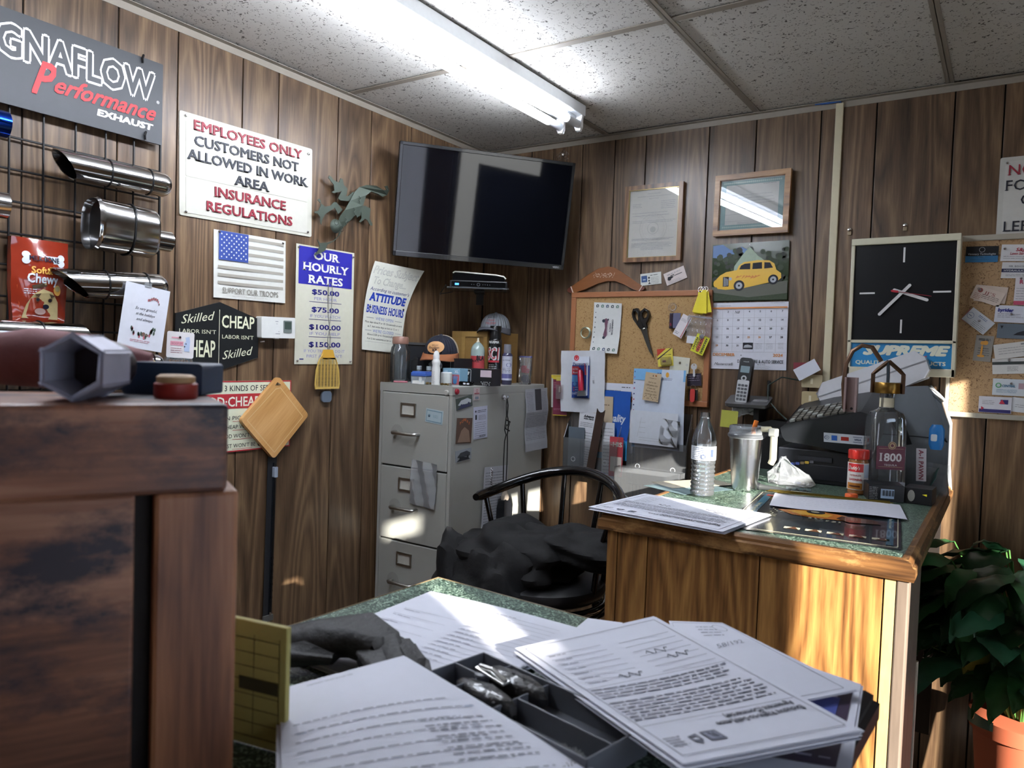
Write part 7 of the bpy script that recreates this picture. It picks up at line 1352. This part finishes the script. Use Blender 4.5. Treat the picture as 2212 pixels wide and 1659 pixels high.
for k in range(4): yb = ya + (2 * hd - .03) / 4; G().box(-hw + .018, -hw + .026, ya + .001, yb - .001, 0, TH - .04).box(hw - .030, hw - .022, ya + .001, yb - .001, 0, TH - .04).ob('side_board', PANEL2, t, bevel=.001); ya = yb
G().box(-hw + .026, hw - .03, -hd, hd - .03, 0, TH - .04).ob('carcass', mt('#1c130c', .7), t)
# big form sheets
def bigform(g, w_, h_):
    g.mat(0)
    for k in range(15): g.rect(w_ * .20, h_ * .40 - k * .0125, w_ * .42, .0008).lines(w_ * .0, w_ * .16, h_ * .408 - k * .0125, 1, 1, .0018)
    for k in range(9): g.rect(-w_ * .26, h_ * .22 - k * .024, w_ * .34, .0008).lines(-w_ * .42, -w_ * .30, h_ * .205 - k * .024, 1, 1, .0018)
flat('form_sheets', 'large sheets of ruled printed forms fanned out at the far end of the near counter', 'papers', ((925, 1272), (1235, 1361), (605, 1415), (1020, 1545)), DZ + .004, PAPER, bigform, [mt('#9a9ca8', .7)], n=3, wz=lambda x, z: .0015 * (1 + math.sin(x * 14 + z * 9)))
# leather glove
t = thing('work_glove', 'crumpled worn black leather glove lying on the form sheets', 'glove', (*HZ(800, 1425, DZ + .01), DZ + .014), (0, 0, -.02))
def seg(pts, rs, name, zf=.62, sd=1):
    g = G().tube(pts, rs, 18); cz = sum(p[2] for p in pts) / len(pts)
    def f(x, y, z):
        v = Vector((x, y, z)); q = mn.noise((v + Vector((sd, 0, 0))) * 45) * .009 + mn.noise((v + Vector((sd, 2, 0))) * 120) * .006; return (x + q, y + q * .8, cz + (z - cz) * zf + q)
    return g.warp(f).ob(name, LEA, t, smooth=True)
LEA = mt('#0d0b0c', .62, bump=1, scale=110)
seg([(-.105, -.085, .004), (-.085, -.060, .010), (-.055, -.03, .018), (-.015, -.006, .024), (.025, .0, .020), (.05, -.012, .012)], [.012, .022, .030, .034, .030, .018], 'palm', sd=1)
seg([(.03, .0, .018), (.075, -.022, .016), (.11, -.055, .010), (.118, -.075, .006)], [.024, .023, .020, .010], 'finger', sd=3)
seg([(.02, -.02, .014), (.055, -.04, .012), (.085, -.075, .008)], [.020, .019, .012], 'finger', sd=5)
seg([(-.06, -.07, .010), (-.10, -.075, .008), (-.125, -.07, .004)], [.022, .018, .010], 'thumb', sd=7)
seg([(-.09, -.09, .008), (-.05, -.065, .010), (-.01, -.045, .010)], [.010, .016, .010], 'strap', sd=9)
# key ring by the glove
x, y = HZ(606, 1408, DZ); t = thing('key_ring', 'silver key ring with keys beside the yellow pad at the near counter edge', 'key ring', (x + .004, y - .004, DZ + .008), (.9, 0, .3))
for k in range(2): G().tube([(.013 * math.cos(a), .001 * k, .013 * math.sin(a)) for a in [i * PI / 12 for i in range(24)]], .001, 6, closed=True).ob('wire_ring', CHROME, t)
G().prism([(.012, -.012), (.03, -.008), (.032, -.018), (.014, -.022)], -.001, .001).ob('key', BRUSH, t)
# desk organizer
P0 = HZ(985, 1462, DZ + .02); P1 = HZ(1310, 1625, DZ + .02)
an = math.atan2(P1[1] - P0[1], P1[0] - P0[0])
t = thing('desk_organizer', 'black plastic desk organizer tray with open compartments between the paper piles', 'desk organizer', ((P0[0] + P1[0]) / 2, (P0[1] + P1[1]) / 2 + .006, DZ + .003), (0, 0, an))
OM = mt('#5c5f66', .4); L_ = math.dist(P0, P1) / 2 + .01; th = .0022; dp = .045; hh = .028
G().box(-L_, L_, -dp, dp, 0, .003).ob('tray_floor', OM, t)
for x0, x1, y0, y1, h_ in ((-L_, L_, dp - th, dp, hh), (-L_, L_, -dp, -dp + th, hh), (-L_, -L_ + th, -dp, dp, hh), (L_ - th, L_, -dp, dp, hh), (-L_ + .045, -L_ + .047, -dp, dp, hh), (-L_, -L_ + .045, 0, th, hh), (-.012, -.010, -dp, dp, hh * .9), (-.01, L_, -.004, -.002, hh * .9)):
    G().box(x0, x1, y0, y1, .002, h_).ob('divider', OM, t, bevel=.0008)
G().lathe([(0, .004), (.008, .003), (.008, 0)], 14, (-L_ + .046, 0, hh)).ob('knob', OM, t)
rr = random.Random(17)
def lump(name, label, cat, p, d, rz, m):
    t_ = thing(name, label, cat, p, (0, 0, rz)); g = G(); n = 20
    g.surf(lambda u, v: (0, 0, 0), 1, 1); g = G().lathe([(max(1e-5, math.cos(PI * (j / 12 - .5))) ** .4, math.sin(PI * (j / 12 - .5))) for j in range(13)], n)
    g.warp(lambda x_, y_, z_: ((x_ + .05 * rr.uniform(-1, 1)) * d[0], (y_ + .05 * rr.uniform(-1, 1)) * d[1], d[2] + (z_ + .07 * rr.uniform(-1, 1)) * d[2])).ob('body', m, t_, smooth=True); return t_
RUB = mt('#2a2a2b', .3, bump=1, scale=260, coat=.3)
ca, sa = math.cos(an), math.sin(an); OC = t.location
def oo(u, v, z=.004): return (OC.x + u * ca - v * sa, OC.y + u * sa + v * ca, OC.z + z)
lump('rubber_block', 'upper of two shiny black rubber blocks lying in the desk organizer', 'block', oo(-.040, .022), (.046, .014, .014), an, RUB)
lump('rubber_block', 'lower of two shiny black rubber blocks lying in the desk organizer', 'block', oo(-.042, -.018), (.044, .014, .013), an, RUB)
t = thing('metal_clip', 'grey metal bulldog clip laid on the rubber blocks', 'clip', oo(-.055, .004, .030), (0, .1, an)); G().box(-.022, .022, -.006, .006, 0, .003).tube([(-.02, 0, .003), (0, 0, .007), (.02, 0, .003)], .003, 6).ob('clip_body', BRUSH, t, bevel=.001)
t = thing('board_eraser', 'grey bristled brush sticking out of the near side of the desk organizer', 'brush', oo(.055, -.045, -.004), (0, 0, an + .1)); G().box(-.04, .04, -.012, .012, .0, .016).ob('handle', mt('#5c5a54', .6), t, bevel=.002)
g = G()
for k in range(160): x_, y_ = rr.uniform(.02, .045), rr.uniform(-.018, .012); g.tube([(x_, y_, .012), (x_ + rr.uniform(-.003, .005), y_ + rr.uniform(-.003, .003), .026)], .0007, 3)
tag(g.ob('bristles', mt('#9a9c9c', .6), t), kind='stuff')
# contract pile (upside-down from here)
def contract(name, label, P, zs, n, prints, mats, col=PAPER, amp=.0):
    Q = [Vector((*HZ(*p, z), z)) for p, z in zip(P, zs)]   # far-left, far-right, near-left, near-right
    c = sum(Q, Vector()) / 4; ex = ((Q[1] - Q[0]) + (Q[3] - Q[2])) / 2; W_ = ex.length; a = math.atan2(ex.y, ex.x)
    ey = ((Q[0] - Q[2]) + (Q[1] - Q[3])) / 2; H_ = ey.length
    t = thing(name, label, 'papers', (c.x, c.y, c.z), (FLAT, 0, a)); Mi = Matrix.Translation(c) @ Matrix.Rotation(a, 4, 'Z') @ Matrix.Rotation(FLAT, 4, 'X'); Mi = Mi.inverted()
    L = [Mi @ q for q in Q]
    def f(x, y, z):
        u, v = x / W_ + .5, z / H_ + .5; p = (L[2] * (1 - u) + L[3] * u) * (1 - v) + (L[0] * (1 - u) + L[1] * u) * v
        return (p.x, p.y + y - amp * math.sin(PI * u) * math.sin(PI * v), p.z)
    for k in range(n): G().slab(W_, H_, .0006, 14, 14).warp(lambda x, y, z: f(x + .004 * math.sin(k * 2.3) * (k > 0), y + .0013 * k, z + .004 * math.cos(k * 1.7) * (k > 0))).ob('sheet', col, t, smooth=True)
    if prints: g = G(); prints(g, W_, H_); g.warp(f).ob('print', mats, t)
    return t
BLP = mt('#aab4dc', .7)
contract('magazine_cover', 'dark blue and purple printed booklet sticking out under the contract pile', ((1690, 1420), (1860, 1478), (1480, 1640), (1825, 1690)), (DZ + .004, DZ + .004, DZ + .004, DZ + .004), 2, lambda g, w_, h_: [g.mat(0).rect(.0, .0, w_ * .86, h_ * .8), g.mat(1).rect(w_ * .05, .02, w_ * .55, h_ * .35, -.0014), g.mat(2).rect(w_ * .1, -h_ * .26, w_ * .3, h_ * .06, -.0014), g.mat(3).lines(w_ * .0, w_ * .4, -h_ * .34, 1, .01, .004, y=-.0014), g.mat(3).rect(w_ * .05, h_ * .25, w_ * .5, .006, -.0014)], [mt('#3b3145', .35), mt('#4a569c', .35), mt('#2f7f8c', .35), mt('#a9a4b8', .4)])
contract('form_sheets', 'handwritten form sheet fanned out behind the top contract page', ((1445, 1341), (1560, 1345), (1500, 1560), (1850, 1490)), (DZ + .012, DZ + .03, DZ + .012, DZ + .014), 2, lambda g, w_, h_: [g.mat(0).prism(rrect(0, 0, w_ * .9, h_ * .94, .001, 1), -.001, -.0008, hole=list(reversed(rrect(0, 0, w_ * .894, h_ * .936, .001, 1)))), g.lines(-w_ * .1, w_ * .2, h_ * .40, 4, .010, .002), g.ring(w_ * .25, h_ * .38, .012, .011, n=18), g.txt('58/192', w_ * .1, h_ * .14, .010, .05, sh=.4, a=.3)], [mt('#7f828e', .7)], amp=.004)
contract('contract_papers', 'curled pile of white contract pages, heading turned away from the viewer', ((1112, 1400), (1412, 1331), (1475, 1650), (1862, 1577)), (DZ + .026, DZ + .034, DZ + .040, DZ + .032), 6, formpr, PI_, amp=-.003)
contract('form_sheets', 'corner of a loose white sheet behind the contract pile', ((1270, 1335), (1345, 1345), (1190, 1400), (1330, 1400)), (DZ + .006,) * 4, 1, None, [])
# near left white sheets
def nearpr(g, w_, h_):
    g.mat(0).txt('REAL ESTATE LISTING AGREEMENT', -w_ * .14, h_ * .45, .0035, w_ * .34, a=PI)
    for k in range(12): g.mat(0).lines(-w_ * .44, w_ * .40, h_ * .13 - k * .017, 1, 1, .0015, fill=.6, word=.010, seed=k + 50)
    g.mat(1).rect(0, h_ * .06, w_ * .86, .003).mat(0).lines(w_ * .1, w_ * .42, -h_ * .02, 8, .009, .0018, word=.008, seed=9)
contract('form_sheets', 'pair of large white printed sheets in the near left corner of the counter', ((604, 1488), (872, 1416), (612, 1790), (1345, 1700)), (DZ + .030, DZ + .046, DZ + .030, DZ + .020), 3, nearpr, [mt('#73767f', .7), mt('#9aa2b4', .7)], amp=.006)
# yellow receipt pad
t = thing('receipt_pad', 'yellow ruled receipt pad standing on edge beside the wooden shelf unit', 'pad', (*(CAM + ray(548, 1500) * .69).xy, DZ + .059), (0, 0, .20))
YP = mt('#a89f5c', .6)
W_, H_ = .072, .116
G().box(-W_ / 2, W_ / 2, 0, .006, -H_ / 2 + .0, H_ / 2).ob('page_block', YP, t, bevel=.001)
g = G()
for k in range(9): g.rect(.0, H_ / 2 - .016 - k * .013, W_ * .8, .0006)
for x_ in (-.4, .0, .4): g.rect(W_ * x_, -.0, .0006, H_ * .8)
g.rect(.006, H_ / 2 - .058, W_ * .62, .012, -.0012); g.ob('ruling', mt('#3a3824', .6), t)

# ------------------------------------------------------------------ wooden shelf unit in the foreground
fr_ = CAM + ray(495, 872) * .62
t = thing('wooden_shelf_unit', 'battered dark wooden shelf unit, out of focus at the left foreground', 'shelf unit', (fr_.x, fr_.y, DZ + .001), (0, 0, 1.10))
TZ = fr_.z - DZ - .001
hb = .073 # depth of top board seen from the front
G().box(-.42, 0, 0, .16, TZ - hb, TZ).ob('top_board', CHERRY, t, bevel=.004)
G().box(-.055, .010, .004, .16, 0, TZ - hb).ob('corner_post', CHERRYZ, t, bevel=.004)
G().box(-.42, -.068, .010, .155, 0, TZ - hb).ob('front_panel', CHERRY, t, bevel=.003)
G().box(-.068, -.055, .020, .15, 0, TZ - hb).ob('recess', mt('#120c0a', .7), t)
def fz2(px, py, d): q = CAM + ray(px, py) * d; return q
q = fz2(172, 812, .60); q2 = t.location.z + TZ
o = thing('hex_socket', 'dull metal hexagonal deep socket lying on the wooden shelf unit', 'socket', (q.x, q.y, fr_.z), (0, 0, .78))
hx_ = [(.026 * math.cos(PI / 3 * k + PI / 6), .0265 + .026 * math.sin(PI / 3 * k + PI / 6)) for k in range(6)]; hi = [(a * .86, .0265 + (b - .0265) * .86) for a, b in hx_]
G().prism(hx_, -.015, .05, hole=list(reversed(hi))).ob('socket_body', mt('#a9a9b8', .5, .2, var=.2, scale=30), o, bevel=.002)
G().tube([(0, .045, .0265), (.0, .075, .0265)], .022, 20).ob('socket_shank', mt('#3a3034', .4, .4), o, smooth=True)
q = fz2(60, 812, .72); o = thing('rolled_cloth', 'reddish brown rolled shop rag behind the metal socket', 'cloth', (q.x, q.y, fr_.z), (0, 0, .5)); G().tube([(-.06, 0, .026), (0, .01, .030), (.05, .02, .026), (.10, .04, .022)], [.022, .029, .028, .016], 16).ob('roll', mt('#8a5a5c', .8, bump=.4, scale=80), o, smooth=True)
q = fz2(352, 822, .70); o = thing('blue_tin', 'dark blue flat tin behind the socket on the shelf unit', 'tin', (q.x - .01, q.y + .015, fr_.z), (0, 0, .58)); G().rbox(0, .015, .075, .030, -.02, .03, .004).ob('tin_body', mt('#26384e', .4), o, bevel=.003)
q = fz2(380, 838, .66); o = thing('red_cap', 'red and tan plastic cap at the right end of the shelf unit top', 'cap', (q.x, q.y, fr_.z), (0, 0, .58)); G().lathe([(.017, 0), (.018, .002), (.018, .013), (.016, .014)], 22).ob('cap_rim', mt('#8e2a22', .45), o, smooth=True); G().lathe([(.016, .012), (.016, .019), (.013, .021), (0, .0205)], 20).ob('cap_top', mt('#a08058', .6), o, smooth=True)

# ------------------------------------------------------------------ potted plant
t = thing('potted_plant', 'large green peace lily in a terracotta pot right of the counter', 'plant', (2.105, -.265, .19))
PZ = .33
G().lathe([(.082, 0), (.088, .004), (.112, PZ - .05), (.114, PZ - .045), (.122, PZ - .045), (.124, PZ - .002), (.118, PZ)], 40).lathe([(.118, PZ), (.112, PZ - .02), (0, PZ - .025)], 40, cap=False).ob('pot', TERRA, t, smooth=True)
G().lathe([(.10, -.012), (.13, -.008), (.150, .022), (.154, .026), (.148, .026), (.126, .0), (0, -.002)], 36).ob('saucer', mt('#2a1a16', .4), t, smooth=True)
G().lathe([(0, PZ - .022), (.10, PZ - .022), (.113, PZ - .03)], 30).ob('soil', mt('#2a2018', .9, bump=.6, scale=120), t)
G().surf(lambda u, v: ((.1235 + .002) * math.cos(3.3 + u * .9), (.1235 + .002) * math.sin(3.3 + u * .9), PZ - .042 * v * (1 - .4 * u) + .004), 12, 3).ob('tape_strip', mt('#4f6f62', .4), t)
rr = random.Random(44)
LG = [mt('#2b5530', .42, var=.25, scale=25, transl=.1), mt('#386b3e', .42, var=.25, scale=25, transl=.12), mt('#305e42', .4, var=.2, scale=25, transl=.08), mt('#8a8436', .5, var=.25, scale=25, transl=.2), mt('#254a2c', .4, var=.25, scale=25, transl=.15)]
def leaf(base, tipdir, L_, W2, droop, m, roll=0):
    g = G(); nu, nv = 10, 6; d = Vector(tipdir).normalized(); up = Vector((0, 0, 1)); sd_ = d.cross(up).normalized()
    def f(u, v):
        s_ = u; wd = W2 * math.sin(PI * min(1, s_ ** .75)) ** .9 * (1 - .3 * s_); x = (v - .5) * 2
        ang = droop * s_ * 1.15; cdir = d * math.cos(ang) - up * math.sin(ang)
        p = Vector(base) + sum(((d * math.cos(droop * q / 12 * s_ * 1.15) - up * math.sin(droop * q / 12 * s_ * 1.15)) * (L_ * s_ / 12) for q in range(12)), Vector())
        nrm = cdir.cross(sd_); w3 = sd_ * math.cos(roll) + nrm * math.sin(roll)
        return p + w3 * (x * wd) + nrm * (-.22 * wd * abs(x)) * -1 + nrm * .004 * math.sin(s_ * 22 + x * 3) 
    g.surf(f, nu, nv); return g
GP = Vector((0, 0, PZ - .02))
for k in range(120):
    a = rr.uniform(2.3, 4.9) if k < 84 else rr.uniform(-1.4, 2.3); rad = rr.uniform(.05, .25); lev = rr.random()
    top = Vector((math.cos(a) * rad, math.sin(a) * rad, PZ + .15 + .31 * lev)); top.y = min(top.y, .12)
    c0 = GP + Vector((math.cos(a) * .03, math.sin(a) * .03, 0)); mid = (c0 + top) / 2 + Vector((-math.cos(a) * .02, -math.sin(a) * .02, .05))
    G().tube([c0, mid, top], [.003, .0028, .0022], 6).ob('stem', mt('#3f6b30', .5), t, smooth=True)
    dr = Vector((math.cos(a + rr.uniform(-.6, .6)), math.sin(a + rr.uniform(-.6, .6)), rr.uniform(-.1, .45)))
    if top.y > .0: dr.y = -abs(dr.y) * .3
    m_ = LG[3] if k in (7, 29, 53) else LG[[0, 1, 2, 4][k % 4]]
    leaf(top, dr, rr.uniform(.17, .26), rr.uniform(.046, .064), rr.uniform(.8, 1.6), m_, rr.uniform(-.5, .5)).ob('leaf', m_, t, smooth=True)
# stool carrying the pot
t = thing('plant_stand', 'dark round plant stand under the terracotta pot', 'stand', (2.105, -.265, ZF)); G().lathe([(.12, 0), (.125, .01), (.10, .03), (.10, .055), (.14, .065), (.14, .076), (0, .076)], 30).ob('stand_body', mt('#1c1412', .5), t, smooth=True)
